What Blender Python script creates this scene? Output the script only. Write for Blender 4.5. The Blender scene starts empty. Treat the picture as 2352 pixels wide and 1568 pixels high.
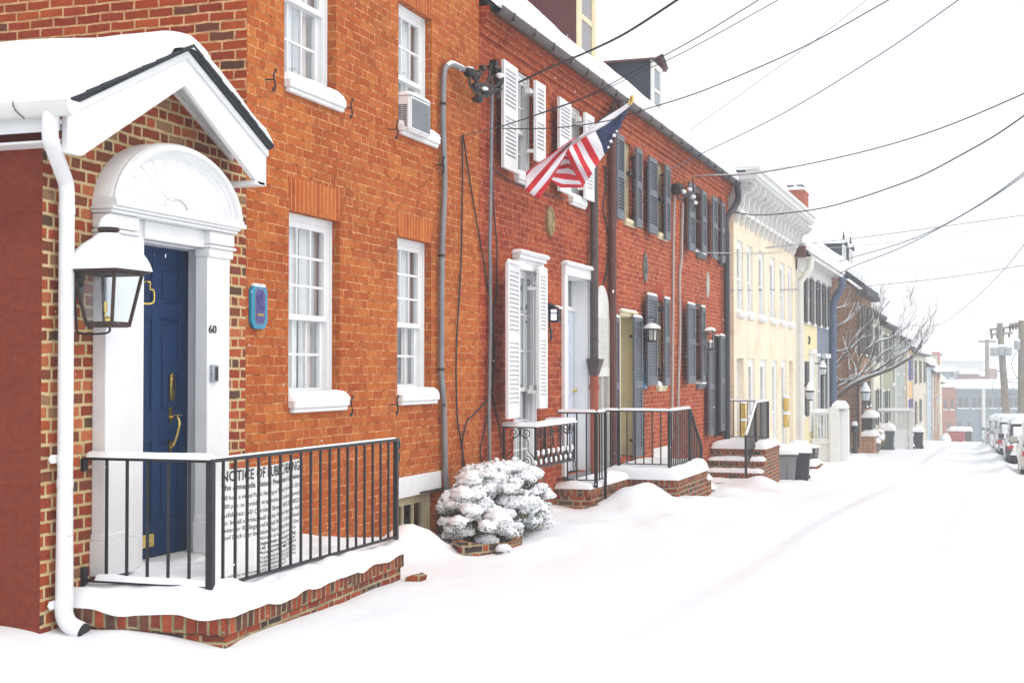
import bpy, bmesh, math, random
from math import radians as R, sin, cos, pi, sqrt, tan, atan2
from mathutils import Vector as V, noise, Matrix
random.seed(7)
SC = bpy.context.scene
COL = SC.collection
# ------------------------------------------------------------------ camera, world, sun
H = 1.5                                  # eye height above the snow at the camera
YAW, PITCH, FPX = R(19.04), R(1.22), 3201.0
cam = bpy.data.cameras.new('camera'); camo = bpy.data.objects.new('camera', cam); COL.objects.link(camo)
camo.location = (0, 0, H); camo.rotation_euler = (pi/2+PITCH, 0, YAW)
cam.sensor_width = 36; cam.lens = FPX/2352*36; cam.clip_start = .05; cam.clip_end = 4000
SC.camera = camo
w = bpy.data.worlds.new('World'); SC.world = w; w.use_nodes = True
nt = w.node_tree; nt.nodes.clear()
sky = nt.nodes.new('ShaderNodeTexSky'); sky.sky_type = 'NISHITA'; sky.sun_disc = False
sky.sun_elevation = R(48); sky.sun_rotation = R(110); sky.air_density = 1; sky.dust_density = 6; sky.ozone_density = 1
bg1 = nt.nodes.new('ShaderNodeBackground'); bg1.inputs[1].default_value = .05
bg2 = nt.nodes.new('ShaderNodeBackground'); bg2.inputs[0].default_value = (.972, .985, 1, 1); bg2.inputs[1].default_value = 1.06
add = nt.nodes.new('ShaderNodeAddShader'); out = nt.nodes.new('ShaderNodeOutputWorld')
nt.links.new(sky.outputs[0], bg1.inputs[0]); nt.links.new(bg1.outputs[0], add.inputs[0])
nt.links.new(bg2.outputs[0], add.inputs[1]); nt.links.new(add.outputs[0], out.inputs[0])
sun = bpy.data.lights.new('sun', 'SUN'); sun.energy = .5; sun.angle = R(50); sun.color = (1, .985, .96)
suno = bpy.data.objects.new('sun', sun); COL.objects.link(suno); suno.rotation_euler = (R(42), 0, R(70))
SC.view_settings.view_transform = 'Standard'; SC.view_settings.look = 'None'; SC.view_settings.gamma = 1
SC.view_settings.exposure = -.02
SC.render.engine = 'CYCLES'
SC.cycles.max_bounces = 6; SC.cycles.diffuse_bounces = 3; SC.cycles.glossy_bounces = 3; SC.cycles.transmission_bounces = 6
SC.cycles.transparent_max_bounces = 12; SC.cycles.volume_bounces = 1; SC.cycles.use_denoising = True
SC.cycles.caustics_reflective = False; SC.cycles.caustics_refractive = False
# ------------------------------------------------------------------ measuring rays (survey of the street from the photograph's 2352 px frame)
_f = V((-sin(YAW)*cos(PITCH), cos(YAW)*cos(PITCH), sin(PITCH))); _r = V((cos(YAW), sin(YAW), 0)); _u = _r.cross(_f)
def ray(x, y): return _f*FPX + _r*(x-1176) - _u*(y-784)
def onX(x, y, X): d = ray(x, y); return d*(X/d.x) + V((0, 0, H))
def onY(x, y, Y): d = ray(x, y); return d*(Y/d.y) + V((0, 0, H))
F = -5.3                                 # street front of the near row
def fy(x, X=F, y=852): return onX(x, y, X).y
def fz(x, y, X=F): return onX(x, y, X).z
# ------------------------------------------------------------------ materials
MATS = {}
def newmat(name):
    m = bpy.data.materials.new(name); m.use_nodes = True; m.node_tree.nodes.clear(); MATS[name] = m
    return m, m.node_tree
def nd(t, typ, *ins, **kw):
    n = t.nodes.new('ShaderNode'+typ)
    for k, v in kw.items(): setattr(n, k, v)
    for i, s in enumerate(ins):
        if s is None: continue
        if isinstance(s, bpy.types.NodeSocket): t.links.new(s, n.inputs[i])
        else: n.inputs[i].default_value = s
    return n
def M_(t, op, a, b=0.0, c=0.0): return nd(t, 'Math', a, b, c, operation=op).outputs[0]
def ramp(t, fac, stops, mode='LINEAR'):
    r = nd(t, 'ValToRGB', fac); cr = r.color_ramp; cr.interpolation = mode
    while len(cr.elements) < len(stops): cr.elements.new(.5)
    for e, (p, c) in zip(cr.elements, stops): e.position = p; e.color = (*c, 1) if len(c) == 3 else c
    return r.outputs[0]
def mixc(t, f, a, b, mode='MIX'):
    n = nd(t, 'Mix', data_type='RGBA', blend_type=mode)
    for i, s in ((0, f), (6, a), (7, b)):
        if isinstance(s, bpy.types.NodeSocket): t.links.new(s, n.inputs[i])
        else: n.inputs[i].default_value = s if i == 0 else ((*s, 1) if len(s) == 3 else s)
    return n.outputs[2]
def uvvec(t, su=1, sv=1):
    u = nd(t, 'UVMap'); mp = nd(t, 'Mapping', u.outputs[0]); mp.inputs[3].default_value = (su, sv, 1); return mp.outputs[0]
def finish(t, col, rough=.6, metal=0, bump=None, bs=.3, bd=.005, spec=.4, **kw):
    p = nd(t, 'BsdfPrincipled'); o = nd(t, 'OutputMaterial', p.outputs[0])
    for k, v in (('Base Color', col), ('Roughness', rough), ('Metallic', metal), ('Specular IOR Level', spec)):
        if isinstance(v, bpy.types.NodeSocket): t.links.new(v, p.inputs[k])
        else: p.inputs[k].default_value = (*v, 1) if isinstance(v, tuple) and len(v) == 3 else v
    for k, v in kw.items(): p.inputs[k.replace('_', ' ')].default_value = v
    if bump is not None:
        b = nd(t, 'Bump', bs, bd, None); 
        b.inputs['Strength'].default_value = bs; b.inputs['Distance'].default_value = bd
        t.links.new(bump, b.inputs['Height']); t.links.new(b.outputs[0], p.inputs['Normal'])
    return p
def paint(name, col, rough=.5, var=.12, sc=6, metal=0, bd=.002, spec=.4, dirt=None):
    if name in MATS: return MATS[name]
    m, t = newmat(name)
    tc = nd(t, 'TexCoord').outputs[3]
    n1 = nd(t, 'TexNoise', tc, noise_dimensions='3D'); n1.inputs['Scale'].default_value = sc; n1.inputs['Detail'].default_value = 5
    n2 = nd(t, 'TexNoise', tc); n2.inputs['Scale'].default_value = sc*7; n2.inputs['Detail'].default_value = 3
    lo = tuple(c*(1-var) for c in col); hi = tuple(min(.95, c*(1+var*.6)) for c in col)
    c = ramp(t, n1.outputs[0], [(.3, lo), (.7, hi)])
    if dirt:
        n3 = nd(t, 'TexNoise', tc); n3.inputs['Scale'].default_value = sc*2.3; n3.inputs['Detail'].default_value = 8
        f = ramp(t, n3.outputs[0], [(.58, (0, 0, 0)), (.75, (1, 1, 1))])
        c = mixc(t, f, c, dirt)
    r = ramp(t, n2.outputs[0], [(.3, (rough*.8,)*3), (.7, (min(1, rough*1.2),)*3)])
    finish(t, c, r, metal, n2.outputs[0], .25, bd, spec)
    return m
def brick(name, stops, mortar, W=.215, Hh=.072, mw=.006, wob=.006, flem=True, spots=.0, scale_c=.7, tint=((.8,.8,.8),(1.15,1.1,1.0)), mort2=None, bd=.006, big=.55):
    """flemish or running bond worked out in metres from the UVs; every brick draws its own colour"""
    m, t = newmat(name)
    uv = uvvec(t)
    nz = nd(t, 'TexNoise', uv); nz.inputs['Scale'].default_value = 5; nz.inputs['Detail'].default_value = 4
    off = nd(t, 'VectorMath', nz.outputs[1], (.5, .5, .5), operation='SUBTRACT')
    offs = nd(t, 'VectorMath', off.outputs[0], operation='SCALE'); offs.inputs[3].default_value = wob*3
    nz2 = nd(t, 'TexNoise', uv); nz2.inputs['Scale'].default_value = 45; nz2.inputs['Detail'].default_value = 3
    off2 = nd(t, 'VectorMath', nz2.outputs[1], (.5, .5, .5), operation='SUBTRACT')
    offs2 = nd(t, 'VectorMath', off2.outputs[0], operation='SCALE'); offs2.inputs[3].default_value = wob*1.2
    a = nd(t, 'VectorMath', uv, offs.outputs[0], operation='ADD'); a = nd(t, 'VectorMath', a.outputs[0], offs2.outputs[0], operation='ADD')
    sx = nd(t, 'SeparateXYZ', a.outputs[0]); x, z = sx.outputs[0], sx.outputs[1]
    zr = M_(t, 'DIVIDE', z, Hh); row = M_(t, 'FLOOR', zr); fzr = M_(t, 'SUBTRACT', zr, row)
    par = M_(t, 'MODULO', M_(t, 'ADD', row, 4000.), 2.)
    per = 1.5*W if flem else W
    rj = nd(t, 'TexWhiteNoise', row, noise_dimensions='1D'); t.links.new(row, rj.inputs['W'])
    xo = M_(t, 'ADD', x, M_(t, 'MULTIPLY', par, per*.5)); xo = M_(t, 'ADD', xo, M_(t, 'MULTIPLY', rj.outputs[0], .04)); xo = M_(t, 'ADD', xo, 300*per)
    cell = M_(t, 'FLOOR', M_(t, 'DIVIDE', xo, per)); p = M_(t, 'SUBTRACT', xo, M_(t, 'MULTIPLY', cell, per))
    if flem:
        hd = M_(t, 'GREATER_THAN', p, W)
        ex = M_(t, 'MINIMUM', M_(t, 'MINIMUM', p, M_(t, 'ABSOLUTE', M_(t, 'SUBTRACT', p, W))), M_(t, 'SUBTRACT', per, p))
        cid = M_(t, 'ADD', M_(t, 'MULTIPLY', cell, 2.), hd)
    else:
        ex = M_(t, 'MINIMUM', p, M_(t, 'SUBTRACT', per, p)); cid = cell
    ez = M_(t, 'MULTIPLY', M_(t, 'MINIMUM', fzr, M_(t, 'SUBTRACT', 1., fzr)), Hh)
    e = M_(t, 'SMOOTH_MIN', ex, ez, .006)
    mk = nd(t, 'MapRange', e); mk.inputs[1].default_value = mw*.55; mk.inputs[2].default_value = mw*1.1
    mask = mk.outputs[0]
    cv = nd(t, 'CombineXYZ', cid, row, 0.); wn = nd(t, 'TexWhiteNoise', cv.outputs[0], noise_dimensions='2D')
    bc = ramp(t, wn.outputs[0], stops, 'CONSTANT' if len(stops) > 5 else 'LINEAR')
    n3 = nd(t, 'TexNoise', uv); n3.inputs['Scale'].default_value = 22; n3.inputs['Detail'].default_value = 6; n3.inputs['Roughness'].default_value = .65
    bc = mixc(t, 1., bc, ramp(t, n3.outputs[0], [(.25, (.72, .68, .66)), (.75, (1.22, 1.2, 1.15))]), 'MULTIPLY')
    ng = nd(t, 'TexNoise', uv); ng.inputs['Scale'].default_value = .9; ng.inputs['Detail'].default_value = 9; ng.inputs['Roughness'].default_value = .7
    bc = mixc(t, 1., bc, ramp(t, ng.outputs[0], [(.30, (.70, .66, .64)), (.48, (1, 1, 1)), (.7, (1.06, 1.08, 1.1))]), 'MULTIPLY')
    n4 = nd(t, 'TexNoise', uv); n4.inputs['Scale'].default_value = scale_c; n4.inputs['Detail'].default_value = 3
    bc = mixc(t, big, bc, mixc(t, 1., bc, ramp(t, n4.outputs[0], [(.35, tint[0]), (.65, tint[1])]), 'MULTIPLY'))
    mo = mortar
    n5 = nd(t, 'TexNoise', uv); n5.inputs['Scale'].default_value = 9; n5.inputs['Detail'].default_value = 5
    mo = ramp(t, n5.outputs[0], [(.35, mort2 or tuple(c*.55 for c in mortar)), (.6, mortar)])
    col = mixc(t, mask, mo, bc)
    if spots:
        n6 = nd(t, 'TexNoise', uv); n6.inputs['Scale'].default_value = 30; n6.inputs['Detail'].default_value = 2
        sp = ramp(t, n6.outputs[0], [(.76-spots, (0, 0, 0)), (.79-spots, (1, 1, 1))]); col = mixc(t, sp, col, (.8, .78, .74))
    hgt = M_(t, 'ADD', mask, M_(t, 'MULTIPLY', n3.outputs[0], .35))
    finish(t, col, .85, 0, hgt, .6, bd, .12)
    return m
def siding(name, col, pitch=.12, rough=.6):
    if name in MATS: return MATS[name]
    m, t = newmat(name); uv = uvvec(t); s = nd(t, 'SeparateXYZ', uv)
    z = M_(t, 'DIVIDE', s.outputs[1], pitch); fr = M_(t, 'FRACT', M_(t, 'ADD', z, 500.))
    n = nd(t, 'TexNoise', uv); n.inputs['Scale'].default_value = 3; n.inputs['Detail'].default_value = 5
    c = ramp(t, n.outputs[0], [(.3, tuple(x*.88 for x in col)), (.7, tuple(min(.9, x*1.05) for x in col))])
    finish(t, c, rough, 0, M_(t, 'SUBTRACT', 1., fr), .8, .02, .3)
    return m
def snowmat():
    m, t = newmat('snow'); tc = nd(t, 'TexCoord').outputs[3]
    n = nd(t, 'TexNoise', tc); n.inputs['Scale'].default_value = 3.2; n.inputs['Detail'].default_value = 7; n.inputs['Roughness'].default_value = .6
    n2 = nd(t, 'TexNoise', tc); n2.inputs['Scale'].default_value = 90; n2.inputs['Detail'].default_value = 2
    h = M_(t, 'ADD', n.outputs[0], M_(t, 'MULTIPLY', n2.outputs[0], .06))
    finish(t, (.865, .892, .925), .75, 0, h, .35, .05, .2)
    return m
def glassmat(name, tint=(.95, .98, 1), refl=(.9, .95, 1), base=.10):
    m, t = newmat(name)
    tr = nd(t, 'BsdfTransparent', (*tint, 1)); gl = nd(t, 'BsdfGlossy'); gl.inputs[0].default_value = (*refl, 1); gl.inputs[1].default_value = .03
    tc = nd(t, 'TexCoord').outputs[3]; n = nd(t, 'TexNoise', tc); n.inputs['Scale'].default_value = 4
    b = nd(t, 'Bump'); b.inputs['Strength'].default_value = .06; b.inputs['Distance'].default_value = .02; t.links.new(n.outputs[0], b.inputs['Height']); t.links.new(b.outputs[0], gl.inputs['Normal'])
    lw = nd(t, 'LayerWeight', .5); f = M_(t, 'ADD', M_(t, 'MULTIPLY', M_(t, 'POWER', lw.outputs[1], 3.5), .75), base)
    mx = nd(t, 'MixShader', f, tr.outputs[0], gl.outputs[0]); nd(t, 'OutputMaterial', mx.outputs[0])
    return m
SNOW = snowmat()
GLASS = glassmat('window_glass', base=.12); GLASS2 = glassmat('lantern_glass', base=.03)
WHITE = paint('white_paint', (.80, .81, .82), .45, .05)
OFFW = paint('old_white_paint', (.70, .70, .67), .5, .08)
CREAMP = paint('cream_paint', (.72, .64, .42), .5, .07)
CURT = paint('curtain', (.62, .61, .56), .9, .08, 3)
CURT2 = paint('curtain_white', (.88, .88, .86), .9, .06, 3)
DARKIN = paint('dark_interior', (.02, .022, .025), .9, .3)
IRON = paint('black_iron', (.012, .013, .017), .45, .3, 20, 0)
BRONZE = paint('bronze', (.055, .035, .027), .5, .35, 18, .3)
BRASS = paint('brass', (.75, .56, .17), .22, .15, 12, 1.0)
GREYP = paint('grey_conduit', (.23, .24, .26), .45, .15, 8, .3)
CABLE = paint('black_cable', (.02, .022, .027), .6, .2, 8)
WIRE = paint('overhead_wire', (.13, .16, .21), .6, .2, 8)
SHGREY = paint('grey_shutter_paint', (.10, .115, .14), .5, .15, 7)
SHBLK = paint('black_shutter_paint', (.028, .03, .037), .5, .2, 7)
GUTB = paint('brown_gutter', (.075, .055, .055), .5, .35, 9)
GUTK = paint('dark_gutter', (.03, .037, .05), .5, .25, 9)
SLATE = paint('slate_shingle', (.035, .045, .065), .8, .35, 30)
BLACKSH = paint('black_shingle', (.03, .034, .045), .85, .35, 30)
BK_MAIN = brick('orange_brick', [(0, (.365, .078, .017)), (.3, (.415, .096, .020)), (.7, (.45, .118, .024)), (.94, (.485, .150, .033)), (1, (.37, .09, .025))], (.62, .33, .14), mw=.0055, wob=.005, spots=.0, mort2=(.17, .05, .015), Hh=.0735, W=.205, tint=((.84, .72, .66), (1.08, 1.14, 1.10)))
BK_WING = brick('red_brown_brick', [(0, (.10, .055, .04)), (.06, (.20, .060, .035)), (.22, (.31, .060, .026)), (.40, (.37, .080, .030)), (.58, (.22, .045, .025)), (.70, (.43, .13, .055)), (.82, (.27, .050, .024)), (.93, (.30, .17, .10))], (.60, .46, .25), mw=.0115, wob=.009, spots=.02, mort2=(.50, .36, .17), Hh=.076, W=.21, bd=.01)
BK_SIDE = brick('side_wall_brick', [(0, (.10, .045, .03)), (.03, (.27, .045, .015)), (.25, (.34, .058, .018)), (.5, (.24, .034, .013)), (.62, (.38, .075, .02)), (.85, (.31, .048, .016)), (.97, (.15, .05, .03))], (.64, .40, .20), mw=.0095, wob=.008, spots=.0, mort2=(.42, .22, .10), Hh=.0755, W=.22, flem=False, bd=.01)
BK_RED = brick('deep_red_brick', [(0, (.26, .036, .012)), (.35, (.33, .050, .015)), (.7, (.385, .068, .019)), (1, (.43, .095, .026))], (.56, .25, .14), mw=.006, wob=.006, mort2=(.20, .04, .02), Hh=.0735, W=.205, tint=((.7, .62, .6), (1.15, 1.12, 1.1)))
BK_RED2 = brick('bright_red_brick', [(0, (.29, .038, .012)), (.35, (.36, .056, .016)), (.7, (.41, .075, .02)), (1, (.45, .11, .03))], (.60, .31, .19), mw=.0075, wob=.006, mort2=(.22, .045, .02), Hh=.0735, W=.205, tint=((.72, .62, .6), (1.15, 1.12, 1.1)))
BK_STOOP = brick('stoop_brick', [(0, (.06, .04, .045)), (.12, (.20, .05, .035)), (.3, (.31, .065, .03)), (.5, (.22, .04, .025)), (.65, (.12, .05, .045)), (.78, (.34, .08, .035)), (.92, (.09, .06, .055))], (.42, .33, .19), mw=.011, wob=.008, mort2=(.22, .20, .12), Hh=.07, W=.20, bd=.01)
BK_SOLD = brick('soldier_brick', [(0, (.38, .075, .016)), (.5, (.45, .105, .02)), (1, (.50, .135, .028))], (.62, .34, .15), W=7.3, Hh=.072, mw=.006, wob=.004, flem=False, mort2=(.5, .22, .08))
BK_SOLDR = brick('red_soldier_brick', [(0, (.28, .034, .012)), (.5, (.34, .045, .014)), (1, (.39, .065, .02))], (.46, .13, .07), W=7.1, Hh=.06, mw=.005, wob=.004, flem=False, mort2=(.3, .06, .03))
BK_SOLDS = brick('stoop_edge_brick', [(0, (.10, .05, .04)), (.15, (.26, .055, .03)), (.4, (.34, .075, .032)), (.6, (.20, .045, .03)), (.8, (.15, .06, .045)), (.92, (.38, .10, .045))], (.36, .30, .17), W=6.7, Hh=.078, mw=.011, wob=.008, flem=False, mort2=(.16, .14, .08), bd=.012)
BK_BROWN = brick('brown_brick', [(0, (.20, .07, .04)), (.4, (.30, .10, .05)), (.8, (.38, .15, .08)), (1, (.18, .08, .06))], (.58, .45, .30), mw=.012, wob=.006, mort2=(.40, .30, .20))
REDBLOCK = brick('painted_block', [(0, (.205, .042, .025)), (1, (.212, .044, .026))], (.195, .040, .024), W=.42, Hh=.205, mw=.006, wob=.006, flem=False, mort2=(.185, .038, .023), bd=.002, big=.3)
# ------------------------------------------------------------------ mesh builder
class MB:
    def __init__(s): s.v = []; s.f = []; s.m = []
    def add(s, vs, fs, mi=0):
        k = len(s.v); s.v += [V(p) for p in vs]
        for f in fs: s.f.append([i+k for i in f]); s.m.append(mi)
    def box(s, x0, x1, y0, y1, z0, z1, mi=0):
        x0, x1 = sorted((x0, x1)); y0, y1 = sorted((y0, y1)); z0, z1 = sorted((z0, z1))
        s.add([(x, y, z) for z in (z0, z1) for y in (y0, y1) for x in (x0, x1)],
              [(0, 2, 3, 1), (4, 5, 7, 6), (0, 1, 5, 4), (2, 6, 7, 3), (0, 4, 6, 2), (1, 3, 7, 5)], mi)
    def beam(s, p, q, w, h, up=(0, 0, 1), mi=0):
        p, q = V(p), V(q); d = (q-p).normalized(); up = V(up)
        sd = d.cross(up)
        sd = sd.normalized() if sd.length > 1e-4 else d.cross(V((1, 0, 0))).normalized()
        u = sd.cross(d)
        vs = [a+sd*i*w/2+u*j*h/2 for a in (p, q) for (i, j) in ((-1, -1), (1, -1), (1, 1), (-1, 1))]
        s.add(vs, [(0, 1, 2, 3), (7, 6, 5, 4), (0, 4, 5, 1), (1, 5, 6, 2), (2, 6, 7, 3), (3, 7, 4, 0)], mi)
    def prism(s, loop, vec, mi=0, mside=None):
        n = len(loop); vec = V(vec); a = [V(p) for p in loop]; nrm = V((0, 0, 0))
        for i in range(n): nrm += a[i].cross(a[(i+1) % n])
        if nrm.dot(vec) > 0: a.reverse()
        k = len(s.v); s.v += a+[p+vec for p in a]
        s.f.append([k+i for i in range(n)]); s.m.append(mi); s.f.append([k+n+i for i in reversed(range(n))]); s.m.append(mi)
        for i in range(n):
            j = (i+1) % n; s.f.append([k+j, k+i, k+n+i, k+n+j]); s.m.append(mi if mside is None else mside)
    def tube(s, pts, r, n=8, caps=True, mi=0, closed=False):
        pts = [V(p) for p in pts]; L = len(pts); rs = r if isinstance(r, (list, tuple)) else [r]*L
        k = len(s.v); prev = None
        for i, p in enumerate(pts):
            if closed: d = pts[(i+1) % L]-pts[i-1]
            else: d = pts[min(i+1, L-1)]-pts[max(i-1, 0)]
            d.normalize()
            if prev is None:
                a = d.cross(V((0, 0, 1)))
                if a.length < .1: a = d.cross(V((1, 0, 0)))
            else: a = prev-d*prev.dot(d)
            a.normalize(); prev = a; b = d.cross(a)
            for j in range(n): t = 2*pi*j/n; s.v.append(p+(a*cos(t)+b*sin(t))*rs[i])
        for i in range(L if closed else L-1):
            i2 = (i+1) % L
            for j in range(n):
                j2 = (j+1) % n; s.f.append([k+i*n+j, k+i*n+j2, k+i2*n+j2, k+i2*n+j]); s.m.append(mi)
        if caps and not closed:
            s.f.append([k+j for j in reversed(range(n))]); s.m.append(mi); s.f.append([k+(L-1)*n+j for j in range(n)]); s.m.append(mi)
    def lathe(s, prof, c, n=16, mi=0, ax=((1, 0, 0), (0, 1, 0), (0, 0, 1))):
        c = V(c); A, B, C_ = [V(a) for a in ax]; k = len(s.v)
        for r, z in prof:
            for j in range(n): t = 2*pi*j/n; s.v.append(c+A*(r*cos(t))+B*(r*sin(t))+C_*z)
        for i in range(len(prof)-1):
            for j in range(n):
                j2 = (j+1) % n; s.f.append([k+i*n+j, k+i*n+j2, k+(i+1)*n+j2, k+(i+1)*n+j]); s.m.append(mi)
        s.f.append([k+j for j in reversed(range(n))]); s.m.append(mi)
        s.f.append([k+(len(prof)-1)*n+j for j in range(n)]); s.m.append(mi)
    def grid(s, P, mi=0, flip=False):
        k = len(s.v); nu, nv = len(P), len(P[0])
        for row in P: s.v += [V(p) for p in row]
        for i in range(nu-1):
            for j in range(nv-1):
                q = [k+i*nv+j, k+(i+1)*nv+j, k+(i+1)*nv+j+1, k+i*nv+j+1]
                s.f.append(q[::-1] if flip else q); s.m.append(mi(i, j) if callable(mi) else mi)
    def blob(s, c, rx, ry, rz, seg=10, rings=7, amp=.15, fr=3., mi=0):
        c = V(c); k = len(s.v)
        for i in range(rings+1):
            th = pi*i/rings
            for j in range(seg):
                ph = 2*pi*j/seg; d = V((sin(th)*cos(ph), sin(th)*sin(ph), cos(th)))
                q = 1+amp*noise.noise((d*fr*.5+c*7)); s.v.append(c+V((d.x*rx, d.y*ry, d.z*rz))*q)
        for i in range(rings):
            for j in range(seg):
                j2 = (j+1) % seg; s.f.append([k+i*seg+j, k+(i+1)*seg+j, k+(i+1)*seg+j2, k+i*seg+j2]); s.m.append(mi)
    def cap(s, O, U, W, N, lu, lw, t, r=.05, amp=.25, du=.06, fr=4., mi=0, low=0.0):
        """a rounded lump of lying snow on a parallelogram"""
        O, U, W, N = V(O), V(U), V(W), V(N)
        nu = max(3, min(60, int(lu/du)+2)); nw = max(3, min(40, int(lw/du)+2)); P = []
        ss = lambda n: [.5-.5*cos(pi*i/(n-1))*(1 if n < 8 else 1) for i in range(n)] if n < 9 else [0, .008, .03]+[.06+.88*i/(n-7) for i in range(1, n-6)]+[.94+.03, .992, 1]
        us, ws = ss(nu), ss(nw)
        for a in us:
            row = []
            for b in ws:
                u, q = a*lu, b*lw
                e = max(0, min(u, lu-u)/r); e2 = max(0, min(q, lw-q)/r)
                k1 = sqrt(max(0, 1-(1-min(1, e))**2)); k2 = sqrt(max(0, 1-(1-min(1, e2))**2))
                p = O+U*u+W*q
                nn = noise.noise(p*fr)*.6+noise.noise(p*fr*2.7)*.35+noise.noise(p*fr*8)*.14
                jit = (W*noise.noise(p*6+V((5, 1, 2)))*.5+U*noise.noise(p*6)*.5)*min(.028, t*.45)
                row.append(p+jit+N*(t*k1*k2*(1+amp*nn)-low))
            P.append(row)
        flip = U.cross(W).dot(N) < 0
        s.grid(P, mi, flip)
    def build(s, name, mats, parent=None, bevel=0, smooth=True, angle=38, swap=False, seg=1, origin=None):
        me = bpy.data.meshes.new(name)
        org = origin if origin is not None else (root_loc(parent) if parent else V((0, 0, 0)))
        me.from_pydata([v-org for v in s.v], [], s.f)
        if not isinstance(mats, (list, tuple)): mats = [mats]
        for m in mats: me.materials.append(m)
        if len(mats) > 1: me.polygons.foreach_set('material_index', s.m)
        if bevel:
            bm = bmesh.new(); bm.from_mesh(me)

            ed = [e for e in bm.edges if len(e.link_faces) == 2 and e.calc_face_angle(0) > R(35)]
            try: bmesh.ops.bevel(bm, geom=ed, offset=bevel, segments=seg, affect='EDGES', clamp_overlap=True)
            except Exception: pass
            bm.to_mesh(me); bm.free()
        me.validate(); me.update()
        uvl = me.uv_layers.new(name='UVMap'); ox, oy, oz = org
        for p in me.polygons:
            n = p.normal; ax, ay, az = abs(n.x), abs(n.y), abs(n.z)
            for li in p.loop_indices:
                c = me.vertices[me.loops[li].vertex_index].co; X, Y, Z = c.x+ox, c.y+oy, c.z+oz
                uv = (Y, Z) if ax >= ay and ax >= az else ((X, Z) if ay >= az else (X, Y))
                uvl.data[li].uv = (uv[1], uv[0]) if swap else uv
        if smooth:
            me.polygons.foreach_set('use_smooth', [True]*len(me.polygons)); me.set_sharp_from_angle(angle=R(angle))
        o = bpy.data.objects.new(name, me); COL.objects.link(o)
        if parent: o.parent = parent
        else: o.location = org
        return o
def root_loc(o):
    while o.parent: o = o.parent
    return V(o.location)
def tag(o, label=None, cat=None, group=None, kind=None):
    if label: o['label'] = label
    if cat: o['category'] = cat
    if group: o['group'] = group
    if kind: o['kind'] = kind
    return o
def thing(name, label, cat, loc, group=None):
    o = bpy.data.objects.new(name, None); o.location = loc; o.empty_display_size = .2; COL.objects.link(o)
    return tag(o, label, cat, group)
def copy_tree(o, parent=None):
    c = o.copy(); COL.objects.link(c); c.parent = parent
    for ch in list(o.children): copy_tree(ch, c)
    return c
def part(name, mats, parent, fn, **kw):
    mb = MB(); fn(mb); return mb.build(name, mats, parent, **kw)
def wallgrid(mb, X, y0, y1, z0, z1, holes, depth=.2, mi=0, nx=1):
    """wall facing +X with rectangular openings and their reveals"""
    ys = sorted({y0, y1, *[h[0] for h in holes], *[h[1] for h in holes]}); zs = sorted({z0, z1, *[h[2] for h in holes], *[h[3] for h in holes]})
    ys = [y for y in ys if y0 <= y <= y1]; zs = [z for z in zs if z0 <= z <= z1]
    for a, b in zip(ys, ys[1:]):
        for c, d in zip(zs, zs[1:]):
            if any(h[0] < (a+b)/2 < h[1] and h[2] < (c+d)/2 < h[3] for h in holes): continue
            mb.add([(X, a, c), (X, b, c), (X, b, d), (X, a, d)], [(0, 1, 2, 3)], mi)
    for (a, b, c, d) in [h[:4] for h in holes]:
        B = X-depth
        mb.add([(X, a, c), (X, a, d), (B, a, d), (B, a, c)], [(0, 1, 2, 3)], mi)
        mb.add([(X, b, c), (B, b, c), (B, b, d), (X, b, d)], [(0, 1, 2, 3)], mi)
        mb.add([(X, a, d), (X, b, d), (B, b, d), (B, a, d)], [(0, 1, 2, 3)], mi)
        mb.add([(X, a, c), (B, a, c), (B, b, c), (X, b, c)], [(0, 1, 2, 3)], mi)
def lerp(a, b, t): return a+(b-a)*t
# ------------------------------------------------------------------ ground
GP = [(-40, .9), (-8, .25), (0, .05), (7, -.02), (9, -.1), (12, -.19), (16, -.27), (18, -.33), (22, -.50), (26, -.70), (30, -.90), (42, -1.22), (65, -1.88), (100, -3.3), (150, -5.75), (200, -6.3), (1500, -7)]
def gz(x, y):
    for (a, za), (b, zb) in zip(GP, GP[1:]):
        if y <= b: z = lerp(za, zb, (y-a)/(b-a)); break
    else: z = GP[-1][1]
    return z
MOUNDS = []
def ghz(x, y):
    z = gz(x, y); sc = min(1., 30/max(10, y))
    z += .035*noise.noise(V((x*.5, y*.35, 3)))+.016*noise.noise(V((x*1.6, y*1.3, 9)))*sc+.006*noise.noise(V((x*5, y*4, 1)))*sc
    if x < -3.0 and y > 12: z += .05*min(1, (-3.0-x)/.6)*min(1, (y-12)/4)
    # tyre ruts down the lane
    for xr, dp in ((-2.25+.0*y, .055), (-.7, .045)):
        xr += .12*noise.noise(V((0, y*.07, xr)))
        z -= dp*math.exp(-((x-xr)/.22)**2); z += dp*.4*math.exp(-((x-xr-.4)/.15)**2)
    if -5.3 < x < -3.3 and y > 10: k = min(1, (y-10)/3)*min(1, (-3.3-x)/.5)*sc; z += k*(.05*noise.noise(V((x*1.4, y*1.1, 5)))+.03*noise.noise(V((x*3.5, y*3, 2))))
    if x > .6: z += .10*min(1, (x-.6)/.5)
    if -5.35 < x < -4.6 and y > 11: z += .07*((-4.6-x)/.7)**2
    for (mx, my, rx, ry, h) in MOUNDS:
        q = ((x-mx)/rx)**2+((y-my)/ry)**2
        if q < 4: z += h*math.exp(-q*1.6)*(1+.12*noise.noise(V((x*5, y*5, 0))))
    return z
# ================================================================== HOUSE 60
YA = fy(95); YC = 9.23; YE = fy(1100)      # wing corner, main corner, party line
G = lambda y: gz(-5, y)
h60 = thing('brick_house', 'orange brick house number 60 with blue door under a snowy gabled porch roof', 'house', (F, YC, G(YC)))
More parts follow.
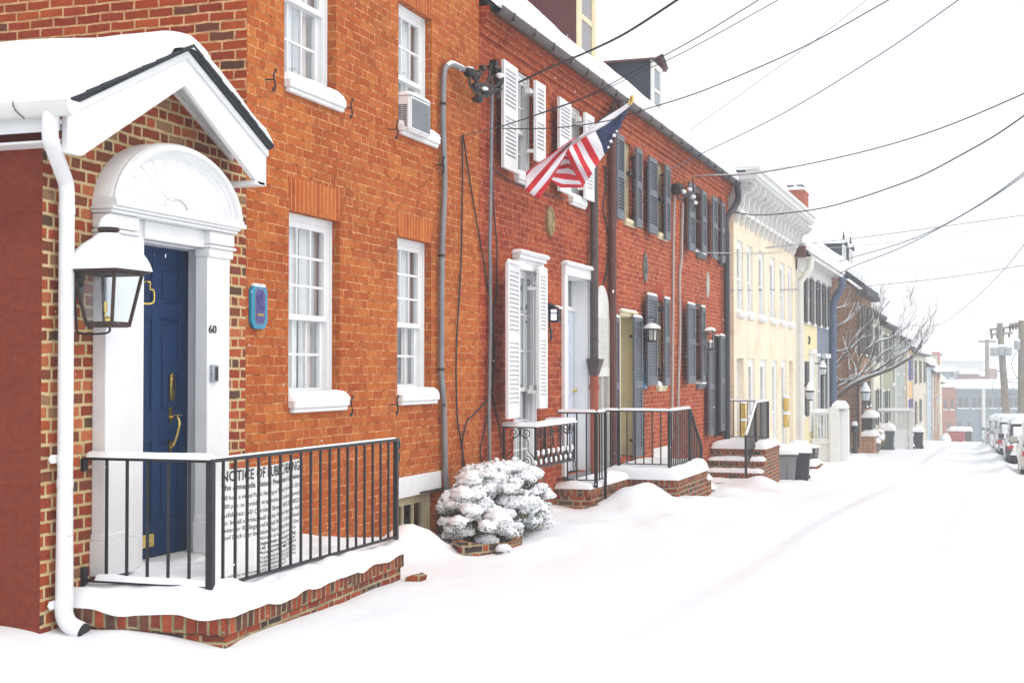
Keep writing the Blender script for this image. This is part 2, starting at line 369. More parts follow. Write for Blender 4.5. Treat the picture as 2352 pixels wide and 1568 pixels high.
# --- openings
W1L = (fy(662.5), fy(780), fz(663, 918), fz(663, 482)); W2L = (fy(912.3), fy(990), fz(912.3, 905), fz(912.3, 541))
W1U = (fy(650.5), fy(770), fz(650.5, 178), fz(650.5, 178)+1.62); W2U = (fy(914), fy(991), fz(914, 282), fz(914, -4))
CEL = (fy(917), fy(1003), -.25, fz(917, 1146))
def facade60(mb):
    wallgrid(mb, F, YC, YE, -.6, 7.2, [W1L, W2L, W1U, W2U, CEL], .125)
    mb.add([(F, YE, -.6), (F-4, YE, -.6), (F-4, YE, 7.2), (F, YE, 7.2)], [(0, 1, 2, 3)])
part('front_wall', BK_MAIN, h60, facade60, smooth=False)
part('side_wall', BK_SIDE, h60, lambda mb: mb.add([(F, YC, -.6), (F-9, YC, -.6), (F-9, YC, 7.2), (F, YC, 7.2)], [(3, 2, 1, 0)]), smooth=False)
part('roof', BLACKSH, h60, lambda mb: mb.box(F-9, F+.3, YC-.2, YE+.1, 7.2, 7.35))
part('roof_snow', SNOW, h60, lambda mb: mb.cap((F-9, YC-.2, 7.35), (1, 0, 0), (0, 1, 0), (0, 0, 1), 9.3, YE-YC+.3, .2, .1, du=.3))
# wing
DR = (onX(308, 852, F).y, onX(466, 852, F).y)   # door opening
DY0, DY1 = fy(312, F), fy(468, F); DZ0, DZ1 = .232, fz(312, 549)
RX = F+.30; RY = fy(422, RX); RZ = fz(422, 114, RX)
eL = (onX(148, 242, RX).y, onX(148, 242, RX).z); eR = (onX(612, 345, RX).y, onX(612, 345, RX).z)
def rz(y): return RZ-(RZ-eL[1])*(RY-y)/(RY-eL[0]) if y < RY else RZ-(RZ-eR[1])*(y-RY)/(eR[0]-RY)
def wing(mb):
    zt = rz(YA)-.1
    wallgrid(mb, F, YA, YC-.002, -.6, zt, [(DY0, DY1, -.6, DZ1)], .3)
    mb.add([(F, YA, zt), (F, YC-.002, zt), (F, YC-.002, zt+.02), (F, eR[0], max(zt+.02, eR[1]-.02)), (F, RY, RZ-.02), (F, YA, rz(YA)-.02)], [(0, 1, 2, 3, 4, 5)])
part('wing_wall', BK_WING, h60, wing, smooth=False)
part('painted_wall', REDBLOCK, h60, lambda mb: mb.add([(F-.001, YA, -.6), (F-8, YA, -.6), (F-8, YA, rz(YA)), (F-.001, YA, rz(YA))], [(3, 2, 1, 0)]), smooth=False)
def corner_brick(mb):
    pass
# porch roof slabs
XB = F-8
def slab(mb, ya, za, yb, zb, x0, x1, t):
    mb.prism([(x0, ya, za), (x0, yb, zb), (x0, yb, zb+t), (x0, ya, za+t)], (x1-x0, 0, 0))
def wroof(mb):
    slab(mb, eL[0]-.02, eL[1], RY, RZ+.0, XB, RX+.05, .035); slab(mb, RY, RZ, eR[0], eR[1], XB, RX+.05, .035)
rf = part('porch_roof', BLACKSH, h60, wroof, bevel=.004)
def shingle(mb):
    for (a, b) in (((eL[0]-.02, eL[1]), (RY, RZ)), ((RY, RZ), (eR[0], eR[1]))):
        for i in range(9):
            t0, t1 = i/9, (i+1)/9; y0, y1 = lerp(a[0], b[0], t0), lerp(a[0], b[0], t1); z0, z1 = lerp(a[1], b[1], t0), lerp(a[1], b[1], t1); j = .006*random.random(); up = a[1] < b[1]
            mb.prism([(RX+.03, y0, z0+.016), (RX+.03, y1, z1+.016), (RX+.03, y1, z1+.030+(j if up else j+.004)), (RX+.03, y0, z0+.030+(j+.005 if up else j))], (.032+.012*random.random(), 0, 0))
part('shingle_edge', BLACKSH, rf, shingle)
def rsnow(mb):
    n = 46; m = 40; P = []; t = .13
    ys = [eL[0]-.10+(eR[0]+.10-eL[0]+.02)*i/(n-1) for i in range(n)]
    for i, y in enumerate(ys):
        row = []
        # closeness to the ridge rounds the crest
        d = abs(y-RY); zb = rz(y) if d > .25 else RZ-(.25*.43)*((d/.25)**2*.5+.28)
        e = min(1, min(y-ys[0], ys[-1]-y)/.12); ke = sqrt(max(0, 1-(1-e)**2))
        for j in range(m):
            x = RX+.055-(RX+.055-XB)*(j/(m-1))**2
            kx = sqrt(max(0, 1-(1-min(1, (RX+.055-x)/.10))**2))
            q = V((x, y, zb)); h = t*(1+.25*noise.noise(q*1.3)+.1*noise.noise(q*4))*ke*kx
            row.append((x+.02*noise.noise(q*5), y, zb+.03+h))
        P.append(row)
    mb.grid(P, flip=True)
part('roof_snow', SNOW, h60, rsnow)
# rake boards, mouldings, soffit
def rake(mb):
    bd = .205
    for s, (ey, ez) in ((0, eL), (1, eR)):
        ye = ey+(.03 if s == 0 else -.0)
        a = [(RX-.04, RY, RZ-.012), (RX-.04, ye, ez-.012), (RX-.04, ye, ez-bd-.06), (RX-.04, ye+(.14 if s == 0 else -.10), ez-bd-.06+(.0)), (RX-.04, RY, RZ-bd-.03)]
        mb.prism(a, (.04, 0, 0))
        b = [(RX, RY, RZ-.004), (RX, ye, ez-.004), (RX, ye, ez-.05), (RX, RY, RZ-.052)]
        mb.prism(b, (.02, 0, 0))
        # soffit between board and wall
        c = [(F-.03, RY, RZ-.005), (F-.03, ye, ez-.008), (F-.03, ye, ez-.035), (F-.03, RY, RZ-.032)]
        mb.prism(c, (RX-.04-F+.028, 0, 0))
        c = [(F-.02, RY, RZ-.062), (F-.02, ye, ez-.066), (F-.02, ye, ez-.0345), (F-.02, RY, RZ-.0315)]
        mb.prism(c, (.05, 0, 0))
    # boxed eave return on the street end
    mb.box(F-.01, RX, eR[0]-.16, eR[0]-.02, eR[1]-.27, eR[1]-.24)
    mb.box(XB, RX-.04, eL[0]+.02, YA, eL[1]-.10, eL[1]-.075)
    mb.box(XB, RX-.05, eL[0]+.01, eL[0]+.03, eL[1]-.14, eL[1]-.01)
    mb.box(XB, RX-.05, eL[0]+.03, YA-.001, eL[1]-.20, eL[1]-.185)
part('rake_board', WHITE, h60, rake, bevel=.003)
# gutter (half round, running back from the street)
def gut(mb):
    gy, gzz, gx = eL[0]-.06, eL[1]-.0, onX(166, 268, F+.43).x+.0
    n = 10; P = []; 
    for x in (XB, RX+.10):
        o = [(x, gy+.062*cos(pi+pi*i/n), gzz+.01+.085*sin(pi+pi*i/n)) for i in range(n+1)]
        i_ = [(x, gy+.056*cos(pi+pi*i/n), gzz+.012+.078*sin(pi+pi*i/n)) for i in range(n, -1, -1)]
        P.append(o+i_+[o[0]])
    mb.grid(P)
    x = RX+.098; mb.prism([(x, gy+.062*cos(pi+pi*i/n), gzz+.01+.085*sin(pi+pi*i/n)) for i in range(n+1)], (.004, 0, 0))
gt = part('gutter', OFFW, h60, gut)
part('gutter_snow', SNOW, gt, lambda mb: mb.cap((XB, eL[0]-.118, eL[1]+.0), (1, 0, 0), (0, 1, 0), (0, 0, 1), RX+.09-XB, .14, .06, .05, du=.08))
for x in (-5.24, -6.1): part('gutter_hook', BRONZE, gt, lambda mb: mb.tube([(x-.02, eL[0]-.118, eL[1]+.02), (x-.015, eL[0]-.126, eL[1]-.005), (x, eL[0]-.12, eL[1]-.04), (x+.03, eL[0]-.08, eL[1]-.08)], .003, 6))
# downspout
dx, dy = F+.075, fy(151, F+.075); ox_, oy_, oz_ = onX(105, 290, -5.05).x, eL[0]-.06, eL[1]-.07
def dsp(mb):
    r = .046
    top = [(ox_, oy_, oz_+.03), (ox_, oy_, oz_-.10), (ox_-.005, oy_+.02, oz_-.15), (lerp(ox_, dx, .5), lerp(oy_, dy, .5), oz_-.235), (lerp(ox_, dx, .96), dy-.035, oz_-.30), (dx, dy-.005, oz_-.35), (dx, dy, oz_-.45)]
    sm = catmull(top, 5)
    mb.tube(sm+[(dx, dy, .9), (dx, dy, .5), (dx+.002, dy-.002, .10)], [r]*(len(sm)+1)+[.05, .054], 14)
    for zz in (oz_-.46, .86, .1): mb.tube([(dx, dy, zz), (dx, dy, zz-.05)], r+.003, 14)
    for zz in (.98, .12):
        mb.prism([(dx-.04, dy-.085, zz-.025), (dx-.04, dy-.105, zz), (dx-.04, dy-.085, zz+.025), (dx-.04, dy+.07, zz+.025), (dx-.04, dy+.07, zz-.025)], (.006, 0, 0))
    mb.tube(catmull([(dx, dy, .14), (dx+.005, dy-.005, .06), (dx+.04, dy, -.0), (dx+.12, dy+.01, -.035)], 4), .054, 14)
def catmull(p, n):
    p = [V(a) for a in p]; o = []
    for i in range(len(p)-1):
        a, b, c, d = p[max(0, i-1)], p[i], p[i+1], p[min(len(p)-1, i+2)]
        for k in range(n):
            t = k/n; o.append(.5*((2*b)+(c-a)*t+(2*a-5*b+4*c-d)*t*t+(3*b-3*c+d-a)*t**3))
    return o+[p[-1]]
ds = part('downspout', WHITE, h60, dsp)
part('spout_mouth', IRON, ds, lambda mb: mb.tube([(dx+.11, dy+.01, -.03), (dx+.14, dy+.012, -.042)], .047, 14))
part('rust_mark', paint('orange_tape', (.55, .26, .12), .7), ds, lambda mb: mb.box(dx-.005, dx+.049, dy-.03, dy+.025, fz(150, 1228, dx), fz(150, 1234, dx)+.014))
# --- windows
def sash(mb, X, y0, y1, z0, z1, cols, rows, st=.045, mu=.02, d=.035, br=None):
    br = br or st
    mb.box(X-d, X, y0, y0+st, z0, z1); mb.box(X-d, X, y1-st, y1, z0, z1)
    mb.box(X-d, X, y0+st, y1-st, z0, z0+br); mb.box(X-d, X, y0+st, y1-st, z1-st, z1)
    for i in range(1, cols): y = lerp(y0+st, y1-st, i/cols); mb.box(X-d*.8, X-.004, y-mu/2, y+mu/2, z0+br, z1-st)
    for i in range(1, rows): z = lerp(z0+br, z1-st, i/rows); mb.box(X-d*.75, X-.006, y0+st, y1-st, z-mu/2, z+mu/2)
def window(par, o, X=F, rec=.09, cols=3, ru=3, rl=2, mid=.45, fw=.055, mat=WHITE, curt='side', sill=True, sillsnow=True, sillmat=WHITE, lintel=None, lmat=BK_SOLD, lh=.24, sl=(.0, .09), sproj=.06, name='window', simple=False):
    y0, y1, z0, z1 = o[:4]; Xf = X-rec
    def fr(mb):
        zb = z0+(.0)
        mb.box(Xf-.09, Xf, y0, y0+fw, zb, z1); mb.box(Xf-.09, Xf, y1-fw, y1, zb, z1); mb.box(Xf-.09, Xf, y0+fw, y1-fw, z1-fw*1.1, z1)
        mb.box(Xf-.1, Xf-.005, y0+fw, y1-fw, z0, z0+.03)
        # brick mould
        mb.box(Xf, Xf+.018, y0, y0+fw*.35, zb, z1); mb.box(Xf, Xf+.018, y1-fw*.35, y1, zb, z1); mb.box(Xf, Xf+.018, y0+fw*.35, y1-fw*.35, z1-fw*.4, z1)
    w_ = part(name, mat, par, fr, bevel=.003)
    a, b, zm = y0+fw, y1-fw, lerp(z0+.03, z1-fw*1.1, mid)
    if cols:
        def up(mb):
            sash(mb, Xf-.012, a, b, zm-.02, z1-fw*1.1, cols, ru)
        def lo(mb): sash(mb, Xf-.05, a, b, z0+.03, zm+.02, cols, rl, br=.06)
        part('upper_sash', mat, w_, up); part('lower_sash', mat, w_, lo)
    part('pane', GLASS, w_, lambda mb: (mb.add([(Xf-.035, a, zm), (Xf-.035, b, zm), (Xf-.035, b, z1-fw), (Xf-.035, a, z1-fw)], [(0, 1, 2, 3)]),
                                       mb.add([(Xf-.072, a, z0), (Xf-.072, b, z0), (Xf-.072, b, zm), (Xf-.072, a, zm)], [(0, 1, 2, 3)])), smooth=False)
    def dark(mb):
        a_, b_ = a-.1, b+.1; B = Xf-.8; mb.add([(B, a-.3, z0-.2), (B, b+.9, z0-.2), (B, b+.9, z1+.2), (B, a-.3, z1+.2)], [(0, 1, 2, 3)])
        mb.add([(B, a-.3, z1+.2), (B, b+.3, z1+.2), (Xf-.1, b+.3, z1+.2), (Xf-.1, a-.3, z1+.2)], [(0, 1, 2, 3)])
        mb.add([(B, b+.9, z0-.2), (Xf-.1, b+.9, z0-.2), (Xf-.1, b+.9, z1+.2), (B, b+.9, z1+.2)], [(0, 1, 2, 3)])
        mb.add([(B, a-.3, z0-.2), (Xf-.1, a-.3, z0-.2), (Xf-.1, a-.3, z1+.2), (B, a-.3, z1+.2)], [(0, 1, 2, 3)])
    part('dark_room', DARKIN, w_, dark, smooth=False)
    if curt:
        g0 = lerp(a, b, .42 if curt == 'side' else .38)+.13; g1 = g0+(.055 if curt == 'side' else .11)
        spans = ((a-.05, b+.30),) if curt == 'full' else ((a-.05, g0), (g1, b+.30))
        def cu(mb):
            for (s0, s1) in spans:
                n = 26; P = []
                for i in range(n+1):
                    t = i/n; y = lerp(s0, s1, t); P.append([(Xf-.13+.014*sin(t*26+s0*9), y, z0), (Xf-.13+.02*sin(t*26+s0*9), y, z1)])
                mb.grid(P)
        part('curtain', CURT2 if curt != 'full' else CURT, w_, cu)
    if sill:
        L, Rr = y0-sl[0], y1+sl[1]
        s_ = part('window_sill', sillmat, w_, lambda mb: (mb.box(Xf-.02, X+sproj, L, Rr, z0-.07, z0), mb.box(X, X+sproj-.015, L+.01, Rr-.01, z0-.105, z0-.07)), bevel=.008, seg=2)
        if sillsnow: part('snow', SNOW, s_, lambda mb: mb.cap((Xf-.01, L-.006, z0-.012), (0, 1, 0), (1, 0, 0), (0, 0, 1), Rr-L+.012, X+sproj+.012-Xf, .075, .055, du=.03))
    if lintel is not None:
        la, lb = y0-lintel, y1+lintel
        def li(mb):
            mb.prism([(X-.001, la+.03, z1), (X-.001, lb-.03, z1), (X-.001, lb+.02, z1+lh), (X-.001, la-.02, z1+lh)], (.005, 0, 0))
        part('brick_lintel', lmat, w_, li, smooth=False, swap=True)
    return w_
window(h60, W1L, lintel=.0, lh=.27, curt='side'); window(h60, W2L, lintel=.0, lh=.23, curt='gap')
window(h60, W1U, rec=.10, ru=3, rl=2, mid=.45, curt='side', lintel=.02); window(h60, W2U, curt='side', lintel=.0, lh=.23, mid=.42, rl=2, ru=2)
window(h60, CEL, rec=.09, cols=3, ru=1, rl=1, mid=.01, mat=CREAMP, curt=None, sill=False, name='cellar_window', fw=.045)
part('lintel_board', WHITE, h60, lambda mb: mb.box(F, F+.012, fy(910), fy(1012), fz(910, 1146), fz(910, 1098)), bevel=.003)
# --- door surround
def surround(mb):
    P0, P1 = fy(240, F+.1), fy(527, F+.1)
    # pilasters with casings
    for (a, b, d) in ((fy(243, F+.1), fy(306, F+.1), .1), (fy(476, F+.1), P1, .1), (fy(300, F+.06), DY0+.0, .06), (DY1, fy(476, F+.06), .06)):
        if b > a: mb.box(F+.001, F+d, a, b, .232, DZ1+.12)
    for (a, b) in ((fy(243, F+.1), fy(306, F+.1)), (fy(476, F+.1), P1)):
        mb.box(F+.001, F+.125, a-.02, b+.02, .232, .45); mb.box(F+.001, F+.115, a-.01, b+.01, .45, .49)
        mb.box(F+.001, F+.12, a-.01, b+.012, DZ1-.06, DZ1+.0); mb.box(F+.001, F+.14, a-.02, b+.025, DZ1+.0, DZ1+.02)
        mb.box(F+.001, F+.128, a-.012, b+.016, DZ1+.03, DZ1+.119)
    # lintel over the opening and entablature
    mb.box(F+.002, F+.08, DY0-.02, DY1+.02, DZ1, DZ1+.12)
    zs = fz(271, 488, F+.3)
    mb.box(F+.001, F+.155, P0-.01, P1+.02, DZ1+.121, DZ1+.143)
    mb.box(F+.001, F+.172, P0-.02, P1+.03, DZ1+.143, DZ1+.164)
    return zs
HD = .18
def hood(mb):
    ya, yb = fy(266, F+HD), fy(563, F+HD); yc = (ya+yb)/2; zs = DZ1+.166; ra = (yb-ya)/2; rb = fz(398, 324, F+HD)-zs
    n = 40
    def arc(X, k, kz=None): return [(X, yc-ra*k*cos(pi*i/n), zs+rb*(kz or k)*sin(pi*i/n)) for i in range(n+1)]
    prof = [(F+.0, 1.0), (F+HD-.06, 1.0), (F+HD-.04, .985), (F+HD-.025, .99), (F+HD, .96), (F+HD, .90), (F+HD-.03, .885), (F+HD-.035, .86), (F+HD-.05, .85), (F+HD-.055, .83), (F+HD-.075, .80)]
    rows = [arc(X, k) for X, k in prof]
    mb.grid([[rows[i][j] for i in range(len(rows))] for j in range(n+1)])
    X = F+HD-.075; mb.add(arc(X, .82)+[(X, yc, zs)], [tuple(range(n+1))])
    mb.box(F+.001, F+HD+.004, ya-.004, yb+.004, zs-.002, zs+.028); mb.box(F+.001, F+HD-.008, ya+.004, yb-.004, zs+.028, zs+.05)
    for i in range(1, 12):
        a = pi*i/12; p = []
        for t in range(9):
            k = .18+.58*t/8; wd = .055*sin(pi*min(1, t/8+.02))**.6*(.4+.6*t/8); p.append((k, wd))
        L = [(X+.001, yc-ra*k*cos(a)-w_*sin(a)*ra, zs+.05+rb*k*sin(a)*.92+w_*cos(a)*rb) for k, w_ in p]
        Rr = [(X+.001, yc-ra*k*cos(a)+w_*sin(a)*ra, zs+.05+rb*k*sin(a)*.92-w_*cos(a)*rb) for k, w_ in p]
        mb.tube(L+Rr[::-1], .0022, 5, closed=True)
    mb.tube([(X+.008, yc-ra*.17*cos(pi*i/12), zs+.05+rb*.17*sin(pi*i/12)) for i in range(13)], .010, 6)
sr = part('door_surround', WHITE, h60, surround, bevel=.004)
part('fanlight_hood', WHITE, sr, hood, angle=30)
BLUE = paint('navy_door_paint', (.006, .030, .098), .5, .12, 5, spec=.12)
XD = F-.12
part('door_jamb', WHITE, h60, lambda mb: (mb.box(XD-.05, F+.0, DY1-.012, DY1+.05, .232, DZ1), mb.box(XD-.05, F, DY0-.05, DY0+.012, .232, DZ1), mb.box(XD-.05, F, DY0, DY1, DZ1-.012, DZ1+.02)), bevel=.003)
def door(mb):
    a, b, z0, z1 = DY0+.012, DY1-.012, .236, DZ1-.012; wd = b-a
    s = .115; ys = [a, a+s, (a+b)/2-.05, (a+b)/2+.05, b-s, b]; zs = [z0, z0+.24, z0+.78, z0+.98, z0+1.62, z0+1.73, z1-.12, z1]
    mb.box(XD-.045, XD-.012, a, b, z0, z1)
    for (i, j) in ((0, 1), (2, 3), (4, 5)): mb.box(XD-.012, XD, ys[i], ys[j], z0, z1)
    for (i, j) in ((0, 1), (2, 3), (4, 5), (6, 7)):
        mb.box(XD-.012, XD, ys[1], ys[2], zs[i], zs[j]); mb.box(XD-.012, XD, ys[3], ys[4], zs[i], zs[j])
    for (i, j) in ((1, 2), (3, 4), (5, 6)):
        for (c, d) in ((1, 2), (3, 4)):
            mb.box(XD-.012, XD-.003, ys[c]+.035, ys[d]-.035, zs[i]+.035, zs[j]-.035)
dr = part('door', BLUE, h60, door, bevel=.004)
def handle(mb):
    y, z = fy(391, XD), fz(397, 985, XD)
    mb.prism(ellipse(XD, y, fz(397, 952, XD), .022, .06), (.008, 0, 0)); mb.prism(ellipse(XD, y, fz(397, 1024, XD), .02, .045), (.008, 0, 0))
    zt, zb = fz(397, 958, XD), fz(397, 1026, XD)
    mb.tube(catmull([(XD+.01, y, zt), (XD+.055, y, zt+.005), (XD+.075, y+.0, zt-.04), (XD+.055, y, lerp(zt, zb, .6)), (XD+.03, y, zb+.02), (XD+.015, y, zb), (XD+.0, y, zb-.008)], 5), [.008]*10+[.010]*12+[.007]*9, 8)
    mb.tube([(XD+.03, y, zt+.012), (XD+.07, y+.02, zt+.018)], .005, 6)
def ellipse(X, y, z, ry, rz_, n=20): return [(X, y+ry*cos(2*pi*i/n), z+rz_*sin(2*pi*i/n)) for i in range(n)]
part('handle', BRASS, dr, handle)
def lock(mb):
    y, z = fy(393, XD), fz(397, 886, XD)
    mb.prism([(XD, y+a, z+b) for a, b in ((-.03, -.07), (-.015, -.1), (.015, -.1), (.03, -.07), (.03, .06), (.015, .09), (-.015, .09), (-.03, .06))], (.018, 0, 0), 0)
    mb.box(XD+.018, XD+.021, y-.019, y+.021, z-.02, z+.06, 1)
part('lock', [BRASS, IRON], dr, lock, bevel=.002)
def knocker(mb):
    y = fy(343, XD); z0_, z1_ = fz(343, 702, XD), fz(343, 650, XD)
    yy = fy(328, XD)
    mb.lathe([(.024, 0), (.024, .006), (.012, .012), (.0, .018)], (XD, yy-.04, z0_+.01), 14, ax=((0, 1, 0), (0, 0, 1), (1, 0, 0)))
    mb.lathe([(.02, 0), (.02, .006), (.01, .012), (.0, .016)], (XD, yy-.02, z1_-.01), 12, ax=((0, 1, 0), (0, 0, 1), (1, 0, 0)))
    mb.tube(catmull([(XD+.01, yy-.02, z1_), (XD+.05, yy-.0, z1_+.0), (XD+.045, yy+.01, z1_-.045), (XD+.06, yy+.03, z1_-.055), (XD+.062, yy+.03, z0_+.03), (XD+.05, yy+.0, z0_+.01), (XD+.02, yy-.03, z0_+.01)], 5), .008, 8)
part('door_knocker', BRASS, dr, knocker)
part('peephole', BRASS, dr, lambda mb: mb.lathe([(.009, 0), (.008, .006), (0, .007)], (XD, fy(324, XD), fz(326, 731, XD)), 10, ax=((0, 1, 0), (0, 0, 1), (1, 0, 0))))
def slot(mb):
    a, b = fy(300, XD)+.08, fy(358, XD); z = fz(330, 1243, XD)
    b = fy(354, XD); a = b-.27
    mb.box(XD, XD+.008, a, b, z-.045, z+.045); mb.box(XD+.008, XD+.013, a+.03, b-.03, z-.02, z+.02)
part('mail_slot', BRASS, dr, slot, bevel=.002)
part('threshold', OFFW, h60, lambda mb: mb.box(XD-.04, F+.09, DY0-.0, DY1+.0, .17, .232))
def numerals(txt, X, y, z, h, mat, name, par, wf=1.0, ext=.004, face='x', italic=0, label=None):
    cu = bpy.data.curves.new(name, 'FONT'); cu.body = txt; cu.size = h*1.4; cu.extrude = ext/2; cu.align_x = 'CENTER'; cu.align_y = 'CENTER'; cu.space_line = .8; cu.shear = italic
    tmp = bpy.data.objects.new('t', cu); dg = bpy.context.evaluated_depsgraph_get(); COL.objects.link(tmp); dg.update()
    me = bpy.data.meshes.new_from_object(tmp.evaluated_get(dg)); COL.objects.unlink(tmp); bpy.data.objects.remove(tmp)
    org = root_loc(par)
    for v in me.vertices:
        a, b, c = v.co; v.co = V((X+c, y+a*wf, z+b))-org
    me.materials.clear(); me.materials.append(mat); me.name = name
    o = bpy.data.objects.new(name, me); COL.objects.link(o); o.parent = par; return o
numerals('60', F+.104, fy(487, F+.1), fz(487, 757, F+.1), .056, IRON, 'house_number', sr, 1.35, .006)
part('doorbell', [paint('grey_plastic', (.35, .38, .42), .3, metal=.5), IRON], sr, lambda mb: (mb.box(F+.1, F+.122, fy(481.5, F+.1), fy(496, F+.1), fz(488, 877, F+.1), fz(488, 838, F+.1), 0), mb.box(F+.122, F+.124, fy(487, F+.1), fy(495, F+.1), fz(488, 874, F+.1), fz(488, 842, F+.1), 1)), bevel=.003)
# iron shutter dogs on the wall
def dog(mb, x, y):
    X = F+.07; Y, Z = fy(x, X), fz(x, y, X)
    mb.tube([(F-.01, Y-.02, Z), (X, Y, Z)], .006, 6)
    mb.tube(catmull([(X, Y+.004, Z+.075), (X, Y+.02, Z+.085), (X, Y+.022, Z+.065), (X, Y+.0, Z+.055), (X, Y-.012, Z+.03), (X, Y, Z), (X, Y+.014, Z-.04), (X, Y+.004, Z-.08), (X, Y-.018, Z-.09), (X, Y-.022, Z-.07), (X, Y-.006, Z-.065)], 4), .007, 6)
for (x, y) in ((628, 182), (806, 248), (911, 297), (1018, 378), (808, 931), (913, 929), (1022, 912)):
    part('shutter_dog', IRON, h60, lambda mb: dog(mb, x, y))
part('spot_lamp_box', IRON, h60, lambda mb: mb.box(F-.09, F-.01, YC-.10, YC-.02, fz(560, 248, F), fz(560, 235, F)+.02), bevel=.004)
# --- lantern by the door
LX, LY = -5.06, 7.17; LZ0, LZ1 = fz(262, 748, LX+.1), fz(262, 617, LX+.14)
lant = thing('wall_lantern', 'large bronze wall lantern capped with snow beside the blue door', 'lantern', (F, LY, LZ0))
a1, a0 = .145, .088
def lframe(mb):
    c1 = [(LX+a1*i, LY+a1*j, LZ1) for i, j in ((-1, -1), (1, -1), (1, 1), (-1, 1))]; c0 = [(LX+a0*i, LY+a0*j, LZ0) for i, j in ((-1, -1), (1, -1), (1, 1), (-1, 1))]
    for p, q in zip(c0, c1): mb.beam(p, q, .018, .018, (1, .2, 0))
    for c in (c0, c1):
        for i in range(4): mb.beam(V(c[i])+V((0, 0, .012 if c is c0 else -.012)), V(c[(i+1) % 4])+V((0, 0, .012 if c is c0 else -.012)), .016, .03)
    mb.box(LX-a0, LX+a0, LY-a0, LY+a0, LZ0-.006, LZ0+.004)
    e = a1+.035; k = .05
    P = [(LX+e*i, LY+e*j, LZ1) for i, j in ((-1, -1), (1, -1), (1, 1), (-1, 1))]; Q = [(LX+k*i, LY+k*j, LZ1+.19) for i, j in ((-1, -1), (1, -1), (1, 1), (-1, 1))]
    mb.add(P+Q, [(3, 2, 1, 0), (4, 5, 6, 7), (0, 1, 5, 4), (1, 2, 6, 5), (2, 3, 7, 6), (3, 0, 4, 7)])
    mb.box(LX-e, LX+e, LY-e, LY+e, LZ1-.012, LZ1-.001)
part('lantern_frame', BRONZE, lant, lframe, bevel=.0015)
part('lantern_chimney', BRONZE, lant, lambda mb: mb.lathe([(.042, .17), (.042, .235), (.062, .238), (.066, .25), (.05, .272), (.02, .285), (0, .287)], (LX, LY, LZ1), 18))
def lsnow(mb):
    n = 24; e = a1+.045; P = []
    for i in range(n+1):
        row = []
        for j in range(11):
            t = j/10; th = 2*pi*i/n+pi/4; sq = 1/max(abs(cos(th)), abs(sin(th)))
            rr = lerp(e*lerp(sq, 1.18, t*.8), .062, t**1.25)
            h = .225*t**.9+.022*sin(pi*min(1, t*1.2)); nn = noise.noise(V((cos(th)*2, sin(th)*2, t*3)))
            row.append((LX+rr*cos(th)*(1+.03*nn), LY+rr*sin(th)*(1+.03*nn), LZ1+.002+h))
        P.append(row)
    mb.grid(P)
    mb.lathe([(.064, .262), (.062, .285), (.045, .318), (.02, .338), (0, .342)], (LX, LY, LZ1), 16)
part('snow_cap', SNOW, lant, lsnow, angle=60)
def lglass(mb):
    q = .97
    c1 = [(LX+a1*i*q, LY+a1*j*q, LZ1) for i, j in ((-1, -1), (1, -1), (1, 1), (-1, 1))]; c0 = [(LX+a0*i*q, LY+a0*j*q, LZ0) for i, j in ((-1, -1), (1, -1), (1, 1), (-1, 1))]
    for i in range(4): mb.add([c0[i], c0[(i+1) % 4], c1[(i+1) % 4], c1[i]], [(0, 1, 2, 3)])
part('glass', GLASS2, lant, lglass, smooth=False)
part('candle', BRASS, lant, lambda mb: (mb.lathe([(.0, 0), (.026, 0), (.026, .05), (.012, .06), (0, .06)], (LX, LY, LZ0), 12), mb.tube([(LX, LY, LZ0+.03), (LX-.02, LY, LZ0+.05), (LX-.02, LY, LZ0+.1)], .006, 6), mb.lathe([(.013, .09), (.013, .15), (.0, .151)], (LX-.02, LY, LZ0), 10)))
part('bulb', GLASS2, lant, lambda mb: mb.lathe([(.008, .15), (.018, .175), (.017, .2), (.006, .235), (0, .25)], (LX-.02, LY, LZ0), 12))
part('bracket', IRON, lant, lambda mb: (mb.box(F, F+.02, LY-.06, LY+.06, LZ1-.16, LZ1+.05), mb.beam((F+.01, LY, LZ1-.02), (LX-.06, LY, LZ1+.03), .03, .03), mb.tube(catmull([(F+.03, LY-.05, LZ1-.1), (F+.05, LY-.05, LZ0+.02), (F+.07, LY-.05, LZ0-.04), (LX-.02, LY-.03, LZ0-.045), (LX+.01, LY, LZ0-.03), (LX+.01, LY, LZ0)], 4), .007, 6)))
# --- plaque
def octo(X, y, z, ry, rz_, c): return [(X, y+a*ry, z+b*rz_) for a, b in ((-1, -1+c), (-1+c*1.3, -1), (1-c*1.3, -1), (1, -1+c), (1, 1-c), (1-c*1.3, 1), (-1+c*1.3, 1), (-1, 1-c))]
py0, py1 = fy(578, F+.03), fy(614, F+.03); pyc, pzc = (py0+py1)/2, fz(596, 704, F+.03); pr, ph_ = (py1-py0)/2, (fz(596, 654, F+.03)-fz(596, 756, F+.03))/2
plq = thing('wall_plaque', 'turquoise and purple octagonal historic marker plaque on orange brick right of door 60', 'plaque', (F, pyc, pzc))
part('plaque_rim', [paint('turquoise', (.02, .24, .40), .4, .1, 30), paint('plaque_edge', (.45, .36, .26), .5)], plq, lambda mb: (mb.prism(octo(F, pyc, pzc, pr, ph_, .30), (.03, 0, 0), 0), mb.prism(octo(F+.03, pyc, pzc, pr*.66, ph_*.80, .28), (.004, 0, 0), 1)), bevel=.002)
def relief(mb):
    mb.prism(octo(F+.031, pyc, pzc, pr*.6, ph_*.77, .28), (.005, 0, 0))
    for i in range(16): mb.blob((F+.037, pyc+random.uniform(-.35, .35)*pr, pzc+random.uniform(-.2, .62)*ph_), .006, .012, .018, 6, 5)
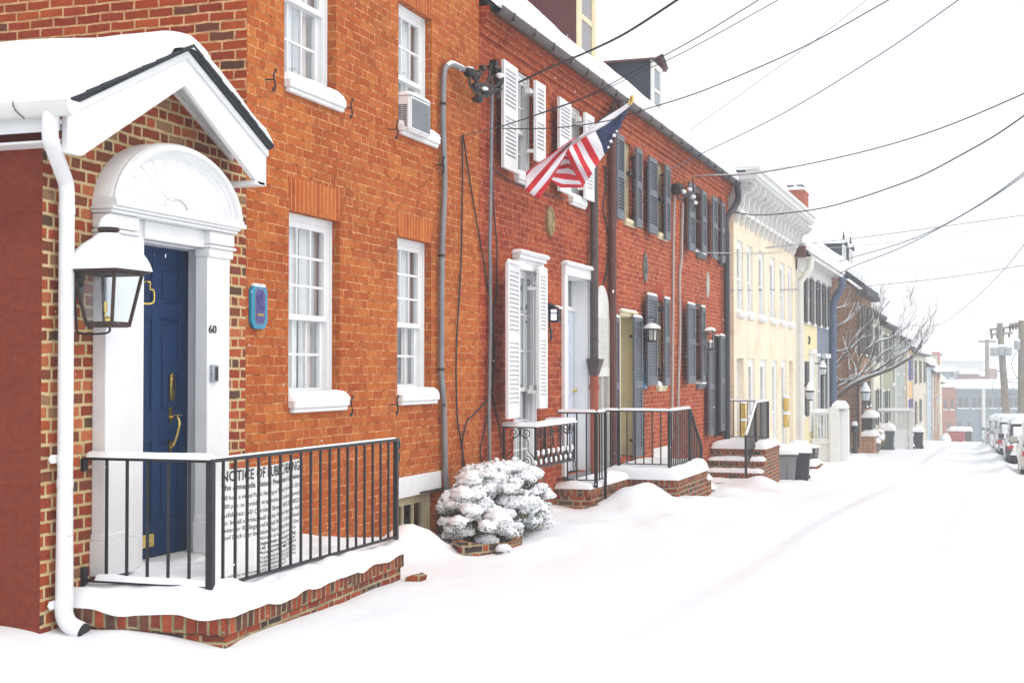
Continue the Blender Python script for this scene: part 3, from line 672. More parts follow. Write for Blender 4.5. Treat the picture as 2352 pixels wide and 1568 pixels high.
part('plaque_panel', paint('purple', (.06, .045, .22), .4, .3, 25), plq, relief)
part('gold_label', paint('gold_label', (.38, .26, .05), .5), plq, lambda mb: mb.box(F+.036, F+.040, pyc-pr*.4, pyc+pr*.4, pzc-.42*ph_, pzc-.32*ph_))
part('snow_cap', SNOW, plq, lambda mb: mb.cap((F, pyc-pr*.75, pzc+ph_-.018), (0, 1, 0), (1, 0, 0), (0, 0, 1), pr*1.5, .035, .028, .012, du=.01))
# --- air conditioner in the upper window
X1 = F+.12; ay0, ay1 = onX(943, 250, X1).y, onX(990, 250, X1).y; az0 = onX(943, 299, X1).z; az1 = onX(943, 215, X1).z
ac = thing('air_conditioner', 'white window air conditioner topped with snow above window sill', 'air conditioner', (F, (ay0+ay1)/2, az0))
part('case', WHITE, ac, lambda mb: mb.box(F-.2, X1, ay0, ay1, az0, az1), bevel=.02, seg=2)
part('coil_grille', paint('coil_grey', (.22, .24, .26), .5), ac, lambda mb: (mb.box(X1, X1+.004, ay0+.035, ay1-.035, az0+.035, az1-.035), [mb.box(X1+.004, X1+.007, ay0+.035, ay1-.035, z, z+.006) for z in [az0+.04+i*.0125 for i in range(int((az1-az0-.08)/.0125))]]))
part('side_vent', paint('vent_grey', (.10, .11, .12), .6), ac, lambda mb: [mb.box(x0, x1, ay0-.003, ay0+.002, z, z+.011) for (x0, x1) in ((F-.02, F+.03), (F+.035, F+.085)) for z in [az0+.04+i*.018 for i in range(12)]])
part('snow_cap', SNOW, ac, lambda mb: mb.cap((F-.05, ay0, az1-.008), (0, 1, 0), (1, 0, 0), (0, 0, 1), ay1-ay0, X1-F+.05, .05, .05, du=.03))
# --- stoop
SX0, SX1, SY0, SY1, SZ = F+.002, -4.17, 7.06, 10.05, .10
st = thing('brick_stoop', 'low brick stoop with soldier-course edge before the blue door', 'stoop', (-4.7, 8.5, G(8.5)))
xe = lambda y: lerp(-4.17, -4.36, (y-SY0)/(SY1-SY0))
part('stoop_base', BK_STOOP, st, lambda mb: mb.prism([(SX0, SY0+.02, -.9), (xe(SY0)-.02, SY0+.02, -.9), (xe(SY1)-.02, SY1-.02, -.9), (SX0, SY1-.02, -.9)], (0, 0, SZ-.125+.9)), bevel=.006, smooth=False)
part('edge_course', BK_SOLDS, st, lambda mb: mb.prism([(xe(SY0)-.2, SY0, SZ-.125), (xe(SY0), SY0, SZ-.125), (xe(SY1), SY1, SZ-.125), (xe(SY1)-.2, SY1, SZ-.125)], (0, 0, .125)), bevel=.008, swap=True)
part('edge_course', BK_SOLDS, st, lambda mb: mb.box(SX0, xe(SY0)-.201, SY0, SY0+.2, SZ-.125, SZ), bevel=.008, swap=True)
part('edge_course', BK_SOLDS, st, lambda mb: mb.box(SX0, xe(SY1)-.201, SY1-.2, SY1, SZ-.125, SZ), bevel=.008, swap=True)
def stsnow(mb):
    P = []; n, m = 110, 44
    for i in range(n+1):
        y = lerp(SY0-.01, SY1+.01, i/n); row = []
        for j in range(m+1):
            x1_ = xe(y)+.028+.022*noise.noise(V((y*3.2, 0, 4)))+.010*noise.noise(V((y*11, 2, 4))); x = lerp(SX0, x1_, (j/m)**.8); q = V((x, y, 0))
            e = min(y-SY0+.01, SY1+.01-y, (x1_-x)); k = sqrt(max(0, 1-(1-min(1, max(0, e)/.09))**2))
            h = .10+.045*noise.noise(q*2.1)+.025*noise.noise(q*6)
            if e > .2: h += .02
            drop = .045*max(0, .25+noise.noise(V((x*4, y*4, 7)))) if e < .004 else 0
            row.append((x+.02*noise.noise(q*4)*(0 if e < .01 else 1), y+.02*noise.noise(q*4+V((3, 3, 3))), SZ-.012-drop+(h+.01)*k))
        P.append(row)
    mb.grid(P, flip=True)
part('snow_cover', SNOW, st, stsnow, angle=70)
# --- railing of the stoop
def rail_posts(par, pts, z0s, z1s, n, r=.008, skip_ends=False): pass
RXp = -4.40; RY0, RY1 = 7.26, 9.98; rt = fz(488, 1062, RXp); rb_ = fz(905, 1228, RXp)
rl = thing('iron_railing', 'black iron railing in front of the blue door and public notice', 'railing', (RXp, RY0, SZ))
part('post', IRON, rl, lambda mb: mb.box(RXp-.022, RXp+.022, RY0-.022, RY0+.022, SZ-.05, rt), bevel=.003)
part('post', IRON, rl, lambda mb: mb.box(RXp-.018, RXp+.018, RY1-.018, RY1+.018, rb_-.04, rt), bevel=.003)
part('top_rail', IRON, rl, lambda mb: (mb.box(F+.02, RXp+.02, RY0-.02, RY0+.02, rt, rt+.022), mb.box(RXp-.02, RXp+.02, RY0+.021, RY1+.02, rt, rt+.022), mb.box(F, F+.03, RY0-.025, RY0+.02, rt-.07, rt+.01), mb.tube([(RXp, RY1+.01, rt+.01), (RXp+.0, RY1+.045, rt), (RXp, RY1+.06, rt-.03), (RXp, RY1+.04, rt-.06)], .014, 8), mb.tube([(RXp, RY1+.02, rt-.09), (RXp, RY1+.05, rt-.10), (RXp, RY1+.05, rt-.15), (RXp, RY1+.02, rt-.16)], .012, 8)), bevel=.004)
part('bottom_rail', IRON, rl, lambda mb: (mb.box(F+.02, RXp-.02, RY0-.016, RY0+.016, SZ+.11, SZ+.128), mb.box(RXp-.016, RXp+.016, RY0+.03, RY1-.02, SZ+.105, SZ+.122), mb.box(F, F+.03, RY0-.02, RY0+.02, SZ+.08, SZ+.2)), bevel=.003)
for i in range(1, 6):
    x = lerp(F+.03, RXp, i/6+.0); part('baluster', IRON, rl, lambda mb: mb.box(x-.0075, x+.0075, RY0-.0075, RY0+.0075, SZ+.125, rt))
for i in range(1, 19):
    y = lerp(RY0, RY1, i/19); part('baluster', IRON, rl, lambda mb: mb.box(RXp-.0075, RXp+.0075, y-.0075, y+.0075, SZ+.12, rt))
part('rail_snow', SNOW, rl, lambda mb: (mb.cap((F+.03, RY0-.03, rt+.018), (1, 0, 0), (0, 1, 0), (0, 0, 1), RXp-F-.02, .058, .042, .028, du=.02), mb.cap((RXp-.018, RY0, rt+.018), (0, 1, 0), (1, 0, 0), (0, 0, 1), RY1-RY0, .036, .014, .014, du=.03), mb.cap((F+.1, RY0-.02, SZ+.124), (1, 0, 0), (0, 1, 0), (0, 0, 1), .8, .04, .05, .03, du=.02)))
# --- public notice
nx = -4.52; na, nb = 7.50, 8.72; nz0, nz1 = SZ+.09, fz(700, 1056, nx+.05)
ntc = thing('public_notice', 'curled white public hearing notice behind the iron railing', 'sign', (nx, (na+nb)/2, nz0))
def bow(y): t = (y-na)/(nb-na); return nx+.075*sin(pi*min(1, t*1.15))-.10*max(0, t-.55)
def sheet(mb):
    n = 30; f1 = [(bow(lerp(na, nb, i/n)), lerp(na, nb, i/n)) for i in range(n+1)]
    for dx_ in (0, -.004): mb.grid([[(x+dx_, y, nz0), (x+dx_, y, nz1)] for x, y in f1], flip=dx_ < 0)
    mb.grid([[(x, y, nz1), (x-.004, y, nz1)] for x, y in f1])
part('sheet', paint('sign_white', (.88, .88, .87), .5, .04), ntc, sheet)
def notice_text():
    LN = [('NOTICE OF PUBLIC HEARING', .94, .115, 1, 0), ('The Annapolis Historic Preservation Commission', .84, .062, 1, 0), ('will hold a virtual Public Hearing on Tuesday, November 12, 2024', .75, .05, 0, 0),
          ('7:00 p.m. to consider an application for Certificate of Approval', .675, .05, 0, .0), ('Address: 60 Cornhill Street   HPC-2024-0023', .60, .055, 0, .15), ('To: Install a Privacy wall on the Western Property Line Add', .53, .052, 0, .15),
          ('Exterior Railings and Install White Columns Enclosed', .465, .052, 0, .15), ('Roof Deck over the Second Floor Flat Roof Moving Trap Door', .40, .052, 0, .15), ('Information on the application is available at the', .345, .04, 0, 0),
          ('Department of Planning and Zoning', .295, .04, 1, 0), ('145 Gorman Street, 3rd Floor', .25, .034, 1, 0), ('Annapolis, MD 21401', .21, .034, 1, 0), ('The public may submit written comment regarding', .165, .036, 0, 0),
          ('the application by 12-9-24 or present comment', .13, .036, 0, 0), ('to https://www.annapolis.gov/HPCcomments', .095, .036, 0, 0), ('The public may view the meeting here:  https://www.annapolis.gov/AnnapolisBoards', .055, .03, 0, .2), ('or, contact the office at 410-263', .02, .03, 0, 0)]
    allv, allf = [], []
    for txt, zr_, sz, bold, it in LN:
        cu = bpy.data.curves.new('t', 'FONT'); cu.body = txt; cu.size = 1; cu.offset = .012 if bold else 0; cu.resolution_u = 2; cu.shear = it
        tmp = bpy.data.objects.new('t', cu); COL.objects.link(tmp); dg = bpy.context.evaluated_depsgraph_get(); dg.update()
        me = bpy.data.meshes.new_from_object(tmp.evaluated_get(dg)); bpy.data.objects.remove(tmp)
        ax = [v.co.x for v in me.vertices]; L = max(ax); w_ = nb-na-.09
        if zr_ < .38: w_ *= .62
        hgt = sz*(nz1-nz0)
        x0 = na+.055 if zr_ > .38 else na+.05+(nb-na-.09)*.33
        if 'view the' in txt: x0 = na+.05; w_ = (nb-na-.1)*.9
        k = len(allv)
        for v in me.vertices:
            y = x0+v.co.x/L*w_; allv.append(V((bow(y)+.0025, y, nz0+(nz1-nz0)*zr_+v.co.y*hgt*1.15-hgt*.4)))
        allf += [[k+i for i in p.vertices] for p in me.polygons]; bpy.data.meshes.remove(me)
    mb = MB(); mb.v = allv; mb.f = allf; mb.m = [0]*len(allf)
    mb.build('lettering', paint('ink', (.02, .02, .022), .7), ntc, smooth=False)
notice_text()
# ================================================================== ROW OF THREE RED BRICK HOUSES
Y0r, Y1r, Y2r, Y3r = YE+.005, fy(1386), fy(1545), fy(1674)
EX = F+.17                                   # eave line
EZ = onX(1409, 213, EX).z                     # eave height
PT = tan(R(42)); RUN = 3.6
def holes_of(*wins): return [w_[:4] for w_ in wins]
def box4(xl, xr, yt, yb, X=F):               # opening from left/right edges and top/bottom seen at the left edge
    return (fy(xl, X), fy(xr, X), fz(xl, yb, X), fz(xl, yt, X))
def shutter(par, x0, x1, yt, yb, mat, X=F+.085, th=.035, panels=2, open_=0.0, hinge='r', snow=False, name='shutter', xt=None, pitch=.045, lab=None):
    """louvred shutter held off the wall; free edge swung out by open_ metres"""
    a, b = fy(x0, X), fy(x1, X); z0, z1 = fz(x0, yb, X), fz(x0, yt, X)
    if b-a < .12: b = a+.12
    f = lambda y: X+(open_*((b-y)/(b-a)) if hinge == 'r' else open_*((y-a)/(b-a)))
    st = min(.06, (b-a)*.2)
    def fn(mb):
        def bx(ya, yb_, za, zb, d0=th, d1=0.):
            A, B = f(ya), f(yb_)
            mb.add([(A-d0, ya, za), (A-d1, ya, za), (B-d1, yb_, za), (B-d0, yb_, za), (A-d0, ya, zb), (A-d1, ya, zb), (B-d1, yb_, zb), (B-d0, yb_, zb)],
                   [(0, 1, 2, 3), (7, 6, 5, 4), (0, 4, 5, 1), (1, 5, 6, 2), (2, 6, 7, 3), (3, 7, 4, 0)])
        bx(a, a+st, z0, z1); bx(b-st, b, z0, z1)
        hh = z1-z0; rails = [(z0, z0+.13), (z1-.08, z1)]
        ks = [i/panels for i in range(1, panels)]
        for k in ks: zc = z0+.1+(hh-.1)*(k if panels > 1 else .5)*.98; rails.append((zc-.05, zc+.05))
        for r0, r1 in rails: bx(a+st, b-st, r0, r1)
        rails.sort()
        bx(a+st, b-st, z0+.1, z1-.05, th, th-.006)
        for (p0, p1) in zip(rails, rails[1:]):
            za, zb = p0[1], p1[0]; n = max(3, int((zb-za)/pitch))
            for i in range(n):
                z = lerp(za, zb, (i+.5)/n); h = (zb-za)/n
                A, B = f(a+st), f(b-st)
                mb.add([(A-.004, a+st, z-h*.45), (B-.004, b-st, z-h*.45), (B-th*.75, b-st, z+h*.45), (A-th*.75, a+st, z+h*.45),
                        (A-.012, a+st, z-h*.5), (B-.012, b-st, z-h*.5)], [(0, 1, 2, 3), (4, 5, 1, 0)])
    o = part(name, mat, par, fn, smooth=False)
    if lab: o['label'] = lab
    if snow: part('snow', SNOW, o, lambda mb: mb.cap((f(a)-th, a, z1-.004), (f(b)-f(a), b-a, 0) if 0 else (0, 1, 0), (1, 0, 0), (0, 0, 1), b-a, th+.005, .04, .02, du=.03))
    for zz in (lerp(z0, z1, .12), lerp(z0, z1, .86)):
        ye = b if hinge == 'r' else a
        part('hinge', mat if mat is WHITE else IRON, o, lambda mb: mb.box(F, f(ye)-th-.001, ye-.04 if hinge == 'r' else ye, ye if hinge == 'r' else ye+.04, zz-.02, zz+.02))
    return o
def arm(par, x0, x1, y, mat, X=F+.06):
    part('hinge_arm', mat, par, lambda mb: mb.box(F+.001, X, fy(x0, X), fy(x1, X), fz(x0, y, X)-.03, fz(x0, y, X)+.03))
def rhouse(name, label, ya, yb, mat, wins, doors, gutmat, bot=-1.2):
    h = thing(name, label, 'house', (F, ya, gz(-5, ya)))
    def wl(mb):
        wallgrid(mb, F, ya, yb, bot, EZ-.02, holes_of(*wins, *doors), .10)
        # corbelled cornice courses under the gutter
        for i, (d, zt) in enumerate(((.03, .30), (.06, .225), (.09, .15), (.12, .075))): mb.box(F-.01+.003, F+d, ya, yb, EZ-zt-.002, EZ-zt+.074)
    part('front_wall', mat, h, wl, smooth=False)
    def rf(mb):
        mb.prism([(EX, ya, EZ), (EX-RUN, ya, EZ+RUN*PT), (EX-2*RUN, ya, EZ), (EX-2*RUN, ya, EZ-.05), (EX-RUN, ya, EZ+RUN*PT-.06), (EX, ya, EZ-.05)], (0, yb-ya, 0))
        mb.add([(F-.001, ya+.004, bot), (F-7, ya+.004, bot), (F-7, ya+.004, EZ), (F-RUN+.2, ya+.004, EZ+RUN*PT-.1), (F-.001, ya+.004, EZ)], [(4, 3, 2, 1, 0)])
        mb.add([(F-.001, yb-.004, bot), (F-7, yb-.004, bot), (F-7, yb-.004, EZ), (F-RUN+.2, yb-.004, EZ+RUN*PT-.1), (F-.001, yb-.004, EZ)], [(0, 1, 2, 3, 4)])
    r_ = part('roof', SLATE, h, rf, smooth=False)
    sp = sqrt(1+PT*PT)
    def sn(mb):
        U = V((0, 1, 0)); W = V((-1, 0, PT)).normalized(); N = V((PT, 0, 1)).normalized()
        mb.cap(V((EX+.05, ya-.01, EZ-.02)), U, W, N, yb-ya+.02, RUN*sp+.1, .17, .16, amp=.35, du=.16, fr=1.3)
    part('roof_snow', SNOW, r_, sn, angle=75)
    def gt_(mb):
        n = 8; P = []
        for y in (ya, yb):
            o = [(EX+.03+.075*cos(pi+pi*i/n), y, EZ-.01+.085*sin(pi+pi*i/n)) for i in range(n+1)]; P.append(o)
        mb.grid(P); mb.grid([[(p[0]*1.0+(EX+.03-p[0])*.08, p[1], p[2]+.004) for p in r] for r in P], flip=True)
        y = ya+.4
        while y < yb: mb.box(EX+.02, EX+.108, y, y+.025, EZ-.090, EZ+.0); y += .75
    part('gutter', gutmat, h, gt_)
    return h
# windows (left, right, bottom, top) on the front
A1 = (fy(1183), fy(1222), fz(1186, 400), fz(1186, 158)); A2 = (fy(1308), fy(1337), fz(1308, 452), fz(1308, 238))
A3 = (fy(1180), fy(1235), .12, fz(1180, 603)); AD = (fy(1296), fy(1351), fz(1296, 1093), fz(1296, 632))
AP = (fy(1360), fy(1393.5), -1.0, fz(1374, 672)-.06)
h58 = rhouse('brick_row_house', 'deep red brick row house with white shutters beside the orange brick house', Y0r, Y1r, BK_RED, [A1, A2, A3], [AD], GUTB)
B1 = (fy(1431), fy(1452), fz(1431, 500), fz(1431, 322)); B2 = (fy(1508), fy(1527), fz(1508, 533), fz(1508, 369))
B3 = (fy(1507), fy(1523), fz(1507, 884), fz(1507, 690)); BD = (fy(1423), fy(1454), fz(1423, 1052), fz(1423, 724))
h56 = rhouse('brick_row_house', 'bright red brick row house with cream door and grey shutters behind the flag', Y1r+.003, Y2r, BK_RED2, [B1, B2, B3], [BD], GUTB)
C1 = (fy(1598), fy(1616), fz(1598, 578), fz(1598, 425)); C2 = (fy(1650), fy(1661), fz(1650, 596), fz(1650, 452))
C3 = (fy(1598), fy(1614), fz(1598, 880), fz(1598, 696)); CD = (fy(1640), fy(1656), fz(1640, 1003), fz(1640, 780))
h54 = rhouse('brick_row_house', 'red brick row house with black doorway and pale conduits next to the cream building', Y2r+.003, Y3r, BK_RED2, [C1, C2, C3], [CD], GUTK)
# --- 58
window(h58, A1, rec=.05, cols=3, ru=2, rl=2, fw=.07, sl=(.04, .04), sproj=.07, curt='gap', sillsnow=True)
window(h58, A2, rec=.05, cols=3, ru=2, rl=2, fw=.07, sl=(.04, .04), sproj=.07, curt='gap')
window(h58, A3, rec=.03, cols=3, ru=3, rl=3, fw=.10, sill=False, curt='full', lintel=.02, lmat=BK_SOLDR, lh=.22)
def hood58(mb, a, b, z):
    mb.box(F, F+.10, a-.06, b+.06, z, z+.05); mb.box(F, F+.07, a-.04, b+.04, z-.12, z); mb.box(F, F+.13, a-.09, b+.09, z+.05, z+.075)
    n = 12
    for i in range(n): y = lerp(a-.03, b+.01, i/n); mb.box(F+.07, F+.085, y, y+.03, z-.05, z-.02)
hd = part('window_hood', WHITE, h58, lambda mb: hood58(mb, A3[0], A3[1], A3[3]+.05), bevel=.003)
part('snow', SNOW, hd, lambda mb: mb.cap((F, A3[0]-.09, A3[3]+.12), (0, 1, 0), (1, 0, 0), (0, 0, 1), A3[1]-A3[0]+.18, .14, .035, .03, du=.04))
shutter(h58, 1154, 1190, 136, 384, WHITE, X=F+.11, open_=.02, panels=2); shutter(h58, 1232, 1254, 184, 368, WHITE, X=F+.12, hinge='l')
shutter(h58, 1283, 1313, 222, 437, WHITE, X=F+.11, open_=.02); shutter(h58, 1346, 1366, 258, 456, WHITE, X=F+.12, hinge='l')
shutter(h58, 1152, 1195, 602, 962, WHITE, X=F+.17, open_=.08, snow=True, pitch=.05); shutter(h58, 1239, 1258, 617, 938, WHITE, X=F+.15, hinge='l', snow=True)
for x0, x1, y in ((1218, 1233, 208), (1333, 1347, 273), (1332, 1346, 458), (1226, 1240, 660), (1226, 1240, 890)): arm(h58, x0, x1, y, WHITE)
def dframe(par, o, mat, doormat, X=F, proj=.05, fw=.10, rec=.16, transom=0, panels=True, name='door', knob=True):
    y0, y1, z0, z1 = o
    f = part('door_frame', mat, par, lambda mb: (mb.box(X, X+proj, y0-fw, y0, z0, z1), mb.box(X, X+proj, y1, y1+fw, z0, z1), mb.box(X, X+proj+.01, y0-fw, y1+fw, z1, z1+fw), mb.box(X, X+proj+.05, y0-fw-.03, y1+fw+.03, z1+fw, z1+fw+.03),
        mb.box(X-rec, X, y1-.015, y1, z0, z1), mb.box(X-rec, X, y0, y0+.015, z0, z1), mb.box(X-rec, X, y0+.015, y1-.015, z1-.015, z1)), bevel=.003)
    part('snow', SNOW, f, lambda mb: mb.cap((X, y0-fw-.03, z1+fw+.025), (0, 1, 0), (1, 0, 0), (0, 0, 1), y1-y0+2*fw+.06, proj+.055, .03, .03, du=.05))
    zt = z1-transom; Xd = X-rec
    def dd(mb):
        a, b = y0+.015, y1-.015; mb.box(Xd-.04, Xd-.01, a, b, z0, zt-.01)
        s = (b-a)*.14; c = (a+b)/2; rows = [0, .1, .36, .45, .74, .8, .94, 1]
        for ya_, yb_ in ((a, a+s), (c-s*.45, c+s*.45), (b-s, b)): mb.box(Xd-.01, Xd, ya_, yb_, z0, zt-.01)
        for i in (0, 2, 4, 6): mb.box(Xd-.01, Xd-.001, a+s, b-s, lerp(z0, zt-.01, rows[i]), lerp(z0, zt-.01, rows[i+1]))
    d = part(name, doormat, par, dd, bevel=.003)
    if knob: part('door_knob', BRASS, d, lambda mb: mb.lathe([(.02, 0), (.01, .02), (.028, .04), (.02, .06), (0, .065)], (Xd, y1-.08, lerp(z0, z1, .42)), 10, ax=((0, 1, 0), (0, 0, 1), (1, 0, 0))))
    if transom:
        tw = part('transom', mat, par, lambda mb: (mb.box(Xd-.03, Xd+.02, y0+.015, y1-.015, zt-.01, zt+.05), mb.box(Xd-.03, Xd+.01, y0+.015, y0+.06, zt+.05, z1-.015), mb.box(Xd-.03, Xd+.01, y1-.06, y1-.015, zt+.05, z1-.015)), bevel=.002)
        part('pane', GLASS, tw, lambda mb: mb.add([(Xd-.01, y0, zt), (Xd-.01, y1, zt), (Xd-.01, y1, z1), (Xd-.01, y0, z1)], [(0, 1, 2, 3)]), smooth=False)
        part('curtain', CURT2, tw, lambda mb: mb.box(Xd-.08, Xd-.07, y0, y1, zt, z1))
    return f
PALEB = paint('pale_blue_door_paint', (.62, .68, .78), .45, .05)
dframe(h58, AD, WHITE, PALEB, fw=.13, transom=.42, rec=.2)
part('threshold', paint('grey_stone', (.20, .20, .21), .8), h58, lambda mb: mb.box(F, F+.06, AD[0], AD[1], AD[2]-.10, AD[2]))
# arched lattice gate of the passage
def gatearch(mb):
    y0, y1, z0, z1 = AP; c = (y0+y1)/2; r = (y1-y0)/2; zt = fz(1376, 655)-r*1.1; n = 14
    arc = [(F+.012, c-r*cos(pi*i/n), zt+r*1.1*sin(pi*i/n)) for i in range(n+1)]
    mb.prism(arc+[(F+.012, y1, fz(1374, 730)), (F+.012, y0, fz(1374, 730))], (.03, 0, 0))
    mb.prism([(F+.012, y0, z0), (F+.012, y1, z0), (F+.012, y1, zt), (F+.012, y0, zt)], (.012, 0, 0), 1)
    za, zb = fz(1374, 845), fz(1374, 730); k = 0
    while za+k*.075 < zb: mb.box(F+.024, F+.036, y0+.05, y1-.05, za+k*.075, za+k*.075+.045); k += 1
    k = 0
    while y0+.05+k*.075 < y1-.05: mb.box(F+.036, F+.044, y0+.05+k*.075, y0+.09+k*.075, za, zb); k += 1
    mb.box(F+.024, F+.05, y0, y0+.06, z0, zb); mb.box(F+.024, F+.05, y1-.06, y1, z0, zb); mb.box(F+.024, F+.06, y0+.06, y1-.06, za-.12, za)
    mb.box(F+.024, F+.05, c-.015, c+.015, z0, za-.12)
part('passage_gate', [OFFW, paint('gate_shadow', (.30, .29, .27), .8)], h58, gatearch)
part('brick_arch', BK_SOLDR, h58, lambda mb: mb.prism([(F+.002, (AP[0]+AP[1])/2-((AP[1]-AP[0])/2+k_)*cos(pi*i/14), fz(1376, 655)-(AP[1]-AP[0])*.55+((AP[1]-AP[0])*.5+k_)*1.1*sin(pi*i/14)) for k_, rg in ((.2, range(15)), (.01, range(14, -1, -1))) for i in rg], (.006, 0, 0)), smooth=False)
def hanglamp(label, x0, x1, yt, yb, glow):
    X = F+.11; a, b = fy(x0, X), fy(x1, X); c = (a+b)/2; z0, z1 = fz(x0, yb+3, X), fz(x0, yt-2, X); w2 = .052; zr = z0+(z1-z0)*.62
    t_ = thing('porch_lamp', label, 'lamp', (F, c, z0))
    part('lamp_frame', IRON, t_, lambda mb: ([mb.box(X+i*w2-.01, X+i*w2+.01, c+j*w2-.01, c+j*w2+.01, z0, zr) for i in (-1, 1) for j in (-1, 0, 1)], mb.box(X-w2-.01, X+w2+.01, c-w2-.01, c+w2+.01, z0-.015, z0+.01), mb.box(X-w2-.008, X+w2+.008, c-w2-.008, c+w2+.008, lerp(z0, zr, .62), lerp(z0, zr, .70)), mb.box(F, X, c-.02, c+.02, zr, zr+.03), mb.box(F, F+.02, c-.05, c+.05, z0+.03, z1)))
    part('lamp_roof', IRON, t_, lambda mb: mb.prism([(F+.02, c-.12, zr+.03), (X+w2+.04, c-.12, zr), (X+w2+.04, c-.12, zr+.015), (F+.02, c-.12, z1)], (0, .24, 0)))
    m = MATS.get('lamp_glow')
    if not m: m, tt = newmat('lamp_glow'); finish(tt, (.8, .75, .9), .5, Emission_Color=(.80, .72, 1, 1), Emission_Strength=1.2)
    part('lamp_shade', m, t_, lambda mb: mb.box(X-w2+.012, X+w2-.012, c-w2+.012, c+w2-.012, z0+.012, zr-.002))
    part('snow', SNOW, t_, lambda mb: mb.cap((X+w2-.05, c-.12, zr+.03), (0, 1, 0), (1, 0, -.3), (0, 0, 1), .24, .10, .025, .03, du=.04))
hanglamp('lit lamp with small pitched black hood left of the white framed door', 1262, 1287, 694, 733, 1)
numerals('5', F, fy(1262), fz(1262, 752), .15, IRON, 'house_number', h58, .7, .03); numerals('8', F, fy(1265), fz(1265, 769), .15, IRON, 'house_number', h58, .7, .03)
part('fire_mark', paint('aged_gold', (.36, .27, .13), .5, .5, 30, .6, dirt=(.10, .08, .06)), h58, lambda mb: (mb.prism(ellipse(F, fy(1261), fz(1261, 508), .155, .185), (.025, 0, 0)), mb.tube([(F+.03, fy(1261)+.13*cos(2*pi*i/16), fz(1261, 508)+.16*sin(2*pi*i/16)) for i in range(16)], .014, 6, closed=True), mb.blob((F+.025, fy(1259), fz(1259, 506)), .02, .05, .09), mb.blob((F+.025, fy(1264), fz(1264, 514)), .02, .05, .06)))
# --- 56
window(h56, B1, rec=.07, cols=2, ru=1, rl=1, mat=CREAMP, sillmat=CREAMP, fw=.07, curt=None, sillsnow=False, mid=.5); window(h56, B2, rec=.07, cols=2, ru=1, rl=1, mat=CREAMP, sillmat=CREAMP, fw=.07, curt=None, sillsnow=False, mid=.5)
window(h56, B3, rec=.05, cols=2, ru=1, rl=1, mat=CREAMP, sillmat=CREAMP, fw=.09, curt='full', lintel=.0, lmat=BK_SOLDR, lh=.28)
PY = paint('yellow_cream_door', (.66, .56, .33), .45, .06)
dframe(h56, BD, CREAMP, PY, fw=.05, proj=.02, rec=.30)
for a in ((1419, 1436, 306, 500), (1464, 1477, 338, 520)): shutter(h56, *a, SHGREY, X=F+.11, hinge='l' if a[0] == 1464 else 'r')
for a in ((1493, 1512, 358, 533), (1531, 1542, 379, 549)): shutter(h56, *a, SHGREY, X=F+.11, hinge='l' if a[0] == 1531 else 'r')
for a in ((1489, 1511, 676, 885), (1529, 1540, 685, 885)): shutter(h56, *a, SHGREY, X=F+.12, hinge='l' if a[0] == 1529 else 'r', snow=True)
shutter(h56, 1414.5, 1424, 727, 1058, SHGREY, X=F+.05, panels=2, snow=True); shutter(h56, 1458, 1477, 727, 1050, SHGREY, X=F+.09, hinge='l', snow=True)
for x0, x1, y in ((1448, 1465, 398), (1448, 1465, 557-7+5), (1520, 1533, 457), (1520, 1533, 605-9), (1516, 1530, 707), (1516, 1530, 849)): 
    if y not in (555, 596): arm(h56, x0, x1, y, IRON)
numerals('56', F, fy(1478), fz(1478, 819), .12, BRASS, 'house_number', h56, 1, .02)
part('blue_marker', paint('sky_blue', (.16, .42, .66), .5, .15, 20), h56, lambda mb: mb.prism(octo(F, fy(1479.5), fz(1479.5, 858), .11, .24, .25), (.03, 0, 0)), bevel=.004)
part('fire_mark', paint('painted_iron', (.13, .13, .13), .5, .5, 20, dirt=(.4, .12, .08)), h56, lambda mb: (mb.prism(ellipse(F, fy(1480.5), fz(1480.5, 615), .12, .24), (.03, 0, 0)), mb.blob((F+.04, fy(1481), fz(1481, 605)), .02, .05, .09), mb.blob((F+.04, fy(1481), fz(1481, 622)), .02, .06, .05)))
part('cellar_panel', OFFW, h56, lambda mb: mb.box(F, F+.015, fy(1500), fy(1532), fz(1500, 1072), fz(1500, 1030)))
# --- 54
DKR = paint('dark_red_sash', (.10, .03, .025), .5, .2)
for c_, l in ((C1, 0), (C2, 0)): window(h54, c_, rec=.03, cols=2, ru=1, rl=1, mat=DKR, fw=.05, curt=None, sillmat=SHGREY, mid=.5)
window(h54, C3, rec=.03, cols=2, ru=1, rl=1, mat=DKR, fw=.05, curt=None, sillmat=SHGREY, mid=.5, sillsnow=True)
dframe(h54, CD, SHBLK, SHBLK, fw=.05, proj=.04, rec=.2, knob=False)
for a in ((1585, 1598.5, 417, 574), (1615, 1625, 437, 578), (1639, 1650, 450, 592), (1660, 1667, 464, 602)): shutter(h54, *a, SHGREY, X=F+.14, hinge='l' if a[0] in (1615, 1660) else 'r')
for a in ((1582, 1598.5, 697, 881), (1613.5, 1621.5, 704, 878)): shutter(h54, *a, SHGREY, X=F+.14, hinge='l' if a[0] == 1613.5 else 'r', snow=True)
shutter(h54, 1630, 1641, 785, 1000, SHGREY, X=F+.12, snow=True); shutter(h54, 1656, 1666, 770, 990, SHGREY, X=F+.12, hinge='l', snow=True)
part('oval_mark', paint('pale_iron', (.42, .42, .38), .5, .3, 20), h54, lambda mb: mb.prism(ellipse(F, fy(1625), fz(1625, 655), .13, .26), (.02, 0, 0)))
part('name_board', OFFW, h54, lambda mb: mb.prism(ellipse(F, fy(1622.5), fz(1622.5, 830), .16, .30), (.02, 0, 0)))
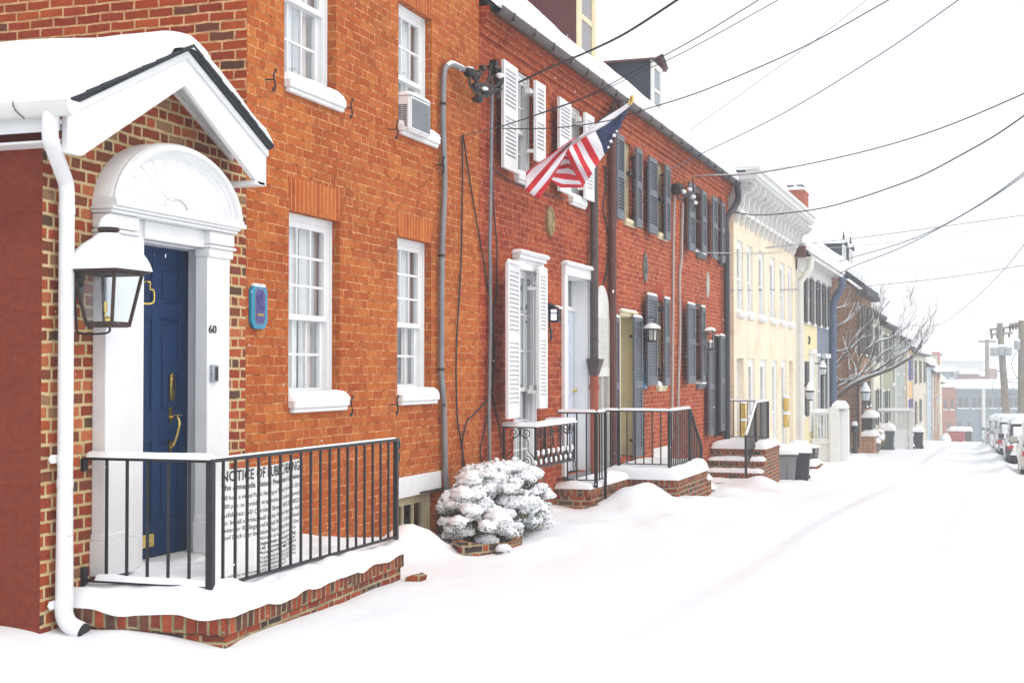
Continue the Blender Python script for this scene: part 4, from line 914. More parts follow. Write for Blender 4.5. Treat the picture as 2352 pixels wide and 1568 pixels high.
# --- downspouts
def pipe(name, par, mat, pts, r, **k): return part(name, mat, par, lambda mb: mb.tube(catmull(pts, 4) if k.get('sm', 1) else pts, r, 12))
d1 = fy(1365, F+.09)
dsA = part('downspout', GUTB, h58, lambda mb: (mb.tube(catmull([(EX+.03, d1+1.05, EZ-.08), (EX+.03, d1+1.05, EZ-.22), (F+.12, d1+.75, EZ-.34), (F+.10, d1+.12, EZ-.62), (F+.09, d1, EZ-.85), (F+.09, d1, EZ-1.1)], 5)+[(F+.09, d1, 2.5), (F+.09, d1, fz(1365, 826, F+.09))], .058, 12),
    mb.add([(F+.09+i*.11, d1+j*.12, fz(1365, 824, F+.09)) for i, j in ((-.8, -1), (1, -1), (1, 1), (-.8, 1))]+[(F+.09+i*.05, d1+j*.06, fz(1365, 862, F+.09)) for i, j in ((-1, -1), (1, -1), (1, 1), (-1, 1))], [(0, 1, 2, 3), (7, 6, 5, 4), (0, 4, 5, 1), (1, 5, 6, 2), (2, 6, 7, 3), (3, 7, 4, 0)]), 
    [mb.tube([(F+.09, d1, z), (F+.09, d1, z+.03)], .064, 12) for z in (2.6, 1.9)]))
part('clay_pipe', paint('terracotta', (.33, .07, .03), .6, .2, 9), dsA, lambda mb: (mb.tube([(F+.09, d1, fz(1365, 862, F+.09)), (F+.09, d1, -.9)], .06, 12), mb.tube([(F+.09, d1, 1.25), (F+.09, d1, 1.31)], .075, 12), mb.tube([(F+.1, d1+.12, 1.62), (F+.09, d1+.04, 1.48)], .045, 8)))
d2 = fy(1407, F+.08)
part('downspout', paint('maroon_pipe', (.10, .028, .022), .45, .2, 8), h56, lambda mb: mb.tube([(F+.08, d2, EZ-.06), (F+.08, d2, 2.0), (F+.08, d2, -.9)], .062, 12))
d3 = fy(1669.5, F+.1)
part('downspout', GUTK, h54, lambda mb: mb.tube(catmull([(EX+.05, Y3r-.15, EZ-.06), (EX+.06, Y3r-.1, EZ-.35), (F+.16, Y3r-.2, EZ-.55), (F+.10, d3, EZ-.85), (F+.1, d3, EZ-1.2)], 5)+[(F+.1, d3, 2.), (F+.1, d3, -1.2)], .065, 12))
# --- dormers
def dormer(par, x_face, ya_, yb_, zb, zt, side, face, roofmat, xback, pk=.35, wincols=2, shed=False):
    """dormer standing on the roof: cheek walls, front with window, small gable roof with snow"""
    yc = (ya_+yb_)/2
    def body(mb):
        mb.box(xback, x_face, ya_, yb_, zb, zt)
        mb.prism([(xback, ya_, zt), (xback, yb_, zt), (xback, yc, zt+pk)], (x_face-xback, 0, 0))
    d = part('dormer', side, par, body, smooth=False)
    part('dormer_front', face, d, lambda mb: (mb.box(x_face, x_face+.03, ya_-.01, ya_+.14, zb, zt), mb.box(x_face, x_face+.03, yb_-.14, yb_+.01, zb, zt), mb.box(x_face, x_face+.03, ya_+.14, yb_-.14, zt-.1, zt), mb.box(x_face, x_face+.02, ya_+.14, ya_+.2, zb, zt-.1), mb.box(x_face, x_face+.02, yb_-.2, yb_-.14, zb, zt-.1), mb.box(x_face, x_face+.025, ya_+.2, yb_-.2, lerp(zb, zt, .48), lerp(zb, zt, .54))))
    part('pane', GLASS, d, lambda mb: mb.add([(x_face+.01, ya_+.14, zb), (x_face+.01, yb_-.14, zb), (x_face+.01, yb_-.14, zt-.1), (x_face+.01, ya_+.14, zt-.1)], [(0, 1, 2, 3)]), smooth=False)
    part('dormer_roof', roofmat, d, lambda mb: [mb.prism([(xback, ya_-.12, zt-.02), (xback, yc, zt+pk), (xback, yc, zt+pk+.04), (xback, ya_-.12, zt+.02)], (x_face+.08-xback, 0, 0)), mb.prism([(xback, yb_+.12, zt-.02), (xback, yc, zt+pk), (xback, yc, zt+pk+.04), (xback, yb_+.12, zt+.02)], (x_face+.08-xback, 0, 0))])
    s = sqrt((yc-ya_+.12)**2+(pk+.02)**2)
    part('snow', SNOW, d, lambda mb: (mb.cap((xback, ya_-.12, zt+.02), (1, 0, 0), V((0, yc-ya_+.12, pk+.02)).normalized(), V((0, -pk, yc-ya_)).normalized(), x_face+.12-xback, s, .13, .1, du=.15), mb.cap((xback, yb_+.12, zt+.02), (1, 0, 0), V((0, yc-yb_-.12, pk+.02)).normalized(), V((0, pk, yc-ya_)).normalized(), x_face+.12-xback, s, .13, .1, du=.15)), angle=70)
DX = F-.30
# maroon dormer on 58 : front corner seen at x 1325..1364 ; slate dormer on 56 : 1500..1520
def fyX(x, X): return onX(x, 852, X).y
m_y0 = fyX(1325, DX); m_y1 = fyX(1366, DX)
dormer(h58, DX, m_y0, m_y1, EZ+.45, onX(1325, 8, DX).z+.5, paint('maroon_dormer', (.10, .022, .025), .6, .15), CREAMP, SLATE, DX-3.2, .25)
s_y0 = fyX(1496, DX); s_y1 = fyX(1520, DX)
dormer(h56, DX, s_y0, s_y1, EZ+.45, onX(1496, 140, DX).z, SLATE, OFFW, paint('dark_red_trim', (.11, .03, .03), .6), DX-3.2, .16)
# ================================================================== CREAM BUILDING
FC = -5.2; CA, CB = fyX(1686, FC), fyX(1828, FC)
CREAMW = brick('cream_painted_brick', [(0, (.83, .73, .58)), (.5, (.85, .755, .60)), (1, (.87, .775, .62))], (.82, .725, .57), mw=.006, wob=.005, mort2=(.80, .70, .55), big=.2, bd=.003)
CREAMJ = paint('cream_jamb', (.60, .41, .22), .7)
upx = [(1693, 1706, 552), (1717, 1728, 562), (1743.5, 1755, 575), (1769, 1780, 588), (1792, 1802, 600), (1811, 1819, 610)]
lox = [(1692, 1707, 822, 1010), (1719, 1732, 823, 1003), (1746, 1759, 823, 1003), (1774, 1784, 824, 1003), (1795, 1805, 825, 1003), (1812, 1820, 826, 1010)]
uw = [(fyX(a, FC), fyX(b+1.5, FC), onX(a, {0: 718, 1: 721, 2: 728, 3: 733, 4: 739, 5: 744}[i], FC).z, onX(a, t, FC).z) for i, (a, b, t) in enumerate(upx)]
zb_ = sum(w_[2] for w_ in uw)/6; zt_ = sum(w_[3] for w_ in uw)/6; uw = [(a, b, zb_, zt_) for a, b, _, _ in uw]
zt2 = onX(1692, 822, FC).z
lw = [(fyX(a, FC), fyX(b+1.5, FC), (-.75 if i not in (0, 5) else -1.0), zt2) for i, (a, b, t, bb) in enumerate(lox)]
crm = thing('cream_row_building', 'cream painted building with an ornate white bracketed cornice', 'building', (FC, CA, gz(-5, CA)))
ctz = onX(1740, 381, FC+.55).z; cbz = onX(1682, 483, FC).z
part('front_wall', CREAMW, crm, lambda mb: (wallgrid(mb, FC, CA, CB, -2, cbz+.1, uw+lw, .22), mb.add([(FC, CA, -2), (FC-8, CA, -2), (FC-8, CA, cbz+.5), (FC, CA, cbz+.5)], [(3, 2, 1, 0)]), mb.add([(FC, CB, -2), (FC-8, CB, -2), (FC-8, CB, cbz+.5), (FC, CB, cbz+.5)], [(0, 1, 2, 3)])), smooth=False)
part('roof', SLATE, crm, lambda mb: mb.box(FC-8, FC+.3, CA-.25, CB, ctz-.12, ctz-.06))
part('roof_snow', SNOW, crm, lambda mb: mb.cap((FC-8, CA-.28, ctz-.06), (1, 0, 0), (0, 1, 0), (0, 0, 1), 8.5, CB-CA+.3, .16, .15, du=.4))
ORNG = paint('orange_reflection', (.50, .12, .04), .6, .1)  # painted strips imitating brick houses reflected in the window glass
for i, o in enumerate(uw+lw):
    b = i < 6
    if i in (6, 11): dframe(crm, (o[0]+.06, o[1]-.02, o[2], o[3]-.02), WHITE, WHITE, X=FC-.12, fw=.05, proj=.01, rec=.05, transom=.4, knob=i == 6)
    else:
        w_ = window(crm, o, X=FC, rec=.05, cols=1, ru=1, rl=1, fw=.12, curt='full', sill=b, sillsnow=b, sl=(.05, .05), sproj=.08, mid=.5)
        if i in (0, 1, 2, 7, 8): part('painted_reflection', ORNG, w_, lambda mb: mb.box(FC-.09, FC-.085, o[0]+.13, o[0]+.36, o[2]+.1 if i > 5 else lerp(o[2], o[3], .4), o[3]-.12))
for i in (1, 5):
    x, yt, yb_ = ((1771/1771*1762.5-.0, 0, 0) if 0 else ((1746, 1014, 1052) if i == 1 else (1812, 915, 958)))
def cornice(mb):
    X0 = FC; a, b = CA-.02, CB
    def rb(d, z0, z1, e=0): mb.box(X0-.3, X0+d, a-e, b, z0, z1)
    rb(.60, ctz-.08, ctz, .25); rb(.55, ctz-.20, ctz-.08, .22); rb(.50, ctz-.26, ctz-.20, .20); rb(.38, ctz-.30, ctz-.26, .14)
    mb.box(X0-.3, X0+.06, a, b, cbz, ctz-.30); rb(.12, cbz, cbz+.09, .05); rb(.09, cbz+.09, cbz+.13, .03)
    y = a
    while y < b-.05: mb.box(X0+.06, X0+.30, y, y+.08, ctz-.40, ctz-.30); y += .17
    n = 14
    for i in range(n+1):
        y = lerp(a+.1, b-.15, i/n)
        pr_ = [(X0+.06, y, ctz-.40), (X0+.46, y, ctz-.31), (X0+.47, y, ctz-.40), (X0+.38, y, ctz-.50), (X0+.24, y, ctz-.54), (X0+.20, y, ctz-.66), (X0+.22, y, ctz-.78), (X0+.14, y, cbz+.04), (X0+.12, y, cbz-.10), (X0+.07, y, cbz-.24), (X0+.001, y, cbz-.24)]
        mb.prism(pr_, (0, .10, 0))
        for (cx_, cz_, r_) in ((X0+.36, ctz-.42, .06), (X0+.16, ctz-.66, .05)): mb.lathe([(r_, 0), (r_*.6, .012), (r_*.3, .0), (0, .01)], (cx_, y-.001, cz_), 10, ax=((1, 0, 0), (0, 0, 1), (0, -1, 0)))
part('cornice', paint('cornice_white', (.70, .71, .70), .6, .06), crm, cornice, bevel=.0)
# ================================================================== STREET OBJECTS IN FRONT OF THE ROW
def bar(mb, p, q, r=.008): mb.beam(p, q, 2*r, 2*r)
def railing(name, label, loc, segs, posts, r=.008, gap=.115, mat=IRON, snow=True, top=.018, group=None, sh=.035, bal='baluster'):
    """segs: (p_top, q_top, zbot_p, zbot_q)"""
    t_ = thing(name, label, 'railing', loc, group)
    for (p, q, zb, zc) in segs:
        p, q = V(p), V(q)
        part('top_rail', mat, t_, lambda mb: mb.beam(p, q, .035, .02))
        part('bottom_rail', mat, t_, lambda mb: mb.beam((p.x, p.y, zb), (q.x, q.y, zc), .025, .014))
        L = sqrt((q.x-p.x)**2+(q.y-p.y)**2); n = max(2, int(L/gap))
        for i in range(1, n):
            a = p.lerp(q, i/n); z = lerp(zb, zc, i/n); part(bal, mat, t_, lambda mb: mb.box(a.x-r, a.x+r, a.y-r, a.y+r, z, a.z))
        if snow:
            d = (q-p); Lr = d.length; d.normalize(); s_ = d.cross(V((0, 0, 1))).normalized(); up = s_.cross(d)
            part('snow', SNOW, t_, lambda mb: mb.cap(p-s_*.026+up*.008, d, s_, up, Lr, .052, sh, .026, du=.04))
    for (x, y, z0, z1, rr) in posts: part('post', mat, t_, lambda mb: mb.box(x-rr, x+rr, y-rr, y+rr, z0, z1), bevel=.003)
    return t_
# --- window guard of 58
gx = onY(1228, 1000, fy(1150)).x; gy0 = fy(1152); gy1 = onX(1319, 1000, gx).y; gt0, gt1 = onY(1228, 1074, gy0).z, onY(1228, 981, gy0).z
wg = thing('window_guard', 'scrolled black iron window guard holding snow below white shutters', 'window guard', (F, gy0, gt0))
def spiral(mb, o, u, r, turns=1.6, sgn=1, st=0., rad=.006, flip=1):
    n = 22; pts = []
    for i in range(n+1):
        t = i/n; a = st+sgn*turns*2*pi*t; k = r*(1-.8*t); pts.append(V(o)+V(u)*(k*cos(a))+V((0, 0, 1))*(k*sin(a)*flip))
    mb.tube(pts, rad, 5)
def unit(mb, c, u, w2, z0, z1, rad=.006):
    c, u = V(c), V(u); h = z1-z0; Z = lambda k: V((0, 0, z0+h*k))
    P = lambda a, k: V((c.x, c.y, 0))+u*(a*w2)+Z(k)
    bar(mb, P(0, 0), P(0, 1), rad)
    for s in (-1, 1):
        spiral(mb, P(s*.42, .86), u, w2*.42, sgn=s, st=pi/2, rad=rad)
        spiral(mb, P(s*.45, .14), u, w2*.42, sgn=-s, st=pi/2, rad=rad, flip=1)
        mb.tube(catmull([P(s*.1, .80), P(s*.5, .70), P(s*.58, .62), P(s*.58, .42), P(s*.78, .34), P(s*.98, .24), P(s*1.0, .12), P(s*.7, .02), P(s*.2, 0)], 3), rad, 5)
def guardu(n): return ['scroll_panel']
for (c0, c1, u, n, w_) in (((F+.04, gy0), (gx, gy0), (1, 0, 0), 1, None), ((gx, gy0), (gx, gy1), (0, 1, 0), 4, None), ((gx, gy1), (F+.04, gy1), (1, 0, 0), 1, None)):
    for i in range(n):
        a = V((*c0, 0)).lerp(V((*c1, 0)), (i+.5)/n); L = (V((*c1, 0))-V((*c0, 0))).length/n/2*.92
        part('scroll_panel', IRON, wg, lambda mb: unit(mb, (a.x, a.y, 0), u, L, gt0, gt1))
for (x, y) in ((gx, gy0), (gx, gy1), (F+.03, gy0), (F+.03, gy1)): part('post', IRON, wg, lambda mb: mb.box(x-.012, x+.012, y-.012, y+.012, gt0-.02, gt1+.01))
part('top_rail', IRON, wg, lambda mb: (bar(mb, (F, gy0, gt1), (gx, gy0, gt1), .01), bar(mb, (gx, gy0, gt1), (gx, gy1, gt1), .01), bar(mb, (gx, gy1, gt1), (F, gy1, gt1), .01)))
part('bottom_rail', IRON, wg, lambda mb: (bar(mb, (F, gy0, gt0), (gx, gy0, gt0), .01), bar(mb, (gx, gy0, gt0), (gx, gy1, gt0), .01), bar(mb, (gx, gy1, gt0), (F, gy1, gt0), .01), [mb.tube([(gx+.0, y_+.055*sin(2*pi*i/16)+0, gt0-.06+.055*cos(2*pi*i/16)) for i in range(16)], .006, 5, closed=True) for y_ in (gy0, gy1)]))
part('snow', SNOW, wg, lambda mb: (mb.cap((F, gy0-.025, gt1+.005), (1, 0, 0), (0, 1, 0), (0, 0, 1), gx-F+.03, .05, .055, .03, du=.03), mb.cap((gx-.03, gy0, gt1+.005), (0, 1, 0), (1, 0, 0), (0, 0, 1), gy1-gy0+.02, .06, .06, .035, du=.04), mb.cap((F+.02, gy1-.02, gt1+.005), (1, 0, 0), (0, 1, 0), (0, 0, 1), gx-F, .05, .06, .03, du=.03)))
def lumps(mb, n):
    for i in range(n):
        t = i/n; y = lerp(gy0, gy1, t); mb.blob((gx+.0, y, gt0+.06+.10*(i % 2)), .02, .03, .035, 7, 5, .3)
for i in range(16): part('snow_lump', SNOW, wg, lambda mb: mb.blob((gx, lerp(gy0, gy1, i/16), gt0+.06+.10*(i % 2)), .02, .03, .035, 7, 5, .3))
# --- stoops
def stoop(name, label, x1, y0, y1, top, bot, mat=BK_STOOP, edgemat=BK_SOLDS, snow=.10, eh=.11, x0=F+.002):
    t_ = thing(name, label, 'stoop', (-4.8, (y0+y1)/2, bot+.3))
    part('brick_base', mat, t_, lambda mb: mb.box(x0, x1-.012, y0+.012, y1-.012, bot, top-eh), smooth=False)
    part('edge_course', edgemat, t_, lambda mb: mb.box(x0, x1, y0, y1, top-eh, top), bevel=.006, swap=True)
    if snow: part('snow_cover', SNOW, t_, lambda mb: mb.cap((x0, y0-.02, top-.02), (0, 1, 0), (1, 0, 0), (0, 0, 1), y1-y0+.04, x1-x0+.02, snow+.02, .10, amp=.3, du=.07, fr=2.5), angle=70)
    return t_
sY = 17.0; s58x = onY(1356, 1150, sY).x; s58t = onY(1356, 1120, sY).z
st58 = stoop('brick_stoop', 'red brick stoop under the pale blue door beside the snowy bush', s58x, sY, 18.9, s58t, -.8)
part('lower_step', BK_STOOP, st58, lambda mb: mb.box(s58x-.05, onY(1397, 1170, sY).x, sY+.03, 18.85, -.8, onY(1397, 1160, sY+.03).z), bevel=.006)
rT = onY(1369, 948, 17.1).z; px_ = onY(1369, 948, 17.1).x
railing('iron_railing', 'plain iron railing between the scrolled guard and the terracotta pipe', (px_, 17.1, s58t), [((F+.02, 17.1, rT), (px_, 17.1, rT), s58t+.09, s58t+.09), ((px_, 17.15, rT), (px_, 17.5, rT), s58t+.09, s58t+.09)], [(px_, 17.1, onY(1369, 1120, 17.1).z, rT, .022), (px_, 17.55, s58t-.2, rT, .018)])
y56 = 19.2; x56 = onY(1556, 1100, y56).x; t56 = onY(1500, 1098, y56).z
st56 = stoop('brick_stoop', 'square brown brick stoop with deep snow below the cream door', x56, y56, 21.4, t56, -1.0, snow=.16)
for k in range(3): part('step', BK_STOOP, st56, lambda mb: mb.box(F+.3, x56, 21.4+.28*k, 21.68+.28*k, -1.1, t56-.17*(k+1)), bevel=.006); part('snow', SNOW, st56, lambda mb: mb.cap((F+.3, 21.4+.28*k, t56-.17*(k+1)-.01), (1, 0, 0), (0, 1, 0), (0, 0, 1), x56-F-.28, .30, .10, .08))
rT = onY(1500, 944, y56+.1).z; xr = onY(1537, 944, y56+.1).x; x42 = onY(1421, 944, y56+.1).x; ya, yb = onX(1584, 941, xr).y, onX(1611, 1025, xr).y; zq = onX(1611, 1027, xr).z
railing('iron_railing', 'iron railing wrapping the brown brick stoop and sloping down its steps', (xr, y56+.1, t56), [((F+.02, y56+.1, rT), (x42, y56+.1, rT), t56+.05, t56+.05), ((x42, y56+.1, rT), (xr, y56+.1, rT), t56+.19, t56+.19), ((xr, y56+.13, rT), (xr, ya, rT), t56+.16, t56+.16), ((xr, ya, rT), (xr, yb, zq), t56+.1, zq-.6)], [(x42, y56+.1, onY(1421, 1103, y56+.1).z, rT, .022), (xr, y56+.1, t56-.05, rT, .02), (xr, ya, t56, rT, .018), (xr, yb, zq-.75, zq, .02)], gap=.12)
# 54 stairs
x54 = -4.2
st54 = thing('brick_steps', 'four snowy red brick steps rising to the black doorway', 'steps', (-4.7, 27.5, -.8))
yl, z54 = [26.5, 26.8, 27.1, 27.4], [onX(1611, 1106, F).z, onX(1616, 1083, F).z, onX(1623, 1056, F).z, onX(1632, 1028, F).z]
for k in range(4):
    y1 = 29.2 if k == 3 else yl[k+1]
    part('step' if k < 3 else 'landing', BK_STOOP, st54, lambda mb: mb.box(F+.002, x54-.002*k, yl[k]+.001, y1, -1.4, z54[k]-.06), smooth=False)
    part('tread', BK_SOLDS, st54, lambda mb: mb.box(F+.002, x54+.01, yl[k]-.02, y1-.021, z54[k]-.06, z54[k]), bevel=.005, swap=True)
    part('snow', SNOW, st54, lambda mb: mb.cap((F+.01, yl[k]-.03, z54[k]-.01), (1, 0, 0), (0, 1, 0), (0, 0, 1), x54-F+.0, (y1-yl[k]+.04), .075 if k < 3 else .14, .08, amp=.4), angle=70)
rT = onY(1760, 921, 29.1).z; xx = -4.42; yk = onX(1736, 920, xx).y; ye = onX(1713, 1000, xx).y; ze = onX(1713, 1000, xx).z
railing('iron_railing', 'black iron railing of the four brick steps in front of the cream building', (xx, 29, z54[3]), [((F+.02, 29.1, rT), (xx, 29.1, rT), z54[3]+.15, z54[3]+.15), ((xx, 29.07, rT), (xx, yk, rT), z54[3]+.08, z54[3]+.08), ((xx, yk, rT), (xx, ye, ze), z54[3]+.1, ze-.62)], [(xx, 29.1, z54[3]-.05, rT, .02), (xx, yk, z54[2], rT, .016), (xx, ye, onX(1713, 1093, xx).z, ze, .022)], gap=.13)
# --- masts, conduits and cables on the walls
def W(x, y, X=F+.03): return onX(x, y, X)
m1 = thing('service_mast', 'thick grey electric conduit with curved top on the orange brick wall', 'conduit', (F, fy(1020), -.1))
part('pipe', GREYP, m1, lambda mb: mb.tube(catmull([W(1066, 160, F+.12), W(1050, 154, F+.09), W(1036, 148, F+.06), W(1022, 158, F+.05), W(1018.5, 190, F+.05)], 6)+[W(1017.5, 270, F+.05), W(1020.5, 400, F+.05), W(1021, 429, F+.05), W(1015, 582, F+.05), W(1014, 700, F+.05), W(1013.5, 857, F+.05), W(1019, 920, F+.05), W(1022, 1076, F+.05), W(1031, 1172, F+.05)], .03, 10))
part('clamp', BRONZE, m1, lambda mb: [mb.tube([W(x, y, F+.05), W(x, y+6, F+.05)], .036, 10) for x, y in ((1018, 236), (1014.5, 584), (1013.8, 845))])
part('weatherhead', IRON, m1, lambda mb: mb.blob(W(1078, 166, F+.15), .07, .08, .06, 10, 7)); part('splice', IRON, m1, lambda mb: mb.blob(W(1094, 176, F+.16), .05, .06, .05))
part('drip_loop', CABLE, m1, lambda mb: [mb.tube(catmull([W(a, b, F+.17), W(c, d, F+.2), W(e, f, F+.2), W(g, h, F+.22)], 5), .013, 7) for a, b, c, d, e, f, g, h in ((1080, 168, 1080, 195, 1094, 214, 1116, 222), (1086, 168, 1096, 190, 1112, 196, 1130, 198), (1092, 176, 1104, 206, 1118, 210, 1146, 205))])
part('snow', SNOW, m1, lambda mb: (mb.tube(catmull([W(1026, 151, F+.06), W(1038, 144, F+.07), W(1052, 150, F+.09), W(1066, 157, F+.12)], 5), [.012]+[.022]*14+[.012], 8), mb.blob(W(1078, 160, F+.15), .06, .07, .03)))
m2 = thing('service_mast', 'slim grey conduit with black service head beside the white shutter', 'conduit', (F, fy(1128), -.1))
part('pipe', GREYP, m2, lambda mb: mb.tube([W(1130, 188, F+.05), W(1128.5, 300, F+.05), W(1127, 429, F+.05), W(1124.5, 590, F+.05), W(1126, 612, F+.05), W(1126.5, 760, F+.05), W(1123, 941, F+.05), W(1125, 1085, F+.05)], .021, 8))
part('weatherhead', IRON, m2, lambda mb: mb.blob(W(1146, 182, F+.12), .06, .07, .08))
part('insulator_rack', IRON, m2, lambda mb: (mb.box(F, F+.08, fy(1124), fy(1129), fz(1124, 170), fz(1124, 138)), mb.box(F, F+.10, fy(1118), fy(1136), fz(1118, 156), fz(1118, 150)), mb.box(F, F+.05, fy(1100), fy(1107), fz(1100, 160), fz(1100, 150))))
part('bracket', BRONZE, m2, lambda mb: [mb.box(F, F+.08, fy(x), fy(x+8), fz(x, y+8), fz(x, y)) for x, y in ((1084, 224), (1088, 190), (1086, 162), (1139, 200))])
part('drip_loop', CABLE, m2, lambda mb: [mb.tube(catmull([W(*p, F+.15) for p in pp], 5), .011, 7) for pp in (((1130, 190), (1112, 215), (1120, 222), (1146, 205)), ((1146, 188), (1136, 206), (1144, 226), (1150, 204)), ((1128, 150), (1122, 182), (1110, 196), (1096, 214)), ((1150, 170), (1128, 180), (1134, 200), (1150, 190)))])
for x, y in ((1100, 226), (1114, 213), (1092, 200)): part('splice', IRON, m2, lambda mb: mb.blob(W(x, y, F+.2), .05, .06, .05))
part('snow', SNOW, m2, lambda mb: [mb.blob(W(x, y, F+.2), .045, .055, .03) for x, y in ((1112, 206), (1148, 174))])
def cable(label, pts, r=.008, mat=CABLE, X=F+.025, cat='cable', name='wall_cable'):
    mb = MB(); P = catmull([W(*p, X) for p in pts], 4); mb.tube(P, r, 6); o = mb.build(name, mat, None, origin=P[-1]); return tag(o, label, cat)
cable('black cable hanging down the orange brick left of the brick joint', [(1062, 312), (1062, 430), (1058.6, 612), (1048, 806), (1050.5, 960), (1062, 1029), (1063.6, 1095)], .009)
cable('black cable slanting from the left hook across to the slim conduit', [(1064, 312), (1081.4, 429), (1104.6, 565), (1114.5, 622), (1127.6, 711), (1134, 777), (1132.5, 885), (1122.6, 914), (1083, 957), (1072, 970), (1062, 1016), (1066, 1060), (1070, 1088)], .009)
cable('black cable running just right of the slim grey conduit', [(1133, 210), (1132, 429), (1141.5, 565), (1140.5, 612), (1140.7, 672), (1132.5, 721), (1132, 760), (1137, 809), (1131, 901), (1145.6, 973), (1152, 1026)], .008)
cable('loose cable looping low between conduit and snowy bush', [(1131, 901), (1122, 940), (1116, 973), (1103, 1039), (1114.5, 1078)], .008)
cable('bent cable under the left white shutter', [(1127, 400), (1126, 350), (1140, 312), (1154, 300), (1170, 315), (1175, 322), (1166, 318), (1152, 297)], .006)
cable('thin cable running from the conduit to the second white sill', [(1130, 387), (1150, 400), (1175, 418), (1230, 438), (1292, 456), (1300, 450)], .007)
cable('cables bundled down the wall beside the maroon downspout', [(1390, 380), (1391, 430), (1386, 480), (1396, 530), (1398, 570), (1394, 620), (1386, 655)], .012)
cable('thin cable curling above the cellar window', [(1012, 1123), (990, 1126), (966, 1131), (1000, 1124), (1030, 1118)], .010)
for lab, pts in (('left pale conduit running down between the grey shuttered windows', [(1549, 442), (1547, 560), (1546, 700), (1544, 900), (1543, 1010)]), ('right pale conduit beside the left black shutter', [(1568, 466), (1566, 560), (1565, 600), (1561, 640), (1562, 760), (1558, 900), (1557, 1050)])):
    o = cable(lab, pts, .024, paint('pale_conduit', (.42, .38, .36), .5, .1), F+.04, 'conduit', 'wall_conduit')
m3 = thing('service_drop', 'snowy service head and drip loops beside the first black shutter', 'electric service', (F, fy(1555), fz(1555, 440)))
part('weatherhead', IRON, m3, lambda mb: mb.blob(W(1556, 434, F+.1), .12, .16, .11))
part('drip_loop', CABLE, m3, lambda mb: [mb.tube(catmull([W(*p, F+.2) for p in pp], 5), .014, 6) for pp in (((1560, 436), (1578, 446), (1592, 440), (1590, 410)), ((1562, 440), (1582, 456), (1596, 470), (1597, 478)), ((1556, 445), (1560, 460), (1572, 452), (1588, 436)))])
part('snow', SNOW, m3, lambda mb: [mb.blob(W(x, y, F+.22), .05, .06, .035) for x, y in ((1584, 435), (1592, 452), (1597, 466), (1570, 440))])
# --- lamps of 56 and 54
def barnlamp(label, x0, x1, yt, yb, style):
    X = F+.26; a, b = onX(x0, yb, X).y, onX(x1, yb, X).y; c = (a+b)/2; z0, z1 = onX(x0, yb, X).z, onX(x0, yt, X).z; h = z1-z0; r = h*.25
    t_ = thing('wall_lantern', label, 'lantern', (F, c, z0))
    if style:
        part('lantern_frame', IRON, t_, lambda mb: ([mb.tube([(X+r*.8*cos(i*pi/3), c+r*.8*sin(i*pi/3), z0), (X+r*.95*cos(i*pi/3), c+r*.95*sin(i*pi/3), z0+h*.5)], .008, 5) for i in range(6)], mb.lathe([(r*.8, 0), (r*.85, .02), (.0, .03)], (X, c, z0-.01), 12), mb.lathe([(r*1.5, .5*h), (r*1.2, .58*h), (r*.6, .66*h), (r*.3, .7*h), (.01, .74*h)], (X, c, z0), 16), mb.tube(catmull([(F, c, z0+h*.35), (F+.1, c, z0+h*.8), (X-.04, c, z0+h*1.0), (X+.06, c, z0+h*.95), (X+.02, c, z0+h*.7)], 5), .01, 6), mb.lathe([(.01, 0), (.09, .0), (.09, .02), (.01, .03)], (F, c, z0+h*.35), 10, ax=((0, 1, 0), (0, 0, 1), (1, 0, 0)))))
        part('glass', paint('frosted_glass', (.55, .55, .5), .3), t_, lambda mb: mb.lathe([(r*.7, .02), (r*.85, h*.48)], (X, c, z0), 12))
        part('snow', SNOW, t_, lambda mb: mb.lathe([(r*1.52, .51*h), (r*1.35, .60*h), (r*.8, .70*h), (r*.3, .74*h), (.0, .75*h)], (X, c, z0+.01), 16))
    else:
        q = .07
        part('lantern_frame', IRON, t_, lambda mb: ([mb.box(X+i*q-.008, X+i*q+.008, c+j*q-.008, c+j*q+.008, z0, z0+h*.85) for i in (-1, 1) for j in (-1, 1)], mb.box(X-q, X+q, c-q, c+q, z0-.02, z0+.01), mb.box(X-q-.02, X+q+.02, c-q-.02, c+q+.02, z0+h*.83, z0+h*.88), mb.box(F, X, c-.015, c+.015, z0+h*.7, z0+h*.74), mb.box(X-.04, X+.04, c-.04, c+.04, z0+h*.95, z0+h)))
        part('glass', GLASS2, t_, lambda mb: mb.box(X-q, X+q, c-q, c+q, z0+.01, z0+h*.83), smooth=False)
        part('candle', OFFW, t_, lambda mb: mb.tube([(X, c, z0), (X, c, z0+h*.4)], .015, 8))
        part('snow', SNOW, t_, lambda mb: mb.cap((X-q-.03, c-q-.03, z0+h*.87), (1, 0, 0), (0, 1, 0), (0, 0, 1), 2*q+.06, 2*q+.06, .07, .06, du=.03))
    return t_
barnlamp('round hooded black lantern with snow next to the sky blue marker', 1484, 1510, 727, 783, 1)
barnlamp('square black lantern with snow beside the black doorway', 1621, 1640, 752, 801, 0)
